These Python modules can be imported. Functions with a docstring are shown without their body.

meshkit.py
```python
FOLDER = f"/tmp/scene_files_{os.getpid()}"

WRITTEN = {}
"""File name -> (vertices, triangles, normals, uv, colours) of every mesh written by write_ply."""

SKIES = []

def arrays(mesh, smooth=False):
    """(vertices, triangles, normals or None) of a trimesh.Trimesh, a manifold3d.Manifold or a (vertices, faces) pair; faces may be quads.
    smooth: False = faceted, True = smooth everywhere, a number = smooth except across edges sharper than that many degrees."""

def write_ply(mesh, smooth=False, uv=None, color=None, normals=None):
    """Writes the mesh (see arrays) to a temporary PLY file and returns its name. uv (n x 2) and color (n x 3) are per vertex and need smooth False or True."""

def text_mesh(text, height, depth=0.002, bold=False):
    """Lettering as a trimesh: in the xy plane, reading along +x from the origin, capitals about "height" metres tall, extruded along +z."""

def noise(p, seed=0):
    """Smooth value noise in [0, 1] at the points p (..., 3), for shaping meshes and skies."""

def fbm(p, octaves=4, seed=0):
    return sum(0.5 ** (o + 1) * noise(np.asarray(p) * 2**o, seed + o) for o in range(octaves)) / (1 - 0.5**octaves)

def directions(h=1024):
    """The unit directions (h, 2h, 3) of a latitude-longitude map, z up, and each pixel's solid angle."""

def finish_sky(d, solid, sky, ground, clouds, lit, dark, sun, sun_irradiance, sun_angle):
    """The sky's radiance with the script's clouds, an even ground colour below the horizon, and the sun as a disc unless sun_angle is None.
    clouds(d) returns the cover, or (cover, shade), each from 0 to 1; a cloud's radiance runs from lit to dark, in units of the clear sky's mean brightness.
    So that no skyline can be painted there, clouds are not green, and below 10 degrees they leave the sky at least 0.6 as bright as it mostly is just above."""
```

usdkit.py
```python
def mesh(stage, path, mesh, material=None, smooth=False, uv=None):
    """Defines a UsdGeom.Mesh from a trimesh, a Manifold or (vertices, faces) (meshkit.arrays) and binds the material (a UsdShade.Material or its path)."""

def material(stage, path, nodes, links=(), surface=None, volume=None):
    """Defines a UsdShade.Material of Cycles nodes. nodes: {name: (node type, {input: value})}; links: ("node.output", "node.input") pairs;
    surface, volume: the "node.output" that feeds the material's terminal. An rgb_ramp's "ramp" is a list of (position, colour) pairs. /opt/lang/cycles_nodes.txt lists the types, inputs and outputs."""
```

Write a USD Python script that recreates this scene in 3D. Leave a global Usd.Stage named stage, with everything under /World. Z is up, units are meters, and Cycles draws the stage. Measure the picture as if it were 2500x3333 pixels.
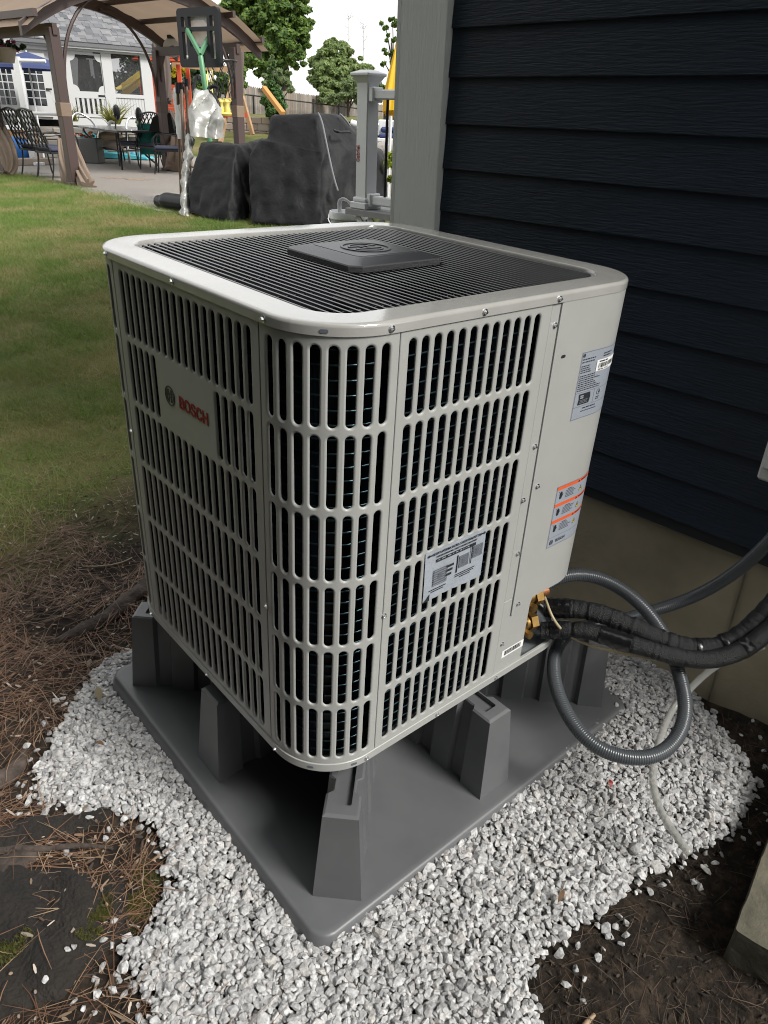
import math, random
import numpy as np, trimesh, usdkit, meshkit
import shapely.geometry as sg
from shapely.ops import unary_union
from pxr import Usd, UsdGeom, UsdLux, UsdShade, Gf, Sdf, Vt

stage = Usd.Stage.CreateInMemory()
UsdGeom.SetStageUpAxis(stage, 'Z')
UsdGeom.SetStageMetersPerUnit(stage, 1.0)
UsdGeom.Xform.Define(stage, '/World')
UsdGeom.Scope.Define(stage, '/World/Looks')
rng = np.random.default_rng(7)
PI = math.pi
V = lambda *a: np.array(a, float)

# ------------------------------------------------------------------ camera, sky, sun
EYE = V(-0.5509, -0.6742, 0.9983)
CAM = np.array([[0.7096, -0.70377, 0.03426], [0.31366, 0.35905, 0.87903], [0.63094, 0.61301, -0.47553]])  # right, up, forward
FPX = 2376.6                                     # focal length in pixels of a 2500 x 3333 picture
cam = UsdGeom.Camera.Define(stage, '/World/camera')
cam.CreateHorizontalApertureAttr(36.0)
cam.CreateFocalLengthAttr(36.0 * FPX / 2500)
cam.CreateClippingRangeAttr(Gf.Vec2f(0.02, 2000))
cam.CreateFStopAttr(0.0)
cam.CreateExposureAttr(EXPOSURE := 1.62)
r_, u_, f_ = CAM
UsdGeom.Xformable(cam).AddTransformOp().Set(Gf.Matrix4d(*[float(x) for row in ((*r_, 0), (*u_, 0), (*(-f_), 0), (*EYE, 1)) for x in row]))

SUN_TO = V(0.16, -0.70, 0.70); SUN_TO = SUN_TO / np.linalg.norm(SUN_TO)
SUN_EL, SUN_ROT = math.asin(SUN_TO[2]), math.atan2(SUN_TO[0], SUN_TO[1])
usdkit.material(stage, '/World/Looks/sky', {
    'tc': ('texture_coordinate', {}),
    'sky': ('sky_texture', {'sky_type': 'single_scattering', 'sun_disc': False, 'sun_elevation': SUN_EL, 'sun_rotation': SUN_ROT, 'aerosol_density': 2.0}),
    'map': ('mapping', {'mapping_type': 'point', 'scale': (1.0, 1.0, 2.4)}),
    'cl': ('noise_texture', {'scale': 2.1, 'detail': 5.0, 'roughness': 0.55}),
    'ramp': ('rgb_ramp', {'ramp': [(0.3, (7.4, 7.42, 7.45)), (0.7, (9.2, 9.2, 9.15))]}),
    'cov': ('rgb_ramp', {'ramp': [(0.25, (0.80, 0.80, 0.80)), (0.5, (1, 1, 1))]}),
    'mix': ('mix_color', {'blend_type': 'mix'}),
    'bg': ('background_shader', {'strength': 0.052}),
}, [('tc.generated', 'map.vector'), ('map.vector', 'cl.vector'), ('cl.fac', 'ramp.fac'), ('cl.fac', 'cov.fac'), ('cov.color', 'mix.fac'),
    ('sky.color', 'mix.a'), ('ramp.color', 'mix.b'), ('mix.result', 'bg.color')], surface='bg.background')
dome = UsdLux.DomeLight.Define(stage, '/World/sky')
dome.GetPrim().SetCustomDataByKey('kind', 'structure')
UsdShade.MaterialBindingAPI.Apply(dome.GetPrim()).Bind(UsdShade.Material.Get(stage, '/World/Looks/sky'))
sun = UsdLux.DistantLight.Define(stage, '/World/sun')
sun.CreateIntensityAttr(0.4); sun.CreateAngleAttr(18.0); sun.CreateColorAttr(Gf.Vec3f(1.0, 0.97, 0.92))
sun.GetPrim().CreateAttribute('inputs:normalize', Sdf.ValueTypeNames.Bool).Set(True)
_zq = SUN_TO; _xq = np.cross(V(0, 0, 1), _zq); _xq /= np.linalg.norm(_xq); _yq = np.cross(_zq, _xq)
UsdGeom.Xformable(sun).AddTransformOp().Set(Gf.Matrix4d(*[float(x) for row in ((*_xq, 0), (*_yq, 0), (*_zq, 0), (0, 0, 8, 1)) for x in row]))

# ------------------------------------------------------------------ from a picture point to a point of the place
K = 1.50693                                      # my measurements are on a 1659 x 2212 view of the picture
def ray(x, y):
    return CAM.T @ V((x * K - 1250) / FPX, -(y * K - 1666.5) / FPX, 1)
def at(x, y, depth):
    return EYE + ray(x, y) * depth
def at_z(x, y, z=-0.29):
    d = ray(x, y); return EYE + d * ((z - EYE[2]) / d[2])
def at_x(x, y, wx):
    d = ray(x, y); return EYE + d * ((wx - EYE[0]) / d[0])
FH = V(0.7172, 0.6969)                           # level forward direction
def smooth(x, a, b):
    t = np.clip((x - a) / (b - a), 0, 1); return t * t * (3 - 2 * t)
def ground_h(x, y):
    t = (np.asarray(x) - EYE[0]) * FH[0] + (np.asarray(y) - EYE[1]) * FH[1]
    return -0.30 + 0.20 * smooth(t, 1.9, 7.0) + 0.62 * smooth(t, 21.0, 26.5)

# ------------------------------------------------------------------ prims
_count = {}
_origin = {}
def numbered(parent, name):
    k = _count.get((parent, name), 0); _count[(parent, name)] = k + 1
    return f'{parent}/{name}' + (f'_{k:03d}' if k else '')
def _tag(prim, label=None, cat=None, group=None, kind=None):
    for k, v in (('label', label), ('category', cat), ('group', group), ('kind', kind)):
        if v: prim.SetCustomDataByKey(k, v)
def thing(name, label, cat, loc=(0, 0, 0), group=None, kind=None, matrix=None):
    """An Xform at the thing's base. Its parts are given in world coordinates unless matrix is given."""
    p = numbered('/World', name)
    x = UsdGeom.Xform.Define(stage, p)
    if matrix is not None:
        x.AddTransformOp().Set(matrix); _origin[p] = np.zeros(3)
    else:
        x.AddTranslateOp().Set(Gf.Vec3d(*map(float, loc))); _origin[p] = np.array(loc, float)
    _tag(x.GetPrim(), label, cat, group, kind)
    return p
def piece_tones(nv, f):
    """A random number per loose piece of a mesh, given at its vertices."""
    from scipy.sparse import coo_matrix
    from scipy.sparse.csgraph import connected_components
    a = np.r_[f[:, 0], f[:, 1]]; b = np.r_[f[:, 1], f[:, 2]]
    k, lab = connected_components(coo_matrix((np.ones(len(a), np.int8), (a, b)), shape=(nv, nv)), directed=False)
    _count['tone'] = _count.get('tone', 0) + 1
    return np.random.default_rng(_count['tone']).random(k)[lab]
def part(parent, name, m, mat, label=None, kind=None, smooth=False, local=False):
    p = numbered(parent, name)
    v, f, n = meshkit.arrays(m, smooth)
    o = _origin.get(parent, np.zeros(3)); _origin[p] = o
    me = usdkit.mesh(stage, p, (v - o if not local else v, f), MAT[mat] if isinstance(mat, str) else mat, False)
    if n is not None:
        me.CreateNormalsAttr(Vt.Vec3fArray.FromNumpy(n.astype(np.float32))); me.SetNormalsInterpolation('vertex')
    if isinstance(mat, str) and mat in TONED:
        UsdGeom.PrimvarsAPI(me).CreatePrimvar('tone', Sdf.ValueTypeNames.FloatArray, 'vertex').Set(Vt.FloatArray.FromNumpy(piece_tones(len(v), np.asarray(f)).astype(np.float32)))
    _tag(me.GetPrim(), label, None, None, kind)
    return p
def single(name, m, mat, label=None, cat=None, group=None, kind=None, smooth=False):
    p = part('/World', name, m, mat, smooth=smooth)
    _tag(stage.GetPrimAtPath(p), label, cat, group, kind)
    return p
def copy_of(src, name, label, loc, rz=0, group=None, scale=1.0):
    was = stage.GetPrimAtPath(src).GetCustomData()
    p = numbered('/World', name); x = UsdGeom.Xform.Define(stage, p)
    x.AddTranslateOp().Set(Gf.Vec3d(*map(float, loc))); x.AddRotateZOp().Set(math.degrees(rz))
    if scale != 1.0: x.AddScaleOp().Set(Gf.Vec3f(scale, scale, scale))
    x.GetPrim().GetReferences().AddInternalReference(src); x.GetPrim().SetInstanceable(True)
    _tag(x.GetPrim(), label, was['category'], group or was.get('group'))
    return p

# ------------------------------------------------------------------ mesh helpers
def tm(v, f): return trimesh.Trimesh(np.asarray(v, float), np.asarray(f, int), process=False)
def cat(ms): return trimesh.util.concatenate([m for m in ms if m is not None])
def box(x0, x1, y0, y1, z0, z1):
    m = trimesh.creation.box([abs(x1 - x0), abs(y1 - y0), abs(z1 - z0)]); m.apply_translation([(x0 + x1) / 2, (y0 + y1) / 2, (z0 + z1) / 2]); return m
def rbox(x0, x1, y0, y1, z0, z1, r=0.004):
    """A box with chamfered edges."""
    P = []
    for sx, X in ((1, x0), (-1, x1)):
        for sy, Y in ((1, y0), (-1, y1)):
            for sz, Z in ((1, z0), (-1, z1)):
                P += [(X, Y + sy * r, Z + sz * r), (X + sx * r, Y, Z + sz * r), (X + sx * r, Y + sy * r, Z)]
    return trimesh.convex.convex_hull(np.array(P))
def frame(p0, p1, up=(0, 0, 1)):
    d = np.asarray(p1, float) - np.asarray(p0, float); L = np.linalg.norm(d); d /= L
    s = np.cross(d, up); 
    if np.linalg.norm(s) < 1e-4: s = np.cross(d, (1, 0, 0))
    s /= np.linalg.norm(s); return d, s, np.cross(s, d), L
def bar(p0, p1, w, h, r=0.0, up=(0, 0, 1)):
    """A rectangular bar from p0 to p1: w across, h along up."""
    d, s, u, L = frame(p0, p1, up)
    m = rbox(0, L, -w / 2, w / 2, -h / 2, h / 2, r) if r else box(0, L, -w / 2, w / 2, -h / 2, h / 2)
    T = np.eye(4); T[:3, 0], T[:3, 1], T[:3, 2], T[:3, 3] = d, s, u, p0
    m.apply_transform(T); return m
def sweep(pts, rad, n=8, closed=False, caps=True, flat=None):
    """A tube along points; rad a number or one per point."""
    P = np.asarray(pts, float); k = len(P); R = np.broadcast_to(np.asarray(rad, float), (k,))
    T = np.gradient(P, axis=0) if not closed else np.roll(P, -1, 0) - np.roll(P, 1, 0)
    T /= np.maximum(np.linalg.norm(T, axis=1, keepdims=True), 1e-12)
    a = np.cross(T[0], (0, 0, 1.0)); a = a if np.linalg.norm(a) > 1e-3 else np.cross(T[0], (1.0, 0, 0)); a /= np.linalg.norm(a)
    ang = np.arange(n) * 2 * PI / n; rings = []
    for i in range(k):
        a = a - T[i] * (a @ T[i]); a /= np.linalg.norm(a); b = np.cross(T[i], a)
        ca, cb = np.cos(ang)[:, None] * a, np.sin(ang)[:, None] * b * (flat or 1)
        rings.append(P[i] + R[i] * (ca + cb))
    v = np.vstack(rings); f = []
    for i in range(k if closed else k - 1):
        j = (i + 1) % k; q = np.arange(n); q1 = (q + 1) % n
        f.append(np.stack([i * n + q, i * n + q1, j * n + q1], 1)); f.append(np.stack([i * n + q, j * n + q1, j * n + q], 1))
    if caps and not closed:
        v = np.vstack([v, P[0], P[-1]]); c0, c1 = len(v) - 2, len(v) - 1; q = np.arange(n); q1 = (q + 1) % n
        f.append(np.stack([0 * q + c0, q1, q], 1)); f.append(np.stack([0 * q + c1, (k - 1) * n + q, (k - 1) * n + q1], 1))
    return tm(v, np.vstack(f))
def cyl(p0, p1, r, n=10, r1=None): return sweep([p0, p1], [r, r if r1 is None else r1], n)
def spline(pts, n=60):
    from scipy.interpolate import CubicSpline
    P = np.asarray(pts, float); d = np.r_[0, np.cumsum(np.linalg.norm(np.diff(P, axis=0), axis=1) ** 0.6)]
    return CubicSpline(d, P)(np.linspace(0, d[-1], n))
def hull(P): return trimesh.convex.convex_hull(np.asarray(P, float))
def poly_extrude(pts, h, z=0.0):
    m = trimesh.creation.extrude_polygon(pts if hasattr(pts, 'exterior') else sg.Polygon(pts), h, engine='earcut'); m.apply_translation([0, 0, z]); return m
def lathe(profile, n=20, centre=(0, 0, 0)):
    m = trimesh.creation.revolve(np.asarray(profile, float), sections=n); m.apply_translation(centre); return m
def grid_mesh(nu, nv, fn):
    """A sheet: fn(u, v) -> xyz arrays for u, v in 0..1."""
    u, v = np.meshgrid(np.linspace(0, 1, nu), np.linspace(0, 1, nv), indexing='ij'); P = fn(u, v).reshape(-1, 3)
    i = (np.arange(nu - 1)[:, None] * nv + np.arange(nv - 1)[None]).ravel()
    return tm(P, np.vstack([np.stack([i, i + nv, i + nv + 1], 1), np.stack([i, i + nv + 1, i + 1], 1)]))
def place(m, origin, ex, ey, ez=None):
    """Moves a mesh of a local frame to origin with axes ex, ey, ez."""
    ex, ey = np.asarray(ex, float), np.asarray(ey, float); ez = np.cross(ex, ey) if ez is None else ez
    T = np.eye(4); T[:3, 0], T[:3, 1], T[:3, 2], T[:3, 3] = ex, ey, ez, origin
    m = m.copy(); m.apply_transform(T); return m
def ribbons(base, direc, length, width, bend=0.0, seg=2, wdir=None, taper=True):
    """Many thin blades at once: base (n,3), direc (n,3) unit, length, width (n), bend: how far the tip droops (n,3)."""
    n = len(base); L = np.broadcast_to(length, (n,))[:, None]; W = np.broadcast_to(width, (n,))[:, None]
    side = np.cross(direc, wdir if wdir is not None else rng.normal(size=(n, 3))); side /= np.maximum(np.linalg.norm(side, axis=1, keepdims=True), 1e-9)
    rows = []
    for s in range(seg + 1):
        t = s / seg; c = base + direc * L * t + (bend if np.ndim(bend) else 0) * t * t
        w = W * ((1 - 0.92 * t) if taper else (1.0 if 0 < s < seg else 0.5))
        rows += [c - side * w / 2, c + side * w / 2]
    k = 2 * (seg + 1); v = np.stack(rows, 1).reshape(-1, 3); o = (np.arange(n) * k)[:, None]
    f = np.vstack([np.vstack([np.hstack([o + 2 * s, o + 2 * s + 1, o + 2 * s + 3]), np.hstack([o + 2 * s, o + 2 * s + 3, o + 2 * s + 2])]) for s in range(seg)])
    return tm(v, f)

# ------------------------------------------------------------------ materials
MAT = {}
TONED = set()                                    # materials that read a tone per loose piece
def mat(name, color, rough=0.5, var=None, bump=None, metal=0.0, spec=0.5, island=None, extra=None, trans=0.0, coat=0.0, coord='pos'):
    """var: (scale, second colour[, detail[, stretch]]); bump: (scale, strength, distance[, stretch]); island: colours picked per loose piece."""
    N = {'g': ('geometry', {}), 'tc': ('texture_coordinate', {}), 'p': ('principled_bsdf', {'base_color': color, 'roughness': rough, 'metallic': metal, 'specular_ior_level': spec, **({'coat_weight': coat, 'coat_roughness': 0.08} if coat else {}), **(extra or {})})}
    Ls = []; src = 'g.position' if coord == 'pos' else 'tc.object'; col = None
    if island:
        N['ir'] = ('rgb_ramp', {'ramp': list(zip(np.linspace(0, 1, len(island)), island))}); N['at'] = ('attribute', {'attribute': 'tone'}); Ls.append(('at.fac', 'ir.fac')); col = 'ir.color'; TONED.add(name)
    if var:
        N['vm'] = ('mapping', {'mapping_type': 'point', 'scale': var[3] if len(var) > 3 else (1, 1, 1)}); Ls.append((src, 'vm.vector'))
        N['vn'] = ('noise_texture', {'scale': float(var[0]), 'detail': float(var[2]) if len(var) > 2 else 4.0, 'roughness': 0.6}); Ls.append(('vm.vector', 'vn.vector'))
        N['vr'] = ('rgb_ramp', {'ramp': [(0.36, (0, 0, 0)), (0.64, (1, 1, 1))]}); Ls.append(('vn.fac', 'vr.fac'))
        N['vx'] = ('mix_color', {'blend_type': 'mix', 'a': color, 'b': var[1]}); Ls.append(('vr.color', 'vx.fac'))
        if col:
            N['vx'] = ('mix_color', {'blend_type': 'multiply', 'fac': 1.0, 'b': (1, 1, 1)}); N['v2'] = ('mix_color', {'blend_type': 'mix', 'a': (1, 1, 1), 'b': var[1]})
            Ls = [l for l in Ls if l[1] != 'vx.fac'] + [('vr.color', 'v2.fac'), (col, 'vx.a'), ('v2.result', 'vx.b')]
        col = 'vx.result'
    if col: Ls.append((col, 'p.base_color'))
    if bump:
        N['bm'] = ('mapping', {'mapping_type': 'point', 'scale': bump[3] if len(bump) > 3 else (1, 1, 1)}); Ls.append((src, 'bm.vector'))
        N['bn'] = ('noise_texture', {'scale': float(bump[0]), 'detail': 4.0, 'roughness': 0.6}); Ls.append(('bm.vector', 'bn.vector'))
        N['b'] = ('bump', {'strength': bump[1], 'distance': bump[2]}); Ls += [('bn.fac', 'b.height'), ('b.normal', 'p.normal')]
    out = 'p.BSDF'
    if trans:
        N['tl'] = ('translucent_bsdf', {'color': color}); N['mx'] = ('mix_closure', {'fac': trans}); Ls += [('p.BSDF', 'mx.closure1'), ('tl.BSDF', 'mx.closure2')]
        if col: Ls.append((col, 'tl.color'))
        out = 'mx.closure'
    MAT[name] = usdkit.material(stage, '/World/Looks/' + name, N, Ls, surface=out)
    return MAT[name]
def see_through(name, color, fac, rough=0.05):
    """A pane or a mesh screen: fac of it lets light straight through, the rest is glossy or matt."""
    MAT[name] = usdkit.material(stage, '/World/Looks/' + name, {'t': ('transparent_bsdf', {'color': (1, 1, 1)}), 'p': ('principled_bsdf', {'base_color': color, 'roughness': rough}), 'm': ('mix_closure', {'fac': 1 - fac})},
        [('t.BSDF', 'm.closure1'), ('p.BSDF', 'm.closure2')], surface='m.closure')

mat('paint', (0.330, 0.336, 0.322), 0.36, var=(9, (0.312, 0.317, 0.303)), bump=(1400, 0.06, 0.002), spec=0.5, coord='object')
mat('lid_paint', (0.34, 0.337, 0.32), 0.13, var=(14, (0.31, 0.307, 0.29)), bump=(1100, 0.03, 0.002), spec=0.75, coat=0.5, coord='object')
mat('dark_inside', (0.008, 0.010, 0.014), 0.6)
mat('coil_fin', (0.012, 0.018, 0.026), 0.35, bump=(1, 0.0, 0.001))
mat('coil_tube', (0.06, 0.11, 0.13), 0.3, metal=0.9)
mat('wire_black', (0.004, 0.004, 0.005), 0.17, spec=1.0, coat=1.0)
mat('cap_black', (0.022, 0.023, 0.026), 0.34, bump=(1600, 0.05, 0.002), spec=0.55, coord='object')
mat('zinc', (0.75, 0.76, 0.78), 0.2, metal=1.0)
mat('galvanised', (0.42, 0.45, 0.47), 0.35, metal=0.7, var=(40, (0.3, 0.33, 0.35)))
mat('brass', (0.32, 0.20, 0.065), 0.4, metal=0.9, var=(60, (0.25, 0.15, 0.05)))
mat('copper', (0.62, 0.27, 0.13), 0.25, metal=0.9)
mat('red_print', (0.26, 0.008, 0.016), 0.45, spec=0.2)
mat('dark_print', (0.02, 0.022, 0.025), 0.45)
mat('grey_print', (0.10, 0.11, 0.13), 0.45)
mat('label_silver', (0.30, 0.33, 0.38), 0.38, metal=0.15)
mat('label_white', (0.75, 0.75, 0.74), 0.5)
mat('sticker_grey', (0.30, 0.33, 0.37), 0.35, bump=(22, 0.3, 0.01), coord='object')
mat('label_orange', (0.62, 0.10, 0.03), 0.45)
mat('label_yellow', (0.55, 0.47, 0.05), 0.45)
mat('stand_plastic', (0.105, 0.108, 0.112), 0.42, var=(5, (0.085, 0.088, 0.092)), bump=(900, 0.05, 0.002), coord='object')
mat('siding_blue', (0.0135, 0.0215, 0.035), 0.50, bump=(14, 0.6, 0.006, (1.0, 1.4, 16.0)), var=(5, (0.0105, 0.017, 0.028), 4, (1, 1, 5)), spec=0.28)
mat('trim_grey', (0.50, 0.525, 0.505), 0.5, bump=(30, 0.4, 0.004, (1, 5, 0.6)))
mat('foundation', (0.24, 0.21, 0.145), 0.85, var=(3.2, (0.16, 0.14, 0.095), 6), bump=(60, 0.25, 0.004))
mat('concrete', (0.115, 0.105, 0.075), 0.9, var=(14, (0.055, 0.052, 0.036), 8), bump=(120, 0.5, 0.004))
mat('box_grey', (0.42, 0.43, 0.42), 0.4)
mat('conduit', (0.052, 0.058, 0.064), 0.28, spec=0.5)
mat('foam_black', (0.008, 0.0084, 0.0095), 0.42, bump=(420, 0.8, 0.004), spec=0.4)
mat('tape_black', (0.008, 0.008, 0.009), 0.16, bump=(90, 0.5, 0.003), spec=0.6)
mat('cable_tan', (0.36, 0.30, 0.19), 0.5)
mat('gravel', (0.55, 0.55, 0.545), 0.75, island=[(0.30, 0.30, 0.30), (0.50, 0.50, 0.495), (0.60, 0.60, 0.59), (0.40, 0.40, 0.395), (0.64, 0.64, 0.63), (0.52, 0.50, 0.47), (0.36, 0.36, 0.36), (0.56, 0.56, 0.555)], var=(150, (0.50, 0.50, 0.515), 6), bump=(260, 0.5, 0.003))
mat('bed_dirt', (0.05, 0.047, 0.043), 0.95)

# ------------------------------------------------------------------ ground
def ground_noise(x, y):
    P = np.stack([x, y, 0 * x], -1)
    return (meshkit.fbm(P * 7, 4, 3) - 0.5) * 0.030 + (meshkit.fbm(P * 40, 3, 5) - 0.5) * 0.010
GRAVEL_PX = [(300, 1388), (262, 1398), (236, 1412), (205, 1440), (182, 1468), (160, 1510), (140, 1545), (118, 1565), (108, 1600), (80, 1640), (66, 1668), (80, 1712), (120, 1735), (165, 1752), (215, 1738), (262, 1745), (280, 1760),
             (330, 1775), (346, 1800), (350, 1850), (356, 1900), (338, 1950), (322, 1985), (292, 2020), (256, 2045), (262, 2085), (296, 2110), (312, 2150), (318, 2230), (700, 2330), (1180, 2290), (1168, 2190), (1150, 2130), (1168, 2070), (1210, 2020),
             (1272, 1985), (1330, 1940), (1372, 1890), (1430, 1868), (1490, 1838), (1545, 1815), (1590, 1780), (1622, 1735), (1640, 1690), (1618, 1640), (1580, 1590), (1545, 1545), (1500, 1485), (1440, 1440), (1380, 1412), (1300, 1390), (1180, 1330), (900, 1300), (600, 1320)]
gravel_poly = sg.Polygon([at_z(x, y)[:2] for x, y in GRAVEL_PX]).buffer(0)
def in_poly(poly, x, y):
    import shapely
    return shapely.contains_xy(poly, x, y)
GRASS_PX = [(-60, 1265), (0, 1228), (48, 1205), (90, 1165), (128, 1150), (165, 1120), (205, 1098), (240, 1075), (268, 1070), (300, 1062), (420, 1020)]
_gl = np.array([at_z(x, y)[:2] for x, y in GRASS_PX])
def lawn_side(x, y):
    """Metres into the lawn (positive) from its ragged edge with the bare soil."""
    x, y = np.asarray(x, float), np.asarray(y, float)
    d = _gl[-1] - _gl[0]; d = d / np.linalg.norm(d); n = V(-d[1], d[0])
    q = np.stack([x, y], -1) - _gl[0]
    s = q @ d; edge = np.interp(s, (_gl - _gl[0]) @ d, (_gl - _gl[0]) @ n)
    return q @ n - edge

xs = np.unique(np.r_[np.linspace(-120, -3, 14), np.linspace(-3, 2.2, 230), np.linspace(2.2, 16, 90), np.linspace(16, 140, 16)])
ys = np.unique(np.r_[np.linspace(-90, -2.5, 10), np.linspace(-2.5, 3.2, 250), np.linspace(3.2, 26, 130), np.linspace(26, 190, 16)])
X, Y = np.meshgrid(xs, ys, indexing='ij')
bare = 1 - smooth(lawn_side(X, Y), -0.15, 0.35)
near = np.exp(-((X / 4) ** 2 + (Y / 4) ** 2))
Z = ground_h(X, Y) + ground_noise(X, Y) * near * (0.35 + 0.65 * bare)
import shapely
dG = shapely.distance(shapely.points(X.ravel(), Y.ravel()), gravel_poly).reshape(X.shape)
Z = Z - 0.012 * (1 - smooth(dG, 0.0, 0.10)) * 1.0
Z = np.where(dG < 0.10, np.minimum(Z, -0.303 + 0.06 * dG), Z)
i = (np.arange(len(xs) - 1)[:, None] * len(ys) + np.arange(len(ys) - 1)[None]).ravel(); n = len(ys)
gm = tm(np.stack([X, Y, Z], -1).reshape(-1, 3), np.vstack([np.stack([i, i + n, i + n + 1], 1), np.stack([i, i + n + 1, i + 1], 1)]))
# soil under the lawn and bare forest soil, split by height above a ragged line that follows the lawn edge
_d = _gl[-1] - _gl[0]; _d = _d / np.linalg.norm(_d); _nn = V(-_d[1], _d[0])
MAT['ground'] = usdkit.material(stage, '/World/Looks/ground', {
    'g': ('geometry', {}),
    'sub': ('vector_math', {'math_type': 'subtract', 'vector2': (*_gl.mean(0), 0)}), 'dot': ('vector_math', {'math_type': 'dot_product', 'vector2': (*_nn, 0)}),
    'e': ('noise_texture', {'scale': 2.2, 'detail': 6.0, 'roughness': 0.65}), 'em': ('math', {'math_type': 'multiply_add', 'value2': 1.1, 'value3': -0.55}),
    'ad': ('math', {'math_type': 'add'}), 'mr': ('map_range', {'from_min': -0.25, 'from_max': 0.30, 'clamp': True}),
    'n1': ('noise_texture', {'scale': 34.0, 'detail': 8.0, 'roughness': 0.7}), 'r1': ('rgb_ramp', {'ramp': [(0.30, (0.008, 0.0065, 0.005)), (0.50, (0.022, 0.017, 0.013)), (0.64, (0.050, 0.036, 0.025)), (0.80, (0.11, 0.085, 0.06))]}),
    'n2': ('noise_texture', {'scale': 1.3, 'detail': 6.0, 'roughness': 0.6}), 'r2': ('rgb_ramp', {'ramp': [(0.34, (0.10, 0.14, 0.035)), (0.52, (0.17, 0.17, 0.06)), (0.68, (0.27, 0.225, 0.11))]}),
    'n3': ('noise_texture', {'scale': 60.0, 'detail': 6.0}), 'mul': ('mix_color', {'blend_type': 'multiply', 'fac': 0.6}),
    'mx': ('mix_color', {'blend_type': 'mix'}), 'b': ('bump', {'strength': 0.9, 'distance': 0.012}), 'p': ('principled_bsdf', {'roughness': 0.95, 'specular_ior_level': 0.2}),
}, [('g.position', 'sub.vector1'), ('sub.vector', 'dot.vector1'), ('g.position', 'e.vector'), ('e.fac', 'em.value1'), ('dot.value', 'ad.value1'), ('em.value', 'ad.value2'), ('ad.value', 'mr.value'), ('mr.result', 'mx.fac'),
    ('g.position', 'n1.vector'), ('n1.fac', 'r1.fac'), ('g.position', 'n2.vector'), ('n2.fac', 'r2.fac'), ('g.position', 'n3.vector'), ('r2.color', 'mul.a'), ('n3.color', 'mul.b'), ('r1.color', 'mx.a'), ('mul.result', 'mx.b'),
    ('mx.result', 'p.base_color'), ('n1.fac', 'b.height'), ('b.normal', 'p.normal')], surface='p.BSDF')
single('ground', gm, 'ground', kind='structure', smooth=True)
def gz(x, y):
    """Height of the ground mesh at points."""
    from scipy.interpolate import RegularGridInterpolator
    global _gi
    if '_gi' not in globals(): _gi = RegularGridInterpolator((xs, ys), Z, bounds_error=False, fill_value=-0.3)
    return _gi(np.stack([np.asarray(x, float), np.asarray(y, float)], -1))

# ------------------------------------------------------------------ white marble gravel
def chip(seed):
    q = np.random.default_rng(seed); k = q.integers(15, 22)
    d = q.normal(size=(k, 3)); d /= np.linalg.norm(d, axis=1, keepdims=True)
    return hull(d * q.uniform(0.84, 1.08, (k, 1)))
CHIPS = [chip(100 + i) for i in range(36)]
def rot_random(n, tilt):
    yaw = rng.uniform(0, 2 * PI, n); tx = rng.normal(0, tilt, n); ty = rng.normal(0, tilt, n)
    cy, sy = np.cos(yaw), np.sin(yaw); cx, sx = np.cos(tx), np.sin(tx); c2, s2 = np.cos(ty), np.sin(ty); O = np.zeros(n); I = np.ones(n)
    Rz = np.stack([np.stack([cy, -sy, O], -1), np.stack([sy, cy, O], -1), np.stack([O, O, I], -1)], 1)
    Rx = np.stack([np.stack([I, O, O], -1), np.stack([O, cx, -sx], -1), np.stack([O, sx, cx], -1)], 1)
    Ry = np.stack([np.stack([c2, O, s2], -1), np.stack([O, I, O], -1), np.stack([-s2, O, c2], -1)], 1)
    return Rx @ Ry @ Rz
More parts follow.
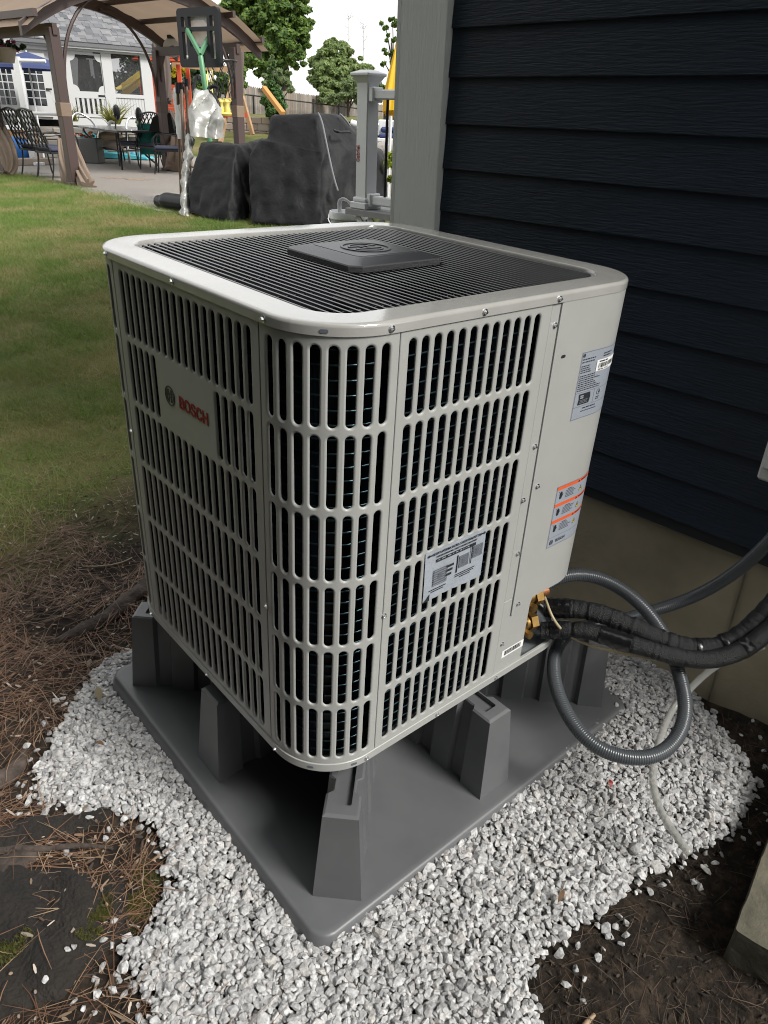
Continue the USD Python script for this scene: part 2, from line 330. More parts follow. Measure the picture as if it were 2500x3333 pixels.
def stones(P, size, tilt=0.34):
    """One mesh of a chip at each point; size is half its length."""
    n = len(P); Rm = rot_random(n, tilt); which = rng.integers(0, len(CHIPS), n); out_v, out_f, o = [], [], 0
    asp = np.stack([np.ones(n), rng.uniform(0.55, 0.9, n), rng.uniform(0.36, 0.66, n)], -1) * np.asarray(size)[:, None]
    for k, c in enumerate(CHIPS):
        idx = np.where(which == k)[0]
        if not len(idx): continue
        v = np.einsum('nij,nkj->nki', Rm[idx], c.vertices[None] * asp[idx][:, None]) + P[idx][:, None]
        m = len(c.vertices); f = (c.faces[None] + (np.arange(len(idx)) * m)[:, None, None]).reshape(-1, 3) + o
        out_v.append(v.reshape(-1, 3)); out_f.append(f); o += len(idx) * m
    return tm(np.vstack(out_v), np.vstack(out_f))
PLATE = sg.box(-0.054, -0.093, 0.91, 0.79)       # the stand's base in the heat pump's own plan
RU = np.array([[0.997469, 0.070866, 0.005787], [-0.070740, 0.997301, -0.019649], [-0.007164, 0.019190, 0.999790]])   # heat pump axes (columns u, v, up)
plate_world = sg.Polygon([(RU @ V(u, v, -0.28))[:2] for u, v in ((-0.054, -0.093), (0.91, -0.093), (0.91, 0.79), (-0.054, 0.79))])
def scatter(poly, step, jitter=0.45):
    x0, y0, x1, y1 = poly.bounds
    gx, gy = np.meshgrid(np.arange(x0, x1, step), np.arange(y0, y1, step * 0.87), indexing='ij')
    gx = gx + (np.arange(gx.shape[1]) % 2)[None] * step / 2
    p = np.stack([gx.ravel(), gy.ravel()], -1) + rng.uniform(-jitter, jitter, (gx.size, 2)) * step
    return p[in_poly(poly, p[:, 0], p[:, 1])]
bed = gravel_poly.difference(plate_world.buffer(-0.02))
pts, sizes = [], []
for layer, (step, dz, s0) in enumerate(((0.0112, 0.000, 0.0086), (0.0106, 0.0058, 0.0089), (0.0118, 0.0108, 0.0093))):
    p = scatter(bed, step); edge = shapely.distance(shapely.points(p), bed.boundary); inside = shapely.distance(shapely.points(p), gravel_poly.boundary)
    keep = rng.random(len(p)) < np.clip(0.35 + inside / 0.05, 0, 1) * (1.0 if layer < 2 else 0.85)
    p = p[keep]; inside = inside[keep]
    z = np.maximum(gz(p[:, 0], p[:, 1]) + 0.004, -0.302) + dz * np.clip(inside / 0.04, 0.1, 1) + (meshkit.fbm(np.c_[p * 9, 0 * p[:, 0]], 3, 4) - 0.5) * 0.022
    pts.append(np.c_[p, z + rng.normal(0, 0.0018, len(p))]); sizes.append(s0 * np.exp(rng.normal(0, 0.24, len(p))))
# thin fringe of stones that have rolled off the bed
fr = scatter(gravel_poly.buffer(0.06).difference(gravel_poly).difference(plate_world.buffer(0.01)), 0.017)
fd = shapely.distance(shapely.points(fr), gravel_poly); fr = fr[rng.random(len(fr)) < 0.55 * np.exp(-fd / 0.022)]
pts.append(np.c_[fr, gz(fr[:, 0], fr[:, 1]) + 0.004]); sizes.append(0.0088 * np.exp(rng.normal(0, 0.28, len(fr))))
single('gravel', stones(np.vstack(pts), np.concatenate(sizes)), 'gravel', 'bed of crushed white and grey marble chips around the grey plastic stand', 'gravel', kind='stuff')
HUMP = spline([at_z(x, y, -0.295) for x, y in [(-160, 2095), (-40, 2040), (80, 1990), (190, 1930), (275, 1870), (325, 1822), (345, 1795)]], 46)
HUMP_R = np.interp(np.linspace(0, 1, 46), np.linspace(0, 1, 7), [0.20, 0.185, 0.16, 0.125, 0.085, 0.045, 0.012])
def soil_top(q):
    z = gz(q[:, 0], q[:, 1]); d = np.linalg.norm(q[:, None] - HUMP[None, :, :2], axis=2); j = d.argmin(1); R = HUMP_R[j]
    return np.maximum(z, gz(HUMP[j, 0], HUMP[j, 1]) - 0.035 + 0.36 * np.sqrt(np.maximum(R * R - d.min(1) ** 2, 0)))
# separate stones lying on the soil
STRAY = [(42, 1722, 15), (108, 1585, 13), (160, 1655, 15), (235, 1795, 12), (228, 1812, 11), (143, 1842, 12), (150, 1850, 9), (185, 1753, 14), (48, 1560, 10), (66, 1645, 11), (105, 1745, 11), (128, 1742, 9), (60, 1760, 10), (340, 1845, 12), (160, 2045, 9), (146, 2052, 10),
         (272, 2085, 16), (252, 2105, 14), (222, 2092, 13), (206, 2120, 13), (244, 2138, 15), (268, 2150, 15), (292, 2140, 12), (208, 2148, 15), (318, 2160, 13), (180, 2180, 11), (160, 2165, 10), (204, 2190, 9), (98, 2118, 10), (388, 2142, 9),
         (1412, 1878, 13), (1442, 1860, 12), (1476, 1868, 11), (1501, 1905, 15), (1512, 1918, 13), (1338, 1983, 13), (1352, 1995, 12), (1330, 2005, 14), (1316, 2025, 15), (1340, 2040, 12), (1303, 2052, 10), (1290, 2070, 13), (1262, 2115, 12), (1243, 2095, 13), (1222, 2130, 14), (1260, 2165, 11),
         (1586, 1500, 9), (1605, 1530, 8), (1625, 1560, 10), (1600, 1590, 9), (1640, 1598, 11), (1612, 1645, 13), (1650, 1660, 14), (1598, 1700, 13), (1575, 1725, 14), (1634, 1722, 12), (1540, 1780, 10), (1515, 1795, 10), (1555, 1762, 9), (1648, 1625, 10), (1570, 1662, 10), (1530, 1740, 11)]
WHERE = lambda x, y: ('on dark soil left of the gravel' if x < 400 and y < 1950 else 'among needles at bottom left' if x < 400 else 'on soil below the foundation' if y < 1830 else 'on soil by the concrete corner')
_seen = {}
ORD = 'first second third fourth fifth sixth seventh eighth ninth tenth eleventh twelfth thirteenth fourteenth fifteenth sixteenth'.split()
for x, y, s in sorted(STRAY):
    q = at_z(x, y, -0.292); q = at_z(x, y, float(soil_top(q[None, :2])[0])); q[2] = float(soil_top(q[None, :2])[0]) + 0.003
    one = stones(q[None], V(s * 0.00074), 0.3)
    single('stray_stone', one, 'gravel', ('large ' if s >= 14 else 'small ' if s < 10 else '') + 'white marble chip ' + WHERE(x, y) + ', ' + ORD[_seen.setdefault(WHERE(x, y), []).__len__()] + ' from the left', 'stone', 'white stones ' + WHERE(x, y)); _seen[WHERE(x, y)].append(1)

# ------------------------------------------------------------------ soil cover: roots, pine needles, chips, moss
mat('root_bark', (0.085, 0.066, 0.055), 0.95, var=(24, (0.03, 0.022, 0.018), 6, (1, 1, 1)), bump=(55, 1.0, 0.01))
mat('root_dark', (0.011, 0.0095, 0.008), 0.95, var=(9, (0.026, 0.021, 0.017), 8), bump=(85, 1.0, 0.02))
mat('needle', (0.24, 0.10, 0.04), 0.6, island=[(0.21, 0.098, 0.046), (0.12, 0.058, 0.03), (0.26, 0.155, 0.085), (0.075, 0.040, 0.024), (0.17, 0.075, 0.036), (0.33, 0.25, 0.16)])
mat('needle_dark', (0.08, 0.05, 0.03), 0.7, island=[(0.055, 0.036, 0.024), (0.03, 0.022, 0.017), (0.12, 0.075, 0.045), (0.02, 0.016, 0.013)])
mat('wood_chip', (0.16, 0.11, 0.07), 0.9, island=[(0.05, 0.035, 0.025), (0.12, 0.075, 0.045), (0.26, 0.19, 0.13), (0.03, 0.024, 0.02), (0.09, 0.06, 0.04), (0.45, 0.40, 0.34)])
mat('moss', (0.075, 0.095, 0.014), 0.8, island=[(0.055, 0.068, 0.012), (0.10, 0.12, 0.016), (0.085, 0.075, 0.018), (0.06, 0.05, 0.015)], trans=0.2)
def root(name, label, px, rad, m, lift=0.0, flat=0.6, group=None):
    P = spline([at_z(x, y, -0.295) for x, y in px], 46); R = np.interp(np.linspace(0, 1, 46), np.linspace(0, 1, len(rad)), rad)
    P[:, 2] = gz(P[:, 0], P[:, 1]) + lift
    t = sweep(P, R, 14)
    c = np.repeat(P, 14, axis=0); v = t.vertices[:len(c)]; v[:, 2] = c[:, 2] + (v[:, 2] - c[:, 2]) * flat
    d = (meshkit.fbm(v * 22, 4, 8) - 0.5)[:, None] * np.repeat(R, 14)[:, None] * 0.7; v += (v - c) / np.maximum(np.linalg.norm(v - c, axis=1, keepdims=True), 1e-6) * d
    t.vertices[:len(c)] = v
    return single(name, t, m, label, 'tree root', group, smooth=True)
root('tree_root', 'broad dark mossy root hump that ends at the white gravel', [(-160, 2095), (-40, 2040), (80, 1990), (190, 1930), (275, 1870), (325, 1822), (345, 1795)], [0.20, 0.185, 0.16, 0.125, 0.085, 0.045, 0.012], 'root_dark', -0.035, 0.36)
root('tree_root', 'thin bare grey root half sunk in brown needles near the lawn', [(120, 1384), (165, 1365), (215, 1342), (258, 1315), (300, 1280), (330, 1250)], [0.010, 0.022, 0.026, 0.030, 0.026, 0.02], 'root_bark', 0.003)
root('tree_root', 'dark root crossing needles between gravel and mossy hump', [(-30, 1832), (60, 1795), (150, 1772), (225, 1748), (270, 1722)], [0.05, 0.045, 0.04, 0.03, 0.01], 'root_dark', -0.008, 0.5)
root('tree_root', 'short reddish root stub at the left edge below a twig', [(-40, 1915), (10, 1880), (55, 1850), (95, 1828)], [0.045, 0.04, 0.026, 0.006], 'root_bark', 0.0)
root('tree_root', 'knobbly grey root rising at the left edge beside the gravel', [(-30, 1690), (10, 1668), (35, 1640), (50, 1612)], [0.024, 0.022, 0.018, 0.006], 'root_bark', 0.004)
root('twig', 'slender grey brown twig lying across pine needles at left', [(-40, 1838), (50, 1836), (130, 1834), (200, 1832), (245, 1838)], [0.007, 0.007, 0.006, 0.005, 0.002], 'root_bark', 0.010, 1.0)
root('twig', 'pale broken twig on soil near the bottom left corner', [(42, 2072), (58, 2100), (76, 2138)], [0.003, 0.0032, 0.002], 'cable_tan', 0.004, 1.0)
root('twig', 'short reddish brown twig on black soil at the bottom edge', [(1255, 2225), (1270, 2205), (1285, 2188)], [0.006, 0.005, 0.003], 'needle', 0.004, 1.0)
root('twig', 'thin pale stalk on soil just short of the lawn edge', [(182, 1224), (215, 1222), (252, 1216), (285, 1203)], [0.002, 0.0028, 0.0028, 0.002], 'cable_tan', 0.006, 1.0)

def soil_points(n, box_, dens=None, lawn=False):
    x0, x1, y0, y1 = box_; p = np.c_[rng.uniform(x0, x1, n), rng.uniform(y0, y1, n)]
    k = ~in_poly(gravel_poly.buffer(-0.012), p[:, 0], p[:, 1]) & ~in_poly(plate_world.buffer(0.01), p[:, 0], p[:, 1]) & (p[:, 0] < 1.08)
    if not lawn: k &= lawn_side(p[:, 0], p[:, 1]) < rng.uniform(-0.05, 0.55, n)
    p = p[k]
    return p if dens is None else p[rng.random(len(p)) < dens(p)]
def flat_dirs(n, rise=0.12):
    a = rng.uniform(0, 2 * PI, n); d = np.stack([np.cos(a), np.sin(a), rng.normal(0.02, rise, n)], -1); return d / np.linalg.norm(d, axis=1, keepdims=True)
clump = lambda p: np.clip((meshkit.fbm(np.c_[p * 4.5, 0 * p[:, 0]], 3, 21) - 0.36) * 4.5, 0.04, 1)
LEFT = (-1.3, 0.62, -0.45, 2.6)
NOTRIGHT = lambda q: q[~((q[:, 0] > -0.08) & (q[:, 1] < 0.30))]
p = NOTRIGHT(soil_points(34000, LEFT, clump)); _h = soil_top(p) - gz(p[:, 0], p[:, 1]); p = p[(_h < 0.002) | (rng.random(len(p)) < 0.05)]
a0 = meshkit.fbm(np.c_[p * 3, 0 * p[:, 0]], 2, 33) * 9
aa = np.where(rng.random(len(p)) < 0.5, a0 + rng.normal(0, 0.5, len(p)), rng.uniform(0, 2 * PI, len(p))); dd = np.stack([np.cos(aa), np.sin(aa), rng.normal(0.02, 0.07, len(p))], -1)
single('pine_needles', ribbons(np.c_[p, soil_top(p) + rng.uniform(0.002, 0.013, len(p))], dd, rng.uniform(0.04, 0.14, len(p)), rng.uniform(0.0008, 0.0015, len(p)), bend=np.stack([rng.normal(0, 0.012, len(p)), rng.normal(0, 0.012, len(p)), rng.uniform(-0.01, 0.002, len(p))], -1), seg=3, wdir=V(0, 0, 1)[None] + rng.normal(0, 0.2, (len(p), 3)), taper=False),
       'needle', 'rusty fallen pine needles strewn over the bare soil at left', 'pine needles', kind='stuff')
p = soil_points(3600, (-0.1, 1.08, -1.3, 0.0), lambda q: np.clip(clump(q) * 0.8 + 0.1, 0, 1))
single('pine_needles', ribbons(np.c_[p, gz(p[:, 0], p[:, 1]) + 0.004], flat_dirs(len(p), 0.1), rng.uniform(0.015, 0.07, len(p)), rng.uniform(0.0007, 0.0014, len(p)), bend=rng.normal(0, 0.008, (len(p), 3)) * V(1, 1, 0.3), seg=2, wdir=V(0, 0, 1)[None] + rng.normal(0, 0.2, (len(p), 3)), taper=False),
       'needle_dark', 'sparse dark needles and fibres on the black soil at right', 'pine needles', kind='stuff')
p = NOTRIGHT(soil_points(19000, LEFT)); _h = soil_top(p) - gz(p[:, 0], p[:, 1]); p = p[(_h < 0.002) | (rng.random(len(p)) < 0.25)]
ch = ribbons(np.c_[p, soil_top(p) + rng.uniform(0.001, 0.008, len(p))], flat_dirs(len(p), 0.35), rng.uniform(0.004, 0.022, len(p)) * np.where(rng.random(len(p)) < 0.04, 2.2, 1), rng.uniform(0.002, 0.007, len(p)), seg=2, wdir=V(0, 0, 1)[None] + rng.normal(0, 0.5, (len(p), 3)), taper=False)
single('mulch', ch, 'wood_chip', 'brown bark crumbs and chips over the bare soil at left', 'mulch', kind='stuff')
p = soil_points(5200, (-0.1, 1.08, -1.3, 0.0))
mat('dark_crumb', (0.03, 0.023, 0.017), 0.95, island=[(0.022, 0.018, 0.014), (0.04, 0.03, 0.022), (0.015, 0.012, 0.010), (0.07, 0.052, 0.036)])
single('mulch', ribbons(np.c_[p, gz(p[:, 0], p[:, 1]) + rng.uniform(0.001, 0.006, len(p))], flat_dirs(len(p), 0.35), rng.uniform(0.003, 0.014, len(p)), rng.uniform(0.0015, 0.005, len(p)), seg=2, wdir=V(0, 0, 1)[None] + rng.normal(0, 0.5, (len(p), 3)), taper=False), 'dark_crumb', 'black soil crumbs beside the gravel at right', 'mulch', kind='stuff')
def tuft(center_px, rx, ry, n, h=0.012):
    out = []
    for (x, y), k in zip(center_px, n):
        c = at_z(x, y, -0.27); a = rng.uniform(0, 2 * PI, k); rr = np.sqrt(rng.random(k)); q = np.c_[c[0] + np.cos(a) * rr * rx, c[1] + np.sin(a) * rr * ry]
        keep = meshkit.fbm(np.c_[q * 28, 0 * a], 3, 12) > 0.44; out.append(q[keep])
    return np.vstack(out)
def moss_patch(centers, rx, ry, n, label):
    q = tuft(centers, rx, ry, n); k = len(q)
    d = np.c_[rng.normal(0, 0.5, (k, 2)), np.ones(k)]; d /= np.linalg.norm(d, axis=1, keepdims=True)
    single('moss', ribbons(np.c_[q, soil_top(q) - 0.001], d, rng.uniform(0.003, 0.0075, k), rng.uniform(0.0012, 0.0028, k), seg=1), 'moss', label, 'moss', kind='stuff')
moss_patch([(212, 1965), (238, 1945), (262, 1925), (285, 1900), (300, 1868), (310, 1915), (270, 1955)], 0.05, 0.035, [2600, 2400, 2000, 1700, 1300, 1000, 900], 'olive green moss growing on the broad root hump')
moss_patch([(20, 2050), (36, 2035), (4, 2065)], 0.03, 0.02, [350, 350, 300], 'small bright moss patch at the left edge')
moss_patch([(330, 2150), (355, 2175), (345, 1938)], 0.04, 0.03, [350, 350, 150], 'mossy soil at the front edge of the gravel')
def leaf(name, px, L, W, m, label, ang):
    c = at_z(*px, -0.272); u = np.linspace(0, 1, 9); w = W * np.sin(PI * u) ** 0.8
    P = np.stack([np.r_[u * L, u[::-1] * L], np.r_[w / 2, -w[::-1] / 2], np.r_[0.006 * np.sin(PI * u), 0.006 * np.sin(PI * u[::-1])]], -1)
    a = 9; f = [[k, k + 1, 17 - k - 1] for k in range(8)] + [[k, 17 - k - 1, 17 - k] for k in range(8)]
    single(name, place(tm(P, f), c, (math.cos(ang), math.sin(ang), 0.1), (-math.sin(ang), math.cos(ang), 0.15)), m, label, 'leaf')
mat('leaf_red', (0.20, 0.018, 0.010), 0.5); mat('leaf_brown', (0.11, 0.06, 0.028), 0.7); mat('leaf_tan', (0.16, 0.13, 0.075), 0.8)
leaf('fallen_leaf', (1318, 1702), 0.022, 0.010, 'leaf_red', 'small red leaf lying on the gravel right of the stand', 0.6)
leaf('fallen_leaf', (1205, 1950), 0.03, 0.009, 'leaf_brown', 'curled dark brown leaf on gravel in front of the stand', 0.2)
leaf('fallen_leaf', (215, 1515), 0.05, 0.018, 'leaf_tan', 'dull tan leaf on gravel left of the stand', 1.2)
leaf('fallen_leaf', (225, 1610), 0.024, 0.012, 'leaf_brown', 'small brown leaf scrap at the left rim of the gravel', 2.2)

# ------------------------------------------------------------------ lawn
# dry and green areas follow the place, not the blade
def grass_material(name, dry):
    MAT[name] = usdkit.material(stage, '/World/Looks/' + name, {
        'g': ('geometry', {}), 'at': ('attribute', {'attribute': 'tone'}), 'ir': ('rgb_ramp', {'ramp': [(0.0, (0.095, 0.185, 0.030)), (0.35, (0.15, 0.24, 0.05)), (0.7, (0.21, 0.27, 0.075)), (1.0, (0.11, 0.19, 0.036))]}),
        'dr': ('rgb_ramp', {'ramp': [(0.0, (0.42, 0.34, 0.17)), (0.5, (0.32, 0.28, 0.12)), (0.8, (0.18, 0.21, 0.065)), (1.0, (0.46, 0.40, 0.24))]}),
        'n': ('noise_texture', {'scale': 1.05, 'detail': 5.0, 'roughness': 0.62}), 'mr': ('map_range', {'from_min': 0.57 - dry, 'from_max': 0.74 - dry, 'clamp': True}),
        'mx': ('mix_color', {'blend_type': 'mix'}), 'p': ('principled_bsdf', {'roughness': 0.55, 'specular_ior_level': 0.3}), 'tl': ('translucent_bsdf', {}), 'm': ('mix_closure', {'fac': 0.3}),
    }, [('at.fac', 'ir.fac'), ('at.fac', 'dr.fac'), ('g.position', 'n.vector'), ('n.fac', 'mr.value'), ('mr.result', 'mx.fac'), ('ir.color', 'mx.a'), ('dr.color', 'mx.b'),
        ('mx.result', 'p.base_color'), ('mx.result', 'tl.color'), ('p.BSDF', 'm.closure1'), ('tl.BSDF', 'm.closure2')], surface='m.closure')
grass_material('grass_blade', 0.135); TONED.add('grass_blade')
def turf(n, size, h, w):
    b = np.c_[rng.uniform(-size / 2, size / 2, (n, 2)), np.full(n, -0.012)]
    d = np.c_[rng.normal(0, 0.62, (n, 2)), np.ones(n)]; d /= np.linalg.norm(d, axis=1, keepdims=True)
    return ribbons(b, d, rng.uniform(0.5, 1.35, n) * h, rng.uniform(0.7, 1.3, n) * w, bend=np.c_[rng.normal(0, 0.35 * h, (n, 2)), -rng.uniform(0, 0.35, n) * h], seg=2)
PATIO_PX = [(-120, 352), (0, 374), (60, 385), (130, 402), (200, 420), (262, 438), (340, 457), (400, 463), (470, 468), (560, 472), (700, 474)]
patio_edge = np.array([at_z(x, y, -0.10)[:2] for x, y in PATIO_PX])
lawn_poly = sg.Polygon(list(map(tuple, patio_edge)) + [(4.6, 3.0), (2.9, 2.2), (1.6, 1.0), (0.7, 0.9)] + [tuple(q) for q in _gl[::-1]] + [(-2.2, 2.6), (-2.2, 9.0), (0.5, 17.0)]).buffer(0)
p = scatter(lawn_poly.buffer(0.10), 0.20, 0.5)
ls = lawn_side(p[:, 0], p[:, 1])
p = p[(ls > rng.uniform(-0.25, 0.30, len(p)))]
tt = (p - EYE[:2]) @ FH
inst = UsdGeom.PointInstancer.Define(stage, '/World/lawn')
_tag(inst.GetPrim(), 'mown lawn with green and straw coloured patches behind the heat pump', 'grass', None, 'stuff')
protos = [turf(560, 0.30, 0.058, 0.0030), turf(560, 0.30, 0.050, 0.0032), turf(380, 0.30, 0.070, 0.0030), turf(380, 0.34, 0.052, 0.0042), turf(360, 0.34, 0.060, 0.0046), turf(130, 0.26, 0.058, 0.0026)]
paths = [part('/World/lawn', 'turf', m, 'grass_blade') for m in protos]
inst.CreatePrototypesRel().SetTargets([Sdf.Path(x) for x in paths])
ls = lawn_side(p[:, 0], p[:, 1]); thin = (ls < rng.uniform(0.0, 0.5, len(p)))
which = np.where(tt > 5.0, 3 + rng.integers(0, 2, len(p)), rng.integers(0, 3, len(p))); which = np.where(thin, 5, which)
edge_d = shapely.distance(shapely.points(p), sg.LineString(patio_edge)); sc = np.where(edge_d < 0.25, 1.25, 1.0) * rng.uniform(0.8, 1.15, len(p))
yaw = rng.uniform(0, 2 * PI, len(p))
inst.CreateProtoIndicesAttr(Vt.IntArray.FromNumpy(which.astype(np.int32)))
inst.CreatePositionsAttr(Vt.Vec3fArray.FromNumpy(np.c_[p, gz(p[:, 0], p[:, 1])].astype(np.float32)))
inst.CreateOrientationsAttr(Vt.QuathArray([Gf.Quath(float(math.cos(a / 2)), Gf.Vec3h(0, 0, float(math.sin(a / 2)))) for a in yaw]))
inst.CreateScalesAttr(Vt.Vec3fArray.FromNumpy(np.repeat(sc[:, None], 3, 1).astype(np.float32)))

# ------------------------------------------------------------------ the house wall beside the heat pump
WX = 1.08                                        # face of the siding
CY = 0.905                                       # outer corner of the house
TY = 0.742                                       # where the siding meets the corner board
EXPO = 0.0993 * (WX - EYE[0]) / (1 - EYE[0])
Z0 = 0.152
house = thing('blue_house', 'dark navy clapboard house wall with grey corner board and concrete foundation', 'house', (WX, 0, -0.3))
YB = -1.15
def clapboard(z, y0, y1, k):
    """One board: thick at its lower edge, tucked under the one above."""
    t0, t1 = 0.0105, 0.0015; h = EXPO + 0.028
    prof = np.array([(0, z), (-t0 + 0.001, z), (-t0, z + 0.0016), (-t1 - 0.0003, z + h), (0, z + h)])
    ny = 60; ysv = np.linspace(y0, y1, ny); wob = 0.0011 * (meshkit.fbm(np.c_[ysv * 1.3, np.full(ny, k * 3.7), 0 * ysv], 3, 2) - 0.5)
    v = np.vstack([np.c_[WX + 0.0105 + prof[:, 0] - wob[i], np.full(5, ysv[i]), prof[:, 1] + wob[i] * 1.2] for i in range(ny)])
    f = []
    for i in range(ny - 1):
        for a in range(5):
            b = (a + 1) % 5; f += [[i * 5 + a, i * 5 + b, i * 5 + 5 + b], [i * 5 + a, i * 5 + 5 + b, i * 5 + 5 + a]]
    f += [[0, 1, 2], [0, 2, 3], [0, 3, 4]]; o = (ny - 1) * 5; f += [[o, o + 2, o + 1], [o, o + 3, o + 2], [o, o + 4, o + 3]]
    return tm(v, f)
for k in range(26):
    part(house, 'siding_board', clapboard(Z0 + EXPO * k, YB, TY, k), 'siding_blue', smooth=25)
ZT = Z0 + EXPO * 26
part(house, 'wall_sheathing', box(WX + 0.012, WX + 0.10, YB, CY - 0.03, 0.12, ZT + 0.3), 'dark_inside')
part(house, 'corner_board', rbox(WX - 0.016, WX + 0.0095, TY + 0.002, CY, Z0 - 0.012, ZT + 0.2, 0.003), 'trim_grey')
# stepped moulding on the outer edge of the corner board
for q in range(3): part(house, 'corner_moulding', rbox(WX - 0.012 + 0.005 * q, WX + 0.012, CY + 0.0006 + 0.009 * q, CY + 0.0088 + 0.009 * q, Z0 - 0.012, ZT + 0.2, 0.0015), 'trim_grey')
part(house, 'foundation', box(WX + 0.022, WX + 0.25, YB, CY - 0.04, -0.55, Z0 + 0.03), 'foundation')
FORM = [(-0.28, 0.004), (-0.62, 0.003), (0.34, 0.004)]
for yq, w in FORM:
    part(house, 'form_seam', bar((WX + 0.0215, yq, -0.42), (WX + 0.0215, yq + 0.012, 0.115), 0.0035, 0.004), 'concrete')
part(house, 'side_wall', box(WX + 0.10, WX + 5.0, CY - 0.12, CY, -0.4, ZT + 0.2), 'siding_blue')
part(house, 'soffit', box(WX - 0.36, WX + 0.10, YB, CY + 0.36, ZT + 0.21, ZT + 0.24), 'trim_grey')
part(house, 'fascia', box(WX - 0.385, WX - 0.361, YB, CY + 0.36, ZT + 0.17, ZT + 0.36), 'trim_grey')
_rf = hull([(WX - 0.42, YB, ZT + 0.365), (WX - 0.42, CY + 0.4, ZT + 0.365), (WX + 4.5, YB, ZT + 2.6), (WX + 4.5, CY + 0.4, ZT + 2.6), (WX + 4.5, YB, ZT + 2.5), (WX + 4.5, CY + 0.4, ZT + 2.5), (WX - 0.42, YB, ZT + 0.34), (WX - 0.42, CY + 0.4, ZT + 0.34)])
part(house, 'roof', _rf, 'siding_blue')
bx = at_x(1629, 1037, WX - 0.083)
ub = thing('utility_box', 'pale grey utility box on the navy siding, cut by the right edge', 'electrical box', (WX, bx[1], bx[2]))
part(ub, 'box_body', rbox(WX - 0.075, WX - 0.002, bx[1] - 0.24, bx[1], bx[2], bx[2] + 0.33, 0.005), 'box_grey')
part(ub, 'box_door', rbox(WX - 0.083, WX - 0.0745, bx[1] - 0.235, bx[1] - 0.006, bx[2] + 0.03, bx[2] + 0.325, 0.003), 'box_grey')
part(ub, 'latch', rbox(WX - 0.092, WX - 0.0825, bx[1] - 0.13, bx[1] - 0.11, bx[2] + 0.015, bx[2] + 0.045, 0.002), 'zinc')
# low concrete corner at the bottom right
A = at_z(1577, 2040, -0.30)
Q = [at_z(1577, 2035, -0.255), at_z(1659, 1815, -0.255)]
dq = (Q[1] - Q[0])[:2]; dq /= np.linalg.norm(dq); nq = V(dq[1], -dq[0])
cb = [Q[0][:2], Q[0][:2] + dq * 0.75, Q[0][:2] + dq * 0.75 + nq * 0.8, Q[0][:2] + nq * 0.8]
cm = trimesh.creation.extrude_polygon(sg.Polygon(cb).buffer(-0.006).buffer(0.006), 0.35, engine='earcut'); cm.apply_translation([0, 0, -0.57])
cm = cm.subdivide_to_size(0.02); vv = cm.vertices; nrm = (meshkit.fbm(vv * 38, 3, 9) - 0.5)[:, None]; cm.vertices = vv + nrm * V(0.007, 0.007, 0.006)
single('concrete_block', cm, 'concrete', 'low rough concrete corner at the bottom right of the picture', 'concrete block', smooth=35)

# ------------------------------------------------------------------ the heat pump (own frame: u along its right face, v along its left face, z up; near corner at 0, 0)
SU, SV, CR = 0.7317, 0.7235, 0.114
ARC = PI * CR / 2
LENS = [ARC, SU - 2 * CR, ARC, SV - 2 * CR, ARC, SU - 2 * CR, ARC, SV - 2 * CR]
CUM = np.r_[0, np.cumsum(LENS)]; PER = CUM[-1]
def path(s, off=0.0):
    """Plan point on the casing; s runs from the start of the near corner along the right face and round; off is outward."""
    s = np.asarray(s, float) % PER; off = np.broadcast_to(np.asarray(off, float), s.shape); out = np.zeros(s.shape + (2,))
    cen = [(CR, CR), None, (SU - CR, CR), None, (SU - CR, SV - CR), None, (CR, SV - CR), None]
    a0 = [PI, None, 1.5 * PI, None, 0, None, 0.5 * PI, None]
    lines = {1: ((CR, 0), (1, 0), (0, -1)), 3: ((SU, CR), (0, 1), (1, 0)), 5: ((SU - CR, SV), (-1, 0), (0, 1)), 7: ((0, SV - CR), (0, -1), (-1, 0))}
    for k in range(8):
        m = (s >= CUM[k]) & ((s < CUM[k + 1]) if k < 7 else (s <= PER)); t = s[m] - CUM[k]; o = off[m]
        if cen[k]:
            a = a0[k] + t / CR; out[m] = np.c_[cen[k][0] + (CR + o) * np.cos(a), cen[k][1] + (CR + o) * np.sin(a)]
        else:
            p0, d, nn = lines[k]; out[m] = np.c_[p0[0] + d[0] * t + nn[0] * o, p0[1] + d[1] * t + nn[1] * o]
    return out
s_left = lambda v: -(v - CR)                      # path length of a place on the left face
s_right = lambda u: ARC + (u - CR)                # ... on the right face
s_back = lambda v: CUM[3] + (v - CR)
def wrap(sz, off=0.0):
    sz = np.asarray(sz, float); q = path(sz[:, 0], off); return np.c_[q, sz[:, 1]]
S_CUTS = np.concatenate([np.arange(-PER - ARC * 0, 2 * PER, PER)[:, None] + CUM[k] + np.linspace(0, ARC, 33)[None] for k in (0, 2, 4, 6)], axis=None)
def sheet(poly, off=0.0, fine=None):
    """A flat outline in (path length, z) laid on the casing, bent round its corners."""
    out = []
    x0, y0, x1, y1 = poly.bounds
    cuts = np.sort(S_CUTS[(S_CUTS > x0 + 1e-5) & (S_CUTS < x1 - 1e-5)]); e = np.r_[x0 - 1e-6, cuts, x1 + 1e-6]
    for a, b in zip(e[:-1], e[1:]):
        g = poly.intersection(sg.box(a, y0 - 1, b, y1 + 1)) if len(e) > 2 else poly
        for q in getattr(g, 'geoms', [g]):
            if q.geom_type != 'Polygon' or q.area < 1e-9: continue
            v, f = trimesh.creation.triangulate_polygon(q, engine='earcut')
            tri = v[f]; area = np.cross(tri[:, 1] - tri[:, 0], tri[:, 2] - tri[:, 0]); f = np.where((area < 0)[:, None], f[:, ::-1], f)
            out.append(tm(wrap(v, off), f))
    m = cat(out); m.merge_vertices(digits_vertex=6); return m
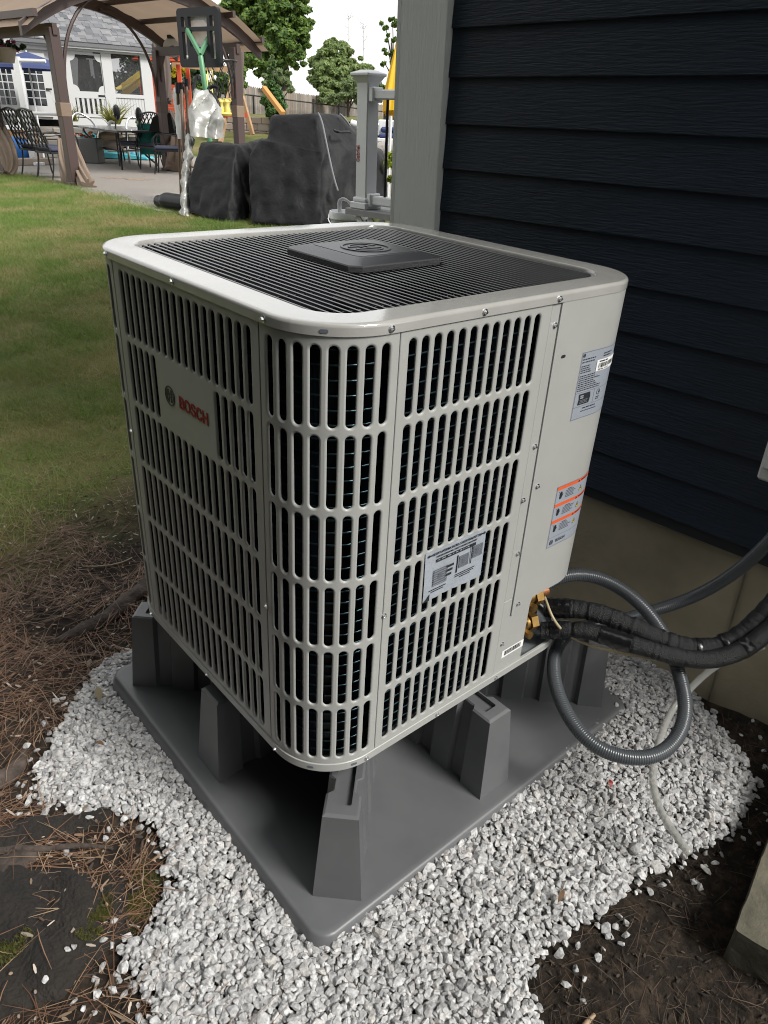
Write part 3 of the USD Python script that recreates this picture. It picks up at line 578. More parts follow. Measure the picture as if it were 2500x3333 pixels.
def stadium(sc, z0, z1, w, o):
    r = w / 2 + o; a = np.linspace(0, PI, 9)
    top = np.c_[sc + r * np.cos(a), z1 - w / 2 + r * np.sin(a)]; bot = np.c_[sc - r * np.cos(a), z0 + w / 2 - r * np.sin(a)]
    zz = np.linspace(0, 1, 2)[1:-1]
    return np.vstack([top, bot])
def ring_strip(loops, offs):
    """Joins outlines of equal length, each at its own depth."""
    n = len(loops[0]); v = np.vstack([wrap(l, o) for l, o in zip(loops, offs)]); q = np.arange(n); q1 = (q + 1) % n; f = []
    for k in range(len(loops) - 1): f += [np.stack([k * n + q, k * n + q1, (k + 1) * n + q1], 1), np.stack([k * n + q, (k + 1) * n + q1, (k + 1) * n + q], 1)]
    return tm(v, np.vstack(f))
SLOT_W, LIP = 0.0136, 0.0032
ROWS = [(0.7425 - 0.1235 * k - 0.112, 0.7425 - 0.1235 * k) for k in range(6)]
def rect_loop(s0, s1, z0, z1, o=0.0):
    n = max(2, int((s1 - s0) / 0.006)); ss = np.linspace(s0 + o, s1 - o, n)
    return np.vstack([np.c_[ss, np.full(n, z0 + o)], np.c_[np.full(2, s1 - o), np.linspace(z0 + o, z1 - o, 4)[1:-1]], np.c_[ss[::-1], np.full(n, z1 - o)], np.c_[np.full(2, s0 + o), np.linspace(z1 - o, z0 + o, 4)[1:-1]]])
def panel(s0, s1, z0, z1, slots, off=0.0):
    holes = [sg.Polygon(stadium(*q, SLOT_W, LIP)) for q in slots]
    face = sg.Polygon(rect_loop(s0, s1, z0, z1, 0.0012)).difference(unary_union(holes)) if holes else sg.Polygon(rect_loop(s0, s1, z0, z1, 0.0012))
    ms = [sheet(face, off)]
    th = np.radians([0, 30, 60, 90])
    for q in slots:
        loops = [stadium(*q, SLOT_W, LIP * (1 - math.sin(t))) for t in th] + [stadium(*q, SLOT_W, 0.0002)]
        ms.append(ring_strip([l[::-1] for l in loops], [off - 0.0026 * (1 - math.cos(t)) for t in th] + [off - 0.0036]))
    ms.append(ring_strip([rect_loop(s0, s1, z0, z1, 0.0012), rect_loop(s0, s1, z0, z1, 0.0003), rect_loop(s0, s1, z0, z1, 0.0)], [off, off - 0.0006, off - 0.006]))
    m = cat(ms); m.merge_vertices(digits_vertex=6); return m
U4 = Gf.Matrix4d(*[float(x) for k in range(3) for x in (*RU[:, k], 0)], 0, 0, 0, 1)
hp = thing('heat_pump', 'square light grey outdoor heat pump with slotted sides and black wire top', 'heat pump', matrix=U4)
PT, PB = 0.7552, 0.0005
def slot_grid(centres, rows=ROWS): return [(c, a, b) for a, b in rows for c in centres]
lc = [s_left(0.5703 - 0.0240 * i) for i in range(18)]
left_slots = slot_grid(lc, [ROWS[0]] + ROWS[2:]) + slot_grid(lc[:5] + lc[13:], [ROWS[1]])
part(hp, 'louvre_panel', panel(s_left(0.6015), s_left(0.1331), PB, PT, left_slots), 'paint', label='panel with a plain field for the maker\'s name', smooth=32)
cs = 0.5 * (s_left(0.1323) + s_right(0.1323)); half = s_right(0.1323) - cs
cc = [cs + (i - 3.5) * 0.0245 for i in range(8)]
part(hp, 'louvre_panel', panel(cs - half, cs + half, PB, PT, slot_grid(cc), 0.0), 'paint', smooth=32)
rc = [s_right(0.1570 + 0.02386 * i) for i in range(12)]
part(hp, 'louvre_panel', panel(s_right(0.1331), s_right(0.4510), PB, PT, slot_grid(rc)), 'paint', smooth=32)
fa = s_left(0.6020) - 2 * (half + 0.0005); fc = [s_left(0.6020) - (half + 0.0005) + (i - 3.5) * 0.0245 for i in range(8)]
part(hp, 'louvre_panel', panel(fa, s_left(0.6022), PB, PT, slot_grid(fc)), 'paint', smooth=32)
b0 = s_back(0.30); bspan = (fa + PER) - b0; nb = int((bspan - 0.05) / 0.0242)
part(hp, 'louvre_panel', panel(b0 + 0.001, fa + PER - 0.0008, PB, PT, slot_grid([b0 + bspan / 2 + (i - (nb - 1) / 2) * 0.0242 for i in range(nb)])), 'paint', smooth=32)
# strip beside the right panel, lower corner panel and the plain service cover round the right corner
part(hp, 'trim_strip', panel(s_right(0.4516), s_right(0.4800), 0.1830, PT - 0.001, [], -0.0012), 'paint', smooth=32)
part(hp, 'lower_panel', panel(s_right(0.4516), s_right(0.5400), PB, 0.1822, [], -0.0014), 'paint', smooth=32)
c0, c1 = s_right(0.4742), s_back(0.2990)
def rounded(P, r): return sg.Polygon(P).buffer(-r).buffer(2 * r).buffer(-r)
n_ = s_right(0.5390)
cover = rounded([(c0, PT), (c0 + 0.0035, 0.1400), (n_ - 0.006, 0.1400), (n_, 0.1605), (c1, 0.1605), (c1, PT)], 0.004)
cl = sheet(cover, 0.0016)
co = np.array(sg.LinearRing(cover.exterior.coords[:-1]).segmentize(0.006).coords)[:-1]
part(hp, 'service_cover', cat([cl, ring_strip([co, co], [0.0016, -0.004])]), 'paint', smooth=32)
# coil behind the slots
def band(s0, s1, z0, z1, off, n=160): return grid_mesh(n, 2, lambda u, v: np.concatenate([path(s0 + (s1 - s0) * u, off), (z0 + (z1 - z0) * v)[..., None]], -1))
coil = part(hp, 'coil', band(-0.62, s_right(0.462), 0.0, 0.75, -0.024), 'coil_fin')
def fins(s0, s1, pitch, off0, off1):
    ss = np.arange(s0, s1, pitch); a, b = path(ss, off0), path(ss, off1); n = len(ss); z = np.zeros(n)
    v = np.stack([np.c_[a, z], np.c_[b, z], np.c_[b, z + 0.75], np.c_[a, z + 0.75]], 1).reshape(-1, 3); o = np.arange(n)[:, None] * 4
    return tm(v, np.vstack([np.hstack([o, o + 1, o + 2]), np.hstack([o, o + 2, o + 3])]))
part(coil, 'fins', fins(-0.62, s_right(0.46), 0.0021, -0.0235, -0.0195), 'coil_fin', kind='stuff')
st = np.linspace(-0.62, s_right(0.46), 240)
part(coil, 'tubes', cat([sweep(np.c_[path(st, -0.0215), np.full(240, 0.012 + 0.0212 * k)], 0.0019, 6) for k in range(35)]), 'coil_tube', kind='stuff', smooth=True)
part(hp, 'inner_box', cat([band(0, PER, 0.004, 0.755, -0.045, 260), poly_extrude([tuple(path(V(s), -0.03)[0]) for s in np.linspace(0, PER, 80)[:-1]], 0.004, 0.60)]), 'dark_inside')
# fan under the grille
fanc = (SU / 2, SV / 2)
fan = []
for k in range(3):
    a = np.linspace(0, 1, 10); t0 = k * 2 * PI / 3 + 0.4
    fan.append(grid_mesh(8, 10, lambda u, v: np.stack([fanc[0] + (0.05 + 0.22 * u) * np.cos(t0 + (v - 0.5) * 1.3 + u * 0.5), fanc[1] + (0.05 + 0.22 * u) * np.sin(t0 + (v - 0.5) * 1.3 + u * 0.5), 0.655 + (v - 0.5) * 0.07 * (1 - 0.3 * u)], -1)))
fan.append(cyl((*fanc, 0.62), (*fanc, 0.70), 0.055, 24))
part(hp, 'fan', cat(fan), 'cap_black', smooth=40)
# lid
LZ = 0.7722
prof = [(-0.0005, 0.7552), (0.0022, 0.7552), (0.0026, 0.7556), (0.0026, 0.7660)] + [(-0.0036 + 0.0062 * math.cos(t), 0.7660 + 0.0062 * math.sin(t)) for t in np.radians([15, 35, 55, 75])] + [(-0.0040, LZ), (-0.0500, LZ), (-0.0528, LZ - 0.0008), (-0.0545, LZ - 0.003), (-0.0552, LZ - 0.007), (-0.0552, LZ - 0.020)]
ss = np.unique(np.r_[S_CUTS[(S_CUTS >= 0) & (S_CUTS < PER)], np.linspace(0, PER, 60)[:-1]]); npf = len(prof)
lv = np.vstack([np.c_[path(ss, o), np.full(len(ss), z)] for o, z in prof]); L = len(ss); q = np.arange(L); q1 = (q + 1) % L
lf = np.vstack([np.vstack([np.stack([k * L + q, k * L + q1, (k + 1) * L + q1], 1), np.stack([k * L + q, (k + 1) * L + q1, (k + 1) * L + q], 1)]) for k in range(npf - 1)])
lid = part(hp, 'lid', tm(lv, lf), 'lid_paint', smooth=30)
# base pan with its rim
bp = [(-0.004, 0.0002), (0.0012, 0.0002), (0.0022, -0.0006), (0.0022, -0.0165), (0.0012, -0.0175), (-0.004, -0.0175)]
bv = np.vstack([np.c_[path(ss, o), np.full(L, z)] for o, z in bp])
bf = np.vstack([np.vstack([np.stack([k * L + q, (k + 1) * L + q1, k * L + q1], 1), np.stack([k * L + q, (k + 1) * L + q, (k + 1) * L + q1], 1)]) for k in range(len(bp) - 1)])
pan = part(hp, 'base_pan', tm(bv, bf), 'paint', smooth=30)
part(pan, 'pan_floor', poly_extrude([tuple(path(V(s), -0.003)[0]) for s in np.linspace(0, PER, 120)[:-1]], 0.004, -0.0165), 'galvanised')
# wire grille
gr = part(hp, 'grille_frame', sweep(np.c_[path(np.linspace(0, PER, 120)[:-1], -0.060), np.full(119, 0.7600)], 0.0022, 8, closed=True), 'wire_black', smooth=True)
inner = sg.Polygon([tuple(path(V(s), -0.0590)[0]) for s in np.linspace(0, PER, 240)[:-1]])
k = 0; u = 0.0665
while u < SU - 0.060:
    g = inner.intersection(sg.LineString([(u, -1), (u, 2)])); (x0, y0), (x1, y1) = g.coords[0], g.coords[-1]
    if y1 - y0 > 0.05:
        yy = np.r_[y0, y0, y0 + 0.0015, y0 + 0.005, np.linspace(y0 + 0.02, y1 - 0.02, 12), y1 - 0.005, y1 - 0.0015, y1, y1]; zz = np.r_[0.7575, 0.7620, 0.7645, 0.7657, np.full(12, 0.7660), 0.7657, 0.7645, 0.7620, 0.7575]
        part(gr, 'wire', sweep(np.c_[np.full(len(yy), u), yy, zz], 0.00175, 8), 'wire_black', smooth=True)
    u += 0.01415
for v in (0.095, 0.210, 0.330, 0.415, 0.500, 0.617):
    g = inner.intersection(sg.LineString([(-1, v), (2, v)])); (x0, y0), (x1, y1) = g.coords[0], g.coords[-1]
    part(gr, 'cross_wire', sweep(np.c_[np.linspace(x0, x1, 3), np.full(3, v), np.full(3, 0.7622)], 0.0021, 7), 'wire_black', smooth=True)
# black plastic cap with the raised ring emblem
def oct_ring(h, c, z): return [(sx * a, sy * b, z) for sx, sy, a, b in ((1, 1, h, h - c), (1, 1, h - c, h), (-1, 1, h - c, h), (-1, 1, h, h - c), (-1, -1, h, h - c), (-1, -1, h - c, h), (1, -1, h - c, h), (1, -1, h, h - c))]
CX, CY_ = 0.374, 0.372
rings = [oct_ring(0.102, 0.016, 0.7665), oct_ring(0.106, 0.017, 0.7680), oct_ring(0.106, 0.017, 0.7765), oct_ring(0.1045, 0.0168, 0.7785), oct_ring(0.074, 0.010, 0.7858), oct_ring(0.072, 0.0096, 0.7860)]
cv = np.array([p_ for r in rings for p_ in r]) + V(CX, CY_, 0); cf = []
for k in range(len(rings) - 1):
    for j in range(8): a, b = k * 8 + j, k * 8 + (j + 1) % 8; cf += [[a, b, b + 8], [a, b + 8, a + 8]]
o = (len(rings) - 1) * 8
for j in range(1, 7): cf.append([o, o + j, o + j + 1]); cf.append([0, j + 1, j])
cap = part(hp, 'fan_cap', tm(cv, cf), 'cap_black', smooth=20)
part(cap, 'inlay', poly_extrude([p_[:2] for p_ in (np.array(oct_ring(0.0690, 0.0090, 0)) + V(CX, CY_, 0))], 0.0006, 0.7860), 'cap_black')
def emblem(R, t=0.13):
    """A ring with an armature inside it: two bowed uprights joined by a bar."""
    c = sg.Point(0, 0); ring = c.buffer(R, 48).difference(c.buffer(R * (1 - t), 48))
    shell = c.buffer(R * 0.70, 48).difference(c.buffer(R * (0.70 - t * 0.8), 48))
    sides = shell.difference(sg.box(-R * 0.22, -R, R * 0.22, R)); w = R * t * 0.85
    ups = [sg.box(x - w / 2, -R * 0.66, x + w / 2, R * 0.66) for x in (-R * 0.24, R * 0.24)]
    bars = [sg.box(-R * 0.24, y - w / 2, R * 0.24, y + w / 2) for y in (-R * 0.16, R * 0.16)]
    return unary_union([ring, sides] + ups + bars).buffer(0)
def flat_solid(geom, h): return cat([trimesh.creation.extrude_polygon(g, h, engine='earcut') for g in getattr(geom, 'geoms', [geom])])
part(cap, 'emblem', place(flat_solid(emblem(0.046, 0.10), 0.0016), (CX, CY_ - 0.004, 0.7866), (0, -1, 0), (1, 0, 0)), 'cap_black')
# screws
def screw(c, nrm, r=0.0044):
    nrm = np.asarray(nrm, float); s = np.cross(nrm, (0, 0, 1.0)); s /= np.linalg.norm(s)
    head = lathe([(0, 0.0046), (r * 0.55, 0.0042), (r * 0.68, 0.0016), (r * 1.15, 0.0012), (r * 1.15, 0)], 10); slot = box(-r * 0.5, r * 0.5, -r * 0.1, r * 0.1, 0.0040, 0.0050)
    return place(cat([head, slot]), c, s, np.cross(nrm, s), nrm)
def screw_at(s, z, off, r=0.0044):
    a, b = path(V(s), off)[0], path(V(s), off + 0.01)[0]; part(hp, 'screw', screw((*a, z), (*((b - a) / 0.01), 0), r), 'zinc', smooth=30)
for s in (s_left(0.618), s_left(0.369), s_left(0.1155), s_right(0.1136), s_right(0.290), s_right(0.4625), s_back(0.13), s_left(0.618) - 0.24): screw_at(s, 0.7622, 0.0026)
for s in (s_left(0.614), s_left(0.3625), s_left(0.1145), s_right(0.1127), s_right(0.2892), s_right(0.4591)): screw_at(s, -0.0089, 0.0022, 0.0038)
screw_at(s_left(0.6035), 0.436, 0.0002); screw_at(s_left(0.1330), 0.2965, 0.0002); screw_at(s_right(0.1345), 0.2960, 0.0002)
for s, z, o in ((s_right(0.4665), 0.7195, -0.0012), (s_right(0.4660), 0.5090, -0.0012), (s_right(0.4560), 0.4070, 0.0), (s_right(0.4900), 0.4260, 0.0016), (s_right(0.4680), 0.2890, -0.0012), (s_right(0.4930), 0.1640, 0.0016), (s_right(0.4660), 0.0740, -0.0014)): screw_at(s, z, o)
for s, z, o in ((0.5 * ARC, 0.7618, 0.0027), (0.42 * ARC, -0.0088, 0.0023), (0.85 * ARC, -0.0088, 0.0023), (s_right(0.50), 0.6640, 0.0017)):
    a, b = path(V(s), o)[0], path(V(s), o + 0.01)[0]; nrm = np.r_[(b - a) / 0.01, 0]
    part(hp, 'punched_hole', place(poly_extrude(sg.LineString([(-0.0032, 0), (0.0032, 0)]).buffer(0.0026, 6), 0.0004), (*a, z), np.cross((0, 0, 1.0), nrm), (0, 0, 1), nrm), 'dark_print' if z > 0.6 and s > ARC else 'grey_print')
# maker's name and emblem on the left face
part(hp, 'emblem', place(flat_solid(emblem(0.0175, 0.12), 0.0007), (-0.0002, 0.4200, 0.5635), (0, -1, 0), (0, 0, 1)), 'dark_print')
tmh = meshkit.text_mesh('BOSCH', 0.0205, 0.0008, True); tmh.vertices[:, 0] *= 0.0985 / tmh.bounds[1, 0]
part(hp, 'brand_lettering', place(tmh, (-0.0002, 0.3880, 0.5538), (0, -1, 0), (0, 0, 1)), 'red_print')
# labels: outlines in (path length, z), bent on to the casing
def rects(R): return unary_union([sg.box(*r) for r in R])
def text_poly(t, x, z, h, w=None, bold=False):
    m = meshkit.text_mesh(t, h, 0.001, bold); v = m.vertices.copy(); f = m.faces[(m.face_normals[:, 2] > 0.9)]
    if w: v[:, 0] *= w / v[:, 0].max()
    return sg.MultiPolygon([sg.Polygon(v[q][:, :2] + V(x, z)) for q in f]).buffer(1e-5)
def lines_of_print(x0, x1, z1, n, dz, h, seed, word=0.010):
    q = np.random.default_rng(seed); R = []
    for k in range(n):
        x = x0; end = x0 + (x1 - x0) * q.uniform(0.6, 1.0)
        while x < end:
            w = q.uniform(0.35, 1.3) * word; R.append((x, z1 - k * dz - h, min(x + w, end), z1 - k * dz)); x += w + h * 0.8
    return rects(R)
lx0, lx1 = s_right(0.5547), s_right(0.5547) + 0.158
name = part(hp, 'rating_label', sheet(sg.box(lx0, 0.5362, lx1, 0.6622), 0.0019), 'label_silver', smooth=40)
fr = sg.box(lx0 + 0.0012, 0.5374, lx1 - 0.0012, 0.6610)
ink = [fr.difference(fr.buffer(-0.0005)), rects([(lx0, 0.5605, lx1, 0.5609), (lx0, 0.5870, lx1, 0.5874), (lx0 + 0.058, 0.5607, lx0 + 0.0585, 0.5872)])]
ink += [__import__('shapely').affinity.translate(emblem(0.0036, 0.2), lx0 + 0.0068, 0.6555), lines_of_print(lx0 + 0.004, lx0 + 0.052, 0.6492, 2, 0.0050, 0.0020, 1, 0.006), lines_of_print(lx0 + 0.004, lx0 + 0.040, 0.6370, 4, 0.0038, 0.0019, 2, 0.006), lines_of_print(lx0 + 0.004, lx0 + 0.075, 0.6190, 8, 0.0038, 0.0018, 3, 0.006),
        lines_of_print(lx0 + 0.066, lx0 + 0.095, 0.6520, 2, 0.0045, 0.0022, 4, 0.01), sg.Point(lx0 + 0.072, 0.5790).buffer(0.0055).difference(sg.Point(lx0 + 0.072, 0.5790).buffer(0.0042)), sg.Point(lx0 + 0.074, 0.5790).buffer(0.002), lines_of_print(lx0 + 0.066, lx0 + 0.080, 0.5705, 2, 0.0034, 0.0018, 5), lines_of_print(lx0 + 0.030, lx0 + 0.078, 0.5570, 1, 0.003, 0.0022, 6, 0.014), lines_of_print(lx0 + 0.026, lx0 + 0.082, 0.5510, 1, 0.003, 0.0015, 7, 0.008)]
part(name, 'print', sheet(unary_union(ink), 0.0022), 'dark_print')
part(name, 'certificate_mark', sheet(rounded([(lx0 + 0.012, 0.5640), (lx0 + 0.046, 0.5640), (lx0 + 0.048, 0.5745), (lx0 + 0.046, 0.5845), (lx0 + 0.012, 0.5845), (lx0 + 0.014, 0.5745)], 0.002), 0.0023), 'dark_print')
part(name, 'white_print', sheet(unary_union([lines_of_print(lx0 + 0.017, lx0 + 0.030, 0.5815, 2, 0.0036, 0.0024, 8, 0.02), lines_of_print(lx0 + 0.017, lx0 + 0.042, 0.5725, 3, 0.0026, 0.0005, 9, 0.02)]), 0.0026), 'label_silver')
bx0 = s_right(0.6035)
bc = part(hp, 'barcode_label', sheet(sg.box(bx0, 0.6204, bx0 + 0.085, 0.6410), 0.0027), 'label_white', smooth=40)
qb = np.random.default_rng(5); R = []; x = bx0 + 0.006
while x < bx0 + 0.078: w = qb.choice([0.0006, 0.0010, 0.0016]); R.append((x, 0.6262, x + w, 0.6345)); x += w + qb.choice([0.0006, 0.0011, 0.0018])
part(bc, 'print', sheet(unary_union([rects(R), lines_of_print(bx0 + 0.007, bx0 + 0.05, 0.6390, 1, 1, 0.0024, 3, 0.03), text_poly('S/N: 3064-373-002', bx0 + 0.006, 0.6218, 0.0028, 0.034, True)]), 0.0030), 'dark_print')
wl = part(hp, 'warning_label', sheet(sg.box(lx0, 0.2685, lx0 + 0.150, 0.4050), 0.0019), 'label_silver', smooth=40)
fr = sg.box(lx0 + 0.001, 0.2695, lx0 + 0.149, 0.4040); ink = [fr.difference(fr.buffer(-0.0005)), rects([(lx0, 0.2905, lx0 + 0.15, 0.2909)])]
for k in range(3):
    zt = 0.4030 - 0.0365 * k
    part(wl, 'orange_band', sheet(sg.box(lx0 + 0.001, zt - 0.0072, lx0 + 0.149, zt), 0.0022), 'label_orange', smooth=40)
    tri = sg.Polygon([(lx0 + 0.073, zt - 0.027), (lx0 + 0.085, zt - 0.027), (lx0 + 0.079, zt - 0.0155)])
    part(wl, 'hazard_triangle', sheet(tri, 0.0022), 'label_yellow'); ink.append(tri.difference(tri.buffer(-0.0008))); ink.append(sg.Point(lx0 + 0.079, zt - 0.0225).buffer(0.0017))
    ink.append(sg.Polygon([(lx0 + 0.066, zt - 0.0062), (lx0 + 0.073, zt - 0.0062), (lx0 + 0.0695, zt - 0.001)])); ink.append(lines_of_print(lx0 + 0.076, lx0 + 0.112, zt - 0.002, 1, 1, 0.0032, 40 + k, 0.03))
    hand = unary_union([sg.Point(lx0 + 0.0155, zt - 0.0235).buffer(0.0040)] + [sg.LineString([(lx0 + 0.0125 + j * 0.002, zt - 0.021), (lx0 + 0.0125 + j * 0.0022, zt - (0.0125 if j in (1, 2) else 0.0145))]).buffer(0.0008) for j in range(4)] + [sg.LineString([(lx0 + 0.018, zt - 0.0235), (lx0 + 0.0215, zt - 0.0185)]).buffer(0.0009), sg.LineString([(lx0 + 0.008, zt - 0.010), (lx0 + 0.0105, zt - 0.013)]).buffer(0.0003)])
    ink += [hand, lines_of_print(lx0 + 0.036, lx0 + 0.054, zt - 0.0105, 1, 1, 0.0016, 20 + k, 0.03), lines_of_print(lx0 + 0.030, lx0 + 0.066, zt - 0.0138, 5, 0.0033, 0.0013, 30 + k, 0.02)]
ink += [__import__('shapely').affinity.translate(emblem(0.0056, 0.16), lx0 + 0.0125, 0.2795), text_poly('BOSCH', lx0 + 0.0255, 0.2765, 0.0062, 0.030, True)]
part(wl, 'print', sheet(unary_union(ink), 0.0024), 'dark_print')
# antenna sticker over the slots of the right face
def st_pt(x, z): return V(0.2165 + 0.1445 * x + 0.003 * (1 - z), -0.0016 - 0.0006 * math.sin(x * 21), 0.2835 + 0.0985 * z)
an = part(hp, 'antenna_sticker', grid_mesh(26, 8, lambda u_, v_: np.stack([0.2165 + 0.1445 * u_ + 0.003 * (1 - v_), -0.0020 - 0.0007 * np.sin(u_ * 37) * (0.4 + 0.6 * (1 - v_)) - 0.0006 * np.sin(u_ * 11 + v_ * 4), 0.2855 - 0.0022 * u_ * 0 + 0.0975 * v_ - 0.004 * (1 - v_) * np.abs(u_ - 0.35)], -1)), 'sticker_grey', smooth=True)
A0, Z0_ = 0.2185, 0.2850
sk = [text_poly('MOUNT ANTENNA ON 3RD LOUVER FROM BOTTOM', A0 + 0.0135, Z0_ + 0.0890, 0.0044, 0.116, True), text_poly('FURTHEST FROM A WALL ON LEFT OR RIGHT SIDE OF UNIT', A0 + 0.0235, Z0_ + 0.0828, 0.0030, 0.096, True), sg.box(A0 + 0.0245, Z0_ + 0.0735, A0 + 0.1175, Z0_ + 0.0795).difference(lines_of_print(A0 + 0.027, A0 + 0.150, Z0_ + 0.0781, 1, 1, 0.0024, 3, 0.011))]
for sx, xx in ((-1, A0 + 0.0025), (1, A0 + 0.1405)): sk.append(sg.Polygon([(xx, Z0_ + 0.0912), (xx - sx * 0.0035, Z0_ + 0.0947), (xx - sx * 0.0035, Z0_ + 0.0924), (xx - sx * 0.0095, Z0_ + 0.0924), (xx - sx * 0.0095, Z0_ + 0.0900), (xx - sx * 0.0035, Z0_ + 0.0900), (xx - sx * 0.0035, Z0_ + 0.0877)]))
sk += [sg.box(A0 + 0.0745, Z0_ + 0.033, A0 + 0.0765, Z0_ + 0.068), sg.box(A0 + 0.1085, Z0_ + 0.039, A0 + 0.1105, Z0_ + 0.074)]
for k in range(3): b_ = sg.box(A0 + 0.050, Z0_ + 0.0525 - 0.0085 * k, A0 + 0.0665 - 0.002 * k, Z0_ + 0.0570 - 0.0085 * k); sk.append(b_)
sk += [lines_of_print(A0 + 0.012, A0 + 0.066, Z0_ + 0.0205, 1, 1, 0.0017, 60, 0.009), lines_of_print(A0 + 0.018, A0 + 0.055, Z0_ + 0.0165, 1, 1, 0.0017, 61, 0.009), lines_of_print(A0 + 0.074, A0 + 0.130, Z0_ + 0.0295, 2, 0.0038, 0.0016, 62, 0.009), lines_of_print(A0 + 0.085, A0 + 0.118, Z0_ + 0.0215, 1, 1, 0.0016, 63, 0.009), sg.Polygon([(A0 + 0.001, Z0_ + 0.0005), (A0 + 0.014, Z0_ + 0.0005), (A0 + 0.014, Z0_ + 0.013)])]
part(an, 'print', place(flat_solid(unary_union(sk), 0.0004), (0, -0.0038, 0), (1, 0, 0), (0, 0, 1)), 'dark_print')
pics = []
for x0, z0, w, h in ((A0 + 0.020, Z0_ + 0.026, 0.032, 0.032), (A0 + 0.0795, Z0_ + 0.040, 0.0235, 0.024), (A0 + 0.1135, Z0_ + 0.048, 0.0235, 0.024)):
    pics.append(sg.box(x0, z0, x0 + w, z0 + h).difference(unary_union([sg.box(x0 + 0.001, z0 + 0.001 + j * h / 7, x0 + w - 0.001, z0 + (j + 0.62) * h / 7) for j in range(7)])))
    pics.append(sg.box(x0 + w * 0.36, z0 + h * 0.36, x0 + w * 0.62, z0 + h * 0.64))
part(an, 'diagrams', place(flat_solid(unary_union(pics), 0.0004), (0, -0.0036, 0), (1, 0, 0), (0, 0, 1)), 'grey_print', kind='stuff')
sl = part(hp, 'serial_sticker', sheet(sg.Polygon([(s_right(0.4715), 0.0330), (s_right(0.5392), 0.0330), (s_right(0.5392), 0.0520), (s_right(0.4715), 0.0520)]), -0.0009), 'label_white')
R = []; x = s_right(0.4790)
while x < s_right(0.530): w = qb.choice([0.0007, 0.0011, 0.0017]); R.append((x, 0.0372, x + w, 0.0490)); x += w + qb.choice([0.0007, 0.0012])
part(sl, 'print', sheet(rects(R), -0.0006), 'dark_print')
# open corner below the cover: back plate, service valves
part(hp, 'valve_plate', cat([box(0.5395, 0.69, 0.150, 0.152, 0.0, 0.165), box(0.5385, 0.5405, 0.010, 0.150, 0.0, 0.165)]), 'galvanised')
vb = []
for z, vv, r in ((0.128, 0.036, 0.019), (0.060, 0.034, 0.017)):
    vb += [cyl((0.556, vv, z - 0.026), (0.556, vv, z + 0.030), r * 0.8, 12), cyl((0.556, vv, z + 0.030), (0.556, vv, z + 0.046), r * 0.65, 6), cyl((0.545, vv, z), (0.600, vv - 0.010, z), r * 0.85, 12), cyl((0.582, vv - 0.006, z), (0.598, vv - 0.010, z), r * 1.25, 6), cyl((0.556, vv - 0.004, z - 0.006), (0.556, vv - 0.038, z - 0.006), r * 0.5, 8), rbox(0.540, 0.568, vv - 0.020, vv + 0.020, z - 0.022, z + 0.020, 0.003)]
part(hp, 'service_valve', cat(vb[:6]), 'brass', smooth=30); part(hp, 'service_valve', cat(vb[6:]), 'brass', smooth=30)
part(hp, 'copper_stub', cyl((0.596, 0.028, 0.128), (0.622, 0.024, 0.128), 0.0125, 14), 'copper', smooth=30)

# ------------------------------------------------------------------ plastic stand under the heat pump
sd = thing('equipment_stand', 'dark grey moulded plastic stand with ribbed legs carrying the heat pump', 'equipment stand', matrix=U4)
PZ, LT = -0.272, -0.069
pl = sg.box(-0.054, -0.093, 0.910, 0.790)
def level(o, z, r): return np.c_[np.array(sg.box(-0.054 - o + r, -0.093 - o + r, 0.910 + o - r, 0.790 + o - r).buffer(r, 8).exterior.coords)[:-1][::-1], np.full(len(sg.box(0, 0, 1, 1).buffer(0.1, 8).exterior.coords) - 1, z)]
lv_ = [level(0.013, PZ - 0.042, 0.042), level(0.010, PZ - 0.020, 0.040), level(0.004, PZ - 0.004, 0.036), level(-0.002, PZ - 0.0005, 0.032), level(-0.010, PZ, 0.026)]
n = len(lv_[0]); q = np.arange(n); q1 = (q + 1) % n
plm = tm(np.vstack(lv_ + [[[0.428, 0.348, PZ]]]), np.vstack([np.vstack([np.stack([k * n + q, (k + 1) * n + q1, k * n + q1], 1), np.stack([k * n + q, (k + 1) * n + q, (k + 1) * n + q1], 1)]) for k in range(4)] + [np.stack([4 * n + q, 0 * q + 5 * n, 4 * n + q1], 1)]))
plm.fix_normals()
part(sd, 'base_plate', plm, 'stand_plastic', smooth=40)
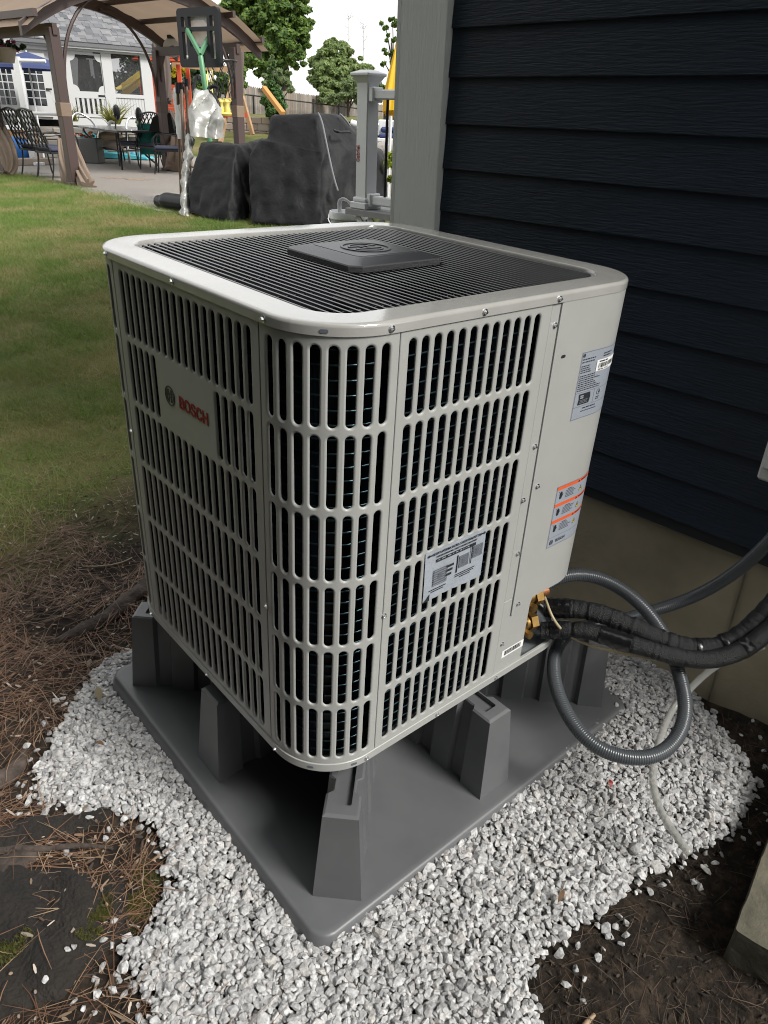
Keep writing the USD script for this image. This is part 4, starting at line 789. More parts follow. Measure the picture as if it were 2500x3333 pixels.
def leg(end, direc, length, w0=0.0455, w1=0.032, draft=0.016):
    """A drafted hollow wall: outer end at end (plan point at its foot), running inward along direc; its sides have vertical ribs, its top a channel."""
    d = np.asarray(direc, float); d /= np.linalg.norm(d); s = V(-d[1], d[0]); e = np.asarray(end, float); H = LT - PZ; ms = []
    def P(a, b, z): return np.r_[e + d * a + s * b, z]
    # plan outline with grooves, drafted from foot to top
    def outline(t):
        w = w0 + (w1 - w0) * t; a0 = draft * t; pts = []
        gx = [0.060, 0.105, 0.155, 0.200, 0.250, 0.290]; side = [(a0, w)]
        for g0, g1 in zip(gx[::2], gx[1::2]):
            if g1 < length: side += [(g0 + a0 * 0.3, w), (g0 + 0.007 + a0 * 0.3, w - 0.011), (g1 - 0.007, w - 0.011), (g1, w)]
        side += [(length, w)]
        return side + [(x, -y) for x, y in side[::-1]]
    lo, hi, h2, tp = outline(0.0), outline(0.94), outline(0.985), outline(1.0)
    c_in = 0.006
    tp = [(x + (c_in if i in (0, len(tp) - 1) else 0), y * (1 - 0.004 / w1)) for i, (x, y) in enumerate(tp)]
    rings_ = [([P(x, y, PZ) for x, y in lo]), ([P(x, y, PZ + H * 0.94) for x, y in hi]), ([P(x, y, PZ + H * 0.985) for x, y in h2]), ([P(x, y, LT) for x, y in tp])]
    m = len(lo); vv = np.array([p_ for r in rings_ for p_ in r]); ff = []
    for k in range(3):
        for j in range(m): a, b = k * m + j, k * m + (j + 1) % m; ff += [[a, b, b + m], [a, b + m, a + m]]
    # top with a sunken channel
    ch = w1 * 0.50; a0 = draft + 0.026
    top = sg.Polygon([(x, y) for x, y in tp]); chn = sg.box(a0, -ch, length - 0.03, ch).buffer(-0.004).buffer(0.004)
    g = top.difference(chn); tv, tf = trimesh.creation.triangulate_polygon(g, engine='earcut'); ms.append(tm([P(x, y, LT) for x, y in tv], tf))
    cc_ = np.array(chn.exterior.coords)[:-1]; k_ = len(cc_); ms.append(tm([P(x, y, LT) for x, y in cc_] + [P(x, y, LT - 0.011) for x, y in cc_], [[i_, (i_ + 1) % k_, k_ + (i_ + 1) % k_] for i_ in range(k_)] + [[i_, k_ + (i_ + 1) % k_, k_ + i_] for i_ in range(k_)]))
    tv, tf = trimesh.creation.triangulate_polygon(chn, engine='earcut'); ms.append(tm([P(x, y, LT - 0.011) for x, y in tv], tf))
    body = cat([tm(vv, ff)] + ms); body.merge_vertices(digits_vertex=6); trimesh.repair.fix_normals(body)
    return body
D2 = math.sqrt(0.5)
for e, d, l in (((0.019, -0.047), (D2, D2), 0.42), ((-0.0185, 0.364), (1, 0), 0.30), ((0.437, -0.0615), (0, 1), 0.30), ((-0.004, 0.742), (D2, -D2), 0.42), ((0.872, -0.0275), (-D2, D2), 0.42), ((0.874, 0.745), (-D2, -D2), 0.42), ((0.885, 0.364), (-1, 0), 0.30), ((0.437, 0.770), (0, -1), 0.30)):
    part(sd, 'leg', leg(e, d, l), 'stand_plastic', smooth=25)
feet = [cyl((u, v, LT + 0.001), (u, v, -0.0168), 0.028, 16) for u, v in ((0.10, 0.10), (0.63, 0.10), (0.10, 0.62), (0.63, 0.62))]
for f_m in feet: part(hp, 'rubber_foot', f_m, 'foam_black', smooth=30)

# ------------------------------------------------------------------ pipes and cables at the right
def corrugated(P, r, pitch, depth, n=14):
    L_ = np.r_[0, np.cumsum(np.linalg.norm(np.diff(P, axis=0), axis=1))]; m = int(L_[-1] / pitch * 4); s = np.linspace(0, L_[-1], m)
    Q_ = np.stack([np.interp(s, L_, P[:, k]) for k in range(3)], 1); return sweep(Q_, r + depth * np.cos(s / pitch * 2 * PI), n)
CON = [(1180, 1262, 1.66), (1230, 1243, 1.66), (1290, 1248, 1.66), (1345, 1275, 1.64), (1395, 1318, 1.61), (1435, 1375, 1.585), (1462, 1440, 1.55), (1478, 1505, 1.52), (1476, 1560, 1.49), (1450, 1608, 1.47), (1405, 1634, 1.455), (1345, 1634, 1.455), (1285, 1610, 1.47), (1240, 1565, 1.50), (1208, 1505, 1.55), (1196, 1450, 1.60), (1204, 1400, 1.65), (1240, 1362, 1.70), (1310, 1345, 1.74), (1400, 1322, 1.76), (1490, 1292, 1.745), (1560, 1255, 1.70), (1620, 1210, 1.65), (1680, 1150, 1.59), (1760, 1060, 1.52)]
single('conduit', corrugated(spline([at(*c) for c in CON], 300), 0.0146, 0.0046, 0.00045, 16), 'conduit', 'grey ribbed flexible conduit looping down from the heat pump beside the wall', 'conduit', smooth=60)
def wrapped(pts, r, seed, crease=0.10):
    P = spline([at(*c) for c in pts], 260); s = np.linspace(0, 1, 260); q = np.random.default_rng(seed)
    R = r * (1 + crease * (meshkit.fbm(np.c_[s * 55, 0 * s, 0 * s + seed], 3, seed) - 0.5) * 2)
    for k in range(9): R *= 1 - 0.09 * np.exp(-((s - q.uniform(0.1, 0.95)) / 0.004) ** 2)
    t = sweep(P, R, 20); v = t.vertices; c = np.repeat(P, 20, 0); m = len(c); d = v[:m] - c; v[:m] = c + d * (1 + 0.20 * (meshkit.fbm(v[:m] * V(70, 70, 110), 3, seed + 3) - 0.5))[:, None]
    return P, t
P1, t1 = wrapped([(1180, 1312, 1.615), (1215, 1314, 1.60), (1262, 1318, 1.585), (1330, 1338, 1.565), (1400, 1368, 1.55), (1462, 1392, 1.54), (1525, 1400, 1.535), (1590, 1378, 1.53), (1645, 1332, 1.52), (1720, 1250, 1.50)], 0.0205, 3, 0.12)
ls1 = thing('insulated_pipe', 'thicker black foam wrapped pipe, upper of the pair leaving the heat pump', 'pipe', P1[130], 'insulated pipes')
part(ls1, 'foam_sleeve', t1, 'foam_black', smooth=60)
P2, t2 = wrapped([(1168, 1362, 1.60), (1200, 1361, 1.59), (1262, 1362, 1.565), (1335, 1382, 1.54), (1400, 1402, 1.52), (1470, 1420, 1.51), (1535, 1424, 1.505), (1600, 1404, 1.50), (1655, 1366, 1.495), (1725, 1295, 1.48)], 0.0185, 5, 0.06)
ls2 = thing('insulated_pipe', 'black foam wrapped pipe with taped joints, lower of the pair at the wall', 'pipe', P2[130], 'insulated pipes')
part(ls2, 'foam_sleeve', t2, 'foam_black', smooth=60)
for a, b in ((14, 26), (62, 92), (196, 206)): part(ls2, 'tape_wrap', sweep(P2[a:b], 0.0198 + 0.0004 * np.sin(np.arange(b - a) * 0.7), 18), 'tape_black', smooth=60)
for a, b in ((4, 30), (150, 156), (176, 182)): part(ls1, 'tape_wrap', sweep(P1[a:b], 0.0222 + 0.0005 * np.sin(np.arange(b - a) * 0.7), 18), 'tape_black', smooth=60)
single('control_cable', sweep(spline([at(*c) for c in [(1172, 1282, 1.60), (1182, 1305, 1.575), (1192, 1330, 1.56), (1206, 1352, 1.565), (1232, 1374, 1.60), (1275, 1394, 1.61), (1330, 1408, 1.60), (1390, 1420, 1.57), (1440, 1428, 1.55)]], 70), 0.0033, 8), 'cable_tan', 'thin tan control cable hanging behind the black pipes', 'cable', smooth=True)
MAT['clear_tube'] = usdkit.material(stage, '/World/Looks/clear_tube', {'t': ('transparent_bsdf', {'color': (0.93, 0.93, 0.90)}), 'p': ('principled_bsdf', {'base_color': (0.36, 0.36, 0.34), 'roughness': 0.18}), 'm': ('mix_closure', {'fac': 0.55})}, [('t.BSDF', 'm.closure1'), ('p.BSDF', 'm.closure2')], surface='m.closure')
DR = [(1650, 1395, 1.60), (1600, 1412, 1.62), (1548, 1438, 1.635), (1500, 1478, 1.64), (1452, 1535, 1.62), (1425, 1600, 1.56), (1411, 1660, 1.512), (1412, 1700, 1.478), (1425, 1745, 1.445), (1450, 1790, 1.412), (1490, 1845, 1.375)]
DP = np.array([at(*c) for c in DR]); DP[6:, 2] = np.maximum(DP[6:, 2], -0.262)
single('drain_tube', sweep(spline(DP, 80), 0.0078, 12), 'clear_tube', 'clear plastic drain tube lying over the gravel under the conduit loop', 'tube', smooth=True)

# ================================================================== the garden behind
def z_over(px, py, xy):
    """Height of a picture point that stands over the plan point xy."""
    d = ray(px, py); t = ((np.asarray(xy)[:2] - EYE[:2]) @ d[:2]) / (d[:2] @ d[:2]); return EYE[2] + t * d[2]
G = -0.10
mat('patio_stone', (0.30, 0.275, 0.25), 0.9, var=(70, (0.16, 0.15, 0.135), 8), bump=(240, 0.5, 0.004), island=None)
mat('white_paint', (0.46, 0.465, 0.465), 0.5, spec=0.3)
mat('white_vinyl', (0.66, 0.67, 0.68), 0.38)
mat('pergola_metal', (0.062, 0.040, 0.036), 0.45)
mat('canopy_cloth', (0.30, 0.225, 0.165), 0.8, trans=0.35)
mat('curtain_cloth', (0.26, 0.20, 0.155), 0.85, trans=0.15)
mat('curtain_brown', (0.085, 0.065, 0.056), 0.85)
mat('iron_black', (0.012, 0.012, 0.014), 0.4)
mat('cushion_navy', (0.045, 0.050, 0.085), 0.8)
mat('table_glass', (0.13, 0.13, 0.14), 0.22)
mat('cover_black', (0.0080, 0.0083, 0.0095), 0.6, bump=(16, 0.4, 0.02), spec=0.22)
mat('piping_grey', (0.16, 0.165, 0.17), 0.6)
mat('silver_cloth', (0.33, 0.33, 0.31), 0.36, metal=0.3)
mat('pole_brown', (0.10, 0.062, 0.036), 0.5)
mat('green_metal', (0.10, 0.27, 0.14), 0.4)
mat('black_plastic', (0.007, 0.0075, 0.010), 0.35, spec=0.3)
mat('net_cord', (0.02, 0.025, 0.022), 0.8)
mat('fence_wood', (0.27, 0.235, 0.20), 0.9, island=[(0.24, 0.21, 0.185), (0.33, 0.30, 0.27), (0.28, 0.22, 0.17), (0.20, 0.18, 0.16), (0.36, 0.32, 0.28)], var=(6, (0.7, 0.7, 0.7), 5, (8, 8, 0.4)))
mat('wall_block', (0.42, 0.37, 0.32), 0.9, island=[(0.40, 0.35, 0.31), (0.50, 0.45, 0.40), (0.34, 0.30, 0.27), (0.45, 0.38, 0.33)])
mat('fieldstone', (0.20, 0.185, 0.165), 0.9, island=[(0.16, 0.15, 0.14), (0.26, 0.24, 0.21), (0.20, 0.18, 0.15), (0.12, 0.115, 0.11), (0.30, 0.27, 0.23)], bump=(30, 0.5, 0.01))
mat('shingle', (0.17, 0.17, 0.18), 0.9, island=[(0.10, 0.105, 0.115), (0.15, 0.15, 0.16), (0.075, 0.08, 0.088), (0.20, 0.20, 0.205), (0.12, 0.12, 0.128)])
mat('dark_glass', (0.010, 0.013, 0.016), 0.05, spec=0.7)
see_through('screen', (0.02, 0.021, 0.022), 0.30, 0.8); see_through('thin_screen', (0.03, 0.03, 0.032), 0.62, 0.8)
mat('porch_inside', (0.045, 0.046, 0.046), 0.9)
mat('swing_wood', (0.42, 0.27, 0.15), 0.8, var=(4, (0.30, 0.19, 0.11)))
mat('swing_wood_orange', (0.45, 0.22, 0.06), 0.7)
mat('play_red', (0.50, 0.075, 0.03), 0.5)
mat('yellow_plastic', (0.62, 0.47, 0.035), 0.4)
mat('pale_yellow', (0.62, 0.52, 0.12), 0.45)
mat('umbrella_yellow', (0.70, 0.44, 0.01), 0.7, trans=0.25)
mat('umbrella_navy', (0.02, 0.035, 0.12), 0.7)
mat('turquoise', (0.06, 0.36, 0.42), 0.45)
mat('teal_cloth', (0.02, 0.20, 0.17), 0.8)
mat('water', (0.10, 0.42, 0.50), 0.06, spec=0.6)
mat('tile_blue', (0.04, 0.14, 0.30), 0.25, island=[(0.03, 0.12, 0.28), (0.35, 0.50, 0.60), (0.05, 0.18, 0.36)])
mat('kayak_blue', (0.015, 0.13, 0.42), 0.35)
mat('wicker', (0.24, 0.15, 0.085), 0.8, bump=(60, 0.8, 0.01))
mat('chrome', (0.78, 0.79, 0.80), 0.12, metal=1.0)
mat('planter_grey', (0.11, 0.115, 0.11), 0.7)
mat('boulder', (0.50, 0.40, 0.26), 0.9, bump=(12, 0.6, 0.03))
mat('flower_purple', (0.30, 0.02, 0.16), 0.6, island=[(0.32, 0.02, 0.17), (0.18, 0.01, 0.10), (0.40, 0.06, 0.25)])
mat('flower_red', (0.55, 0.06, 0.03), 0.6, island=[(0.6, 0.05, 0.03), (0.7, 0.25, 0.08), (0.5, 0.1, 0.08), (0.10, 0.2, 0.04)])
mat('pot_beige', (0.36, 0.31, 0.26), 0.7)
mat('log_grey', (0.34, 0.32, 0.30), 0.85, bump=(14, 0.7, 0.02, (1, 6, 6)))
mat('bark', (0.055, 0.042, 0.033), 0.95, bump=(18, 0.8, 0.03))
def leaves(name, cols, tr=0.3): mat(name, cols[0], 0.5, island=cols, trans=tr + 0.12, spec=0.3)
leaves('leaf_maple', [(0.07, 0.135, 0.038), (0.12, 0.205, 0.045), (0.21, 0.30, 0.06), (0.05, 0.10, 0.034), (0.155, 0.245, 0.05)])
leaves('leaf_light', [(0.17, 0.25, 0.09), (0.23, 0.31, 0.11), (0.13, 0.19, 0.075), (0.28, 0.34, 0.13), (0.19, 0.26, 0.085)])
leaves('leaf_grey', [(0.20, 0.27, 0.13), (0.27, 0.34, 0.18), (0.14, 0.20, 0.10), (0.30, 0.36, 0.15), (0.16, 0.23, 0.11)])
leaves('leaf_conifer', [(0.045, 0.11, 0.026), (0.075, 0.15, 0.036), (0.032, 0.08, 0.024)], 0.12)
leaves('leaf_dark', [(0.020, 0.045, 0.014), (0.032, 0.062, 0.018), (0.014, 0.032, 0.011)], 0.1)
leaves('leaf_yellow', [(0.50, 0.40, 0.03), (0.62, 0.50, 0.04), (0.36, 0.32, 0.03)])
leaves('leaf_lime', [(0.30, 0.36, 0.03), (0.40, 0.46, 0.05), (0.20, 0.27, 0.03)])
leaves('leaf_strap', [(0.14, 0.16, 0.03), (0.30, 0.26, 0.05), (0.08, 0.12, 0.03)])

# ------------------------------------------------------------------ trees
def crown(blobs, n, leaf, seed, flat=0.5):
    """Leaf-sized faces spread through clumps; blobs: (centre, radii)."""
    q = np.random.default_rng(seed); vol = np.array([np.prod(r) ** (2 / 3) for _, r in blobs]); cnt = (n * vol / vol.sum()).astype(int); P, D = [], []
    for (c, r), k in zip(blobs, cnt):
        m = max(4, int(k / 110)); d = q.normal(size=(m, 3)); d /= np.linalg.norm(d, axis=1, keepdims=True); cc = np.asarray(c) + d * np.asarray(r) * (q.random((m, 1)) ** 0.45) * 0.92
        i = q.integers(0, m, k); s = np.asarray(r).mean() * 0.24 * q.uniform(0.6, 1.3, m)
        o = q.normal(size=(k, 3)); o /= np.linalg.norm(o, axis=1, keepdims=True); o *= (q.random((k, 1)) ** 0.4); P.append(cc[i] + o * s[i][:, None] * V(1.15, 1.15, 0.75)); D.append(o)
    P, D = np.vstack(P), np.vstack(D); k = len(P)
    nrm = D + V(0, 0, 0.5) + q.normal(0, flat, (k, 3)); nrm /= np.linalg.norm(nrm, axis=1, keepdims=True)
    a = np.cross(nrm, q.normal(size=(k, 3))); a /= np.linalg.norm(a, axis=1, keepdims=True); b = np.cross(nrm, a); L = leaf * q.uniform(0.6, 1.3, (k, 1))
    v = np.stack([P - a * L, P + b * L * 0.6, P + a * L, P - b * L * 0.6], 1).reshape(-1, 3); o = np.arange(k)[:, None] * 4
    return tm(v, np.vstack([np.hstack([o, o + 1, o + 2]), np.hstack([o, o + 2, o + 3])]))
def tree(name, label, base, blobs, n, leaf, m, seed, trunk=0.2, cat_='tree', group=None, limbs=True):
    base = np.asarray(base, float); t = thing(name, label, cat_, base, group)
    top = np.mean([c for c, r in blobs], axis=0); q = np.random.default_rng(seed)
    tr = [sweep(spline([base, base + (top - base) * 0.5 + q.normal(0, trunk * 0.6, 3) * V(1, 1, 0), top], 14), np.linspace(trunk, trunk * 0.3, 14), 9)]
    if limbs:
        for c, r in blobs: s = base + (top - base) * q.uniform(0.35, 0.8); tr.append(sweep(spline([s, (s + np.asarray(c)) / 2 + V(0, 0, 0.1), np.asarray(c) + V(0, 0, 0.2) * r[2]], 8), np.linspace(trunk * 0.4, trunk * 0.1, 8), 6))
    part(t, 'trunk', cat(tr), 'bark', smooth=50)
    part(t, 'crown', crown(blobs, n, leaf, seed), m)
    return t
def blob_at(px, py, depth, rpx, sq=(1, 1, 1)):
    c = at(px, py, depth); r = rpx * K / FPX * depth; return c, V(*sq) * r
def ground_under(p): return V(p[0], p[1], ground_h(p[0], p[1]))
mp = [blob_at(*a) for a in [(600, 20, 40, 52), (645, 40, 40, 34), (560, 60, 41, 48), (620, 95, 40, 46), (655, 85, 40, 22), (510, 25, 42, 40), (580, 130, 40, 44), (480, 60, 43, 32), (625, -40, 41, 50), (550, -30, 42, 55), (540, 110, 41, 36), (655, 55, 40, 20), (640, 120, 39, 26)]]
tree('maple_tree', 'big dense green maple tree standing behind the weathered fence', ground_under(at(590, 60, 41)), mp, 60000, 0.13, 'leaf_maple', 3, 0.35)
lt = [blob_at(*a) for a in [(715, 130, 36, 36), (760, 150, 36, 34), (700, 170, 35, 34), (785, 165, 36, 26), (735, 185, 35, 36), (690, 140, 37, 26), (720, 95, 37, 18), (745, 112, 37, 20), (775, 190, 35, 30), (705, 205, 34, 24), (800, 150, 37, 14)]]
tree('deciduous_tree', 'pale yellowish green tree right of the big maple, behind the fence', ground_under(at(740, 160, 36)), lt, 42000, 0.095, 'leaf_light', 4, 0.22)
sh = [blob_at(*a) for a in [(588, 128, 31, 9), (590, 150, 31, 13), (600, 168, 31, 17), (616, 178, 31, 16), (630, 190, 31, 12), (578, 175, 31, 14), (625, 160, 31, 8)]]
tree('young_tree', 'slim grey green young tree just behind the left end of the fence', ground_under(at(600, 180, 31)), sh, 5000, 0.085, 'leaf_grey', 5, 0.09)
s2 = [blob_at(*a) for a in [(755, 185, 31, 16), (745, 205, 31, 16), (775, 205, 31, 18), (720, 212, 31, 15), (790, 190, 31, 12), (700, 215, 31, 9), (772, 172, 31, 9)]]
tree('shrub', 'pale grey green shrubs leaning over the fence beside the white post', ground_under(at(755, 205, 31)), s2, 10000, 0.075, 'leaf_grey', 6, 0.08, 'shrub')
s3 = [blob_at(*a) for a in [(830, 190, 26, 22), (845, 215, 26, 20), (815, 165, 28, 12), (850, 165, 26, 16)]]
tree('shrub', 'dark green bush seen between white post and house corner', ground_under(at(835, 200, 26)), s3, 3500, 0.08, 'leaf_maple', 7, 0.1, 'shrub')
rt = [blob_at(*a) for a in [(832, 58, 24, 13), (845, 85, 24, 12), (838, 110, 24, 12), (828, 135, 24, 7), (848, 45, 24, 9), (858, 110, 24, 16), (865, 60, 24, 18), (850, 135, 24, 9)]]
tree('sparse_tree', 'thin loose tree against the sky beside the house corner', ground_under(at(862, 120, 24)), rt, 1500, 0.075, 'leaf_maple', 8, 0.09)
bt = thing('bare_tree', 'faint leafless tree top against the white sky', 'tree', ground_under(at(752, 120, 60)))
mat('bark_pale', (0.30, 0.29, 0.28), 0.9)
tw = []
for x0, yt in ((753, 28), (786, 36)):
    b_, t_ = at(x0 - 2, 150, 60), at(x0, yt, 60); tw.append(sweep([ground_under(b_) if x0 == 753 else b_ - V(0, 0, 3), b_, t_], [0.10, 0.05, 0.015], 5))
    for j in range(12): q = rng.uniform(0.25, 0.98); s = b_ + (t_ - b_) * q; e = s + V(rng.normal(0, 0.55), rng.normal(0, 0.4), rng.uniform(0.1, 0.7)); tw.append(sweep([s, (s + e) / 2 + V(0, 0, -0.08), e], [0.022, 0.016, 0.008], 4))
part(bt, 'branches', cat(tw), 'bark_pale')
cf = [blob_at(590, y, 22, r, (1, 1, 1.1)) for y, r in ((140, 7), (158, 11), (176, 15), (196, 20), (216, 24), (236, 26))]
tree('conifer', 'small dense dark green conifer in front of the fence, beside the pergola post', ground_under(at(590, 250, 22)), cf, 9000, 0.06, 'leaf_conifer', 9, 0.10, 'conifer')
hb = [blob_at(*a) for a in [(480, 170, 26, 30), (440, 200, 26, 26), (505, 210, 26, 24), (400, 150, 30, 26), (455, 130, 30, 28), (520, 165, 28, 26), (425, 165, 28, 22)]]
tree('hedge_tree', 'dark green leafy thicket behind the swing set', ground_under(at(470, 200, 27)), hb, 18000, 0.08, 'leaf_maple', 10, 0.12)
fy = [blob_at(*a) for a in [(388, 118, 24, 10), (378, 132, 24, 10), (396, 135, 24, 9), (384, 150, 24, 11), (400, 155, 24, 7), (372, 160, 24, 6), (392, 102, 24, 6)]]
tree('yellow_shrub', 'bright yellow leaved shrub beside the orange play tower', ground_under(at(385, 160, 24)), fy, 2600, 0.06, 'leaf_yellow', 11, 0.06, 'shrub')
bh = [blob_at(*a) for a in [(140, 2, 30, 24), (210, -6, 32, 30), (60, -20, 30, 30), (280, -10, 34, 30)]]
tree('deciduous_tree', 'tree top just showing above the white pool house roof', ground_under(at(150, 10, 31)), bh, 7000, 0.11, 'leaf_dark', 12, 0.25)
# pines that stand left of the picture and keep the sky off the heat pump's left side
for j, (x, y, h) in enumerate([(-3.0, 0.5, 12), (-3.6, 3.0, 12), (-3.1, -1.9, 11.5), (-4.3, 5.6, 12), (-5.0, 8.6, 11), (-2.9, -4.3, 11)]):
    q = np.random.default_rng(50 + j); bl = [((x + q.normal(0, 0.3), y + q.normal(0, 0.3), z), V(2.0, 2.0, 0.85) * (1.1 - 0.7 * (z / h) ** 1.7)) for z in np.linspace(0.5, h - 0.5, 12)]
    tree('pine_tree', 'tall dark pine left of the heat pump, number %s along the lawn edge' % ('one two three four five six'.split()[j]), (x, y, -0.3), bl, 16000, 0.17, 'leaf_dark', 60 + j, 0.22, 'pine tree', 'pines along the lawn', limbs=False)

# ------------------------------------------------------------------ terrace wall, fence
def block_wall(name, label, a, b, z0, z1, courses, bl, depth, m, group=None, seed=1):
    """A wall of separate blocks between plan points a and b."""
    a, b = np.asarray(a, float), np.asarray(b, float); d = b - a; L = np.linalg.norm(d); d /= L; nn = V(d[1], -d[0]); q = np.random.default_rng(seed); t = thing(name, label, 'wall', (*a, z0)); h = (z1 - z0) / courses
    part(t, 'core', place(box(0, L, 0.03, depth, 0, z1 - z0 - 0.01), (*a, z0), (*d, 0), (*(-nn), 0), (0, 0, 1)), 'fieldstone')
    for c in range(courses):
        x = -q.uniform(0, 0.6) * bl
        while x < L:
            w = bl * q.uniform(0.75, 1.3); x0, x1 = max(x, 0) + 0.006, min(x + w, L) - 0.006
            if x1 - x0 > 0.04: part(t, 'block', place(rbox(x0, x1, -q.uniform(0, 0.02), depth * 0.9, c * h + 0.005, (c + 1) * h - 0.005, min(0.02, h * 0.2)), (*a, z0), (*d, 0), (*(-nn), 0), (0, 0, 1)), m)
            x += w
    return t
w0, w1 = at(415, 277, 22.5), at(660, 290, 22.5)
zb = float(ground_h(*((w0 + w1)[:2] / 2))) - 0.15
block_wall('terrace_wall', 'low pinkish block wall holding up the play area behind the lawn', w0[:2], w1[:2], zb, at(520, 251, 22.5)[2], 3, 0.42, 0.3, 'wall_block', seed=2)
tg = at(520, 251, 22.5)[2] - 0.03
tp_ = [w0[:2], w1[:2]]; out = [tp_[0] + (tp_[0] - EYE[:2]) * 2.2, tp_[1] + (tp_[1] - EYE[:2]) * 2.2]
dd_ = (w1 - w0)[:2] / np.linalg.norm((w1 - w0)[:2])
single('terrace', tm([(*(tp_[0] - dd_ * 0.2), tg), (*(tp_[1] + dd_ * 14), tg), (*(out[1] + dd_ * 30), tg + 0.5), (*(out[0] - dd_ * 8), tg + 0.5)], [[0, 1, 2], [0, 2, 3]]), 'ground', kind='structure')
def picket_fence(label, px0, px1, d0, d1, y0, y1, hgt, step, seed):
    """Top edge given in the picture at both ends with depths."""
    a, b = at(px0, y0, d0), at(px1, y1, d1); L = np.linalg.norm((b - a)[:2]); d = (b - a) / L; n = int(L / step); t = thing('picket_fence', label, 'fence', (a[0], a[1], a[2] - hgt)); dh = d[:2] / np.linalg.norm(d[:2]); nn = V(dh[1], -dh[0]); q = np.random.default_rng(seed); P = []
    for k in range(n):
        c = a + d * step * k; w = step * 0.46; z1 = c[2] + q.normal(0, 0.008)
        m = hull([(-w, 0, -hgt), (w, 0, -hgt), (-w, 0, -0.06), (w, 0, -0.06), (-w * 0.35, 0, 0), (w * 0.35, 0, 0), (-w, 0.02, -hgt), (w, 0.02, -hgt), (-w, 0.02, -0.06), (w, 0.02, -0.06), (-w * 0.35, 0.02, 0), (w * 0.35, 0.02, 0)])
        P.append(place(m, (c[0], c[1], z1), (*dh, 0), (*nn, 0), (0, 0, 1)))
    part(t, 'pickets', cat(P), 'fence_wood', kind='stuff')
    for z in (-0.32, -hgt + 0.3): part(t, 'rail', bar(a + V(0, 0, z) - V(*nn, 0) * 0.03, b + V(0, 0, z) - V(*nn, 0) * 0.03, 0.04, 0.09), 'fence_wood')
    for s in np.arange(0, L, 2.4): c = a + d * s; part(t, 'fence_post', bar((c[0] - nn[0] * 0.06, c[1] - nn[1] * 0.06, c[2] - hgt), (c[0] - nn[0] * 0.06, c[1] - nn[1] * 0.06, c[2] + 0.02), 0.1, 0.1, up=(*dh, 0)), 'fence_wood')
    return a, b, dh, nn
fa_, fb_, fdh, fnn = picket_fence('long weathered grey picket fence running back behind the lawn', 350, 865, 27.0, 40.0, 160, 231, 1.75, 0.125, 4)
cl_ = thing('chain_link_fence', 'thin black wire fence standing in front of the wooden pickets', 'fence', fa_ - V(0, 0, 1.75)); off = V(*fnn, 0) * 0.5
if (EYE[:2] - fa_[:2]) @ fnn < 0: off = -off
part(cl_, 'top_rail', sweep([fa_ + off - V(0, 0, 0.36), fb_ + off - V(0, 0, 0.36)], 0.03, 6), 'iron_black')
for s in np.linspace(0.02, 0.98, 9): c = fa_ + (fb_ - fa_) * s + off; part(cl_, 'fence_post', cyl(c - V(0, 0, 1.75), c - V(0, 0, 0.20 if s > 0.4 else 0.33), 0.04, 7), 'iron_black')
MAT['wire_mesh'] = usdkit.material(stage, '/World/Looks/wire_mesh', {'t': ('transparent_bsdf', {}), 'p': ('principled_bsdf', {'base_color': (0.03, 0.03, 0.03), 'roughness': 0.6}), 'm': ('mix_closure', {'fac': 0.14})}, [('t.BSDF', 'm.closure1'), ('p.BSDF', 'm.closure2')], surface='m.closure')
part(cl_, 'wire_mesh', tm([fa_ + off - V(0, 0, 1.7), fb_ + off - V(0, 0, 1.7), fb_ + off - V(0, 0, 0.37), fa_ + off - V(0, 0, 0.37)], [[0, 1, 2], [0, 2, 3]]), 'wire_mesh')

# ------------------------------------------------------------------ patio
pe = [tuple(q) for q in patio_edge[:-1]]
pat = sg.Polygon(pe + [(6.2, 6.6), (9.5, 8.0), (13.0, 12.5), (12.5, 19.5), (6.5, 19.5), (3.2, 17.5)]).buffer(0)
single('patio', poly_extrude(pat, 0.03, G - 0.022), 'patio_stone', kind='structure')
PG = G + 0.008
# curb stones at the left
for j, (px, py, sx, sy) in enumerate([(55, 357, 0.46, 0.2), (92, 356, 0.42, 0.2)]):
    c = at_z(px, py, PG); single('edging_stone', rbox(c[0] - sx / 2, c[0] + sx / 2, c[1] - sy / 2, c[1] + sy / 2, PG, PG + 0.13, 0.015), 'pot_beige', ['flat pale block at the foot of the white rack, left one', 'flat pale block at the foot of the white rack, right one'][j], 'block')

# ------------------------------------------------------------------ white pool house
HL, HR = at(123.4, 226, 17.0), at(324.5, 233, 18.2)
ha = V(*(HR - HL)[:2]); ha /= np.linalg.norm(ha); hn = V(-ha[1], ha[0])              # hn points into the house
def on_house(x, y, back=0.0):
    """(distance along the facade, height) of a picture point on the facade plane pushed back."""
    d = ray(x, y); o = HL[:2] + hn * back; t = ((o - EYE[:2]) @ hn) / (d[:2] @ hn); p = EYE + d * t; return float((p[:2] - HL[:2]) @ ha), float(p[2])
c1 = lambda x, y, back=0.0: on_house(x * 0.28, y * 0.28, back)                        # measured on an enlarged corner of the picture
HO = V(HL[0], HL[1], 0)
def H(m): return place(m, HO, (*ha, 0), (*hn, 0), (0, 0, 1))
house2 = thing('pool_house', 'white clapboard pool house with grey shingle roof and screened porch', 'house', (HL[0], HL[1], G))
aL, zF = c1(500, 905); aR = c1(1205, 925)[0]; zE = c1(800, 352)[1]; EB = zE - c1(800, 408)[1]; aD0, aD1 = c1(525, 700)[0], c1(805, 700)[0]
aG0 = c1(-700, 600)[0]; zE_left = c1(440, 340)[1]
zR1, zR0 = c1(900, 735)[1], c1(900, 895)[1]
part(house2, 'porch_floor', H(box(aL - 0.1, aR, 0.0, 3.2, zF - 0.22, zF - 0.02)), 'porch_inside')
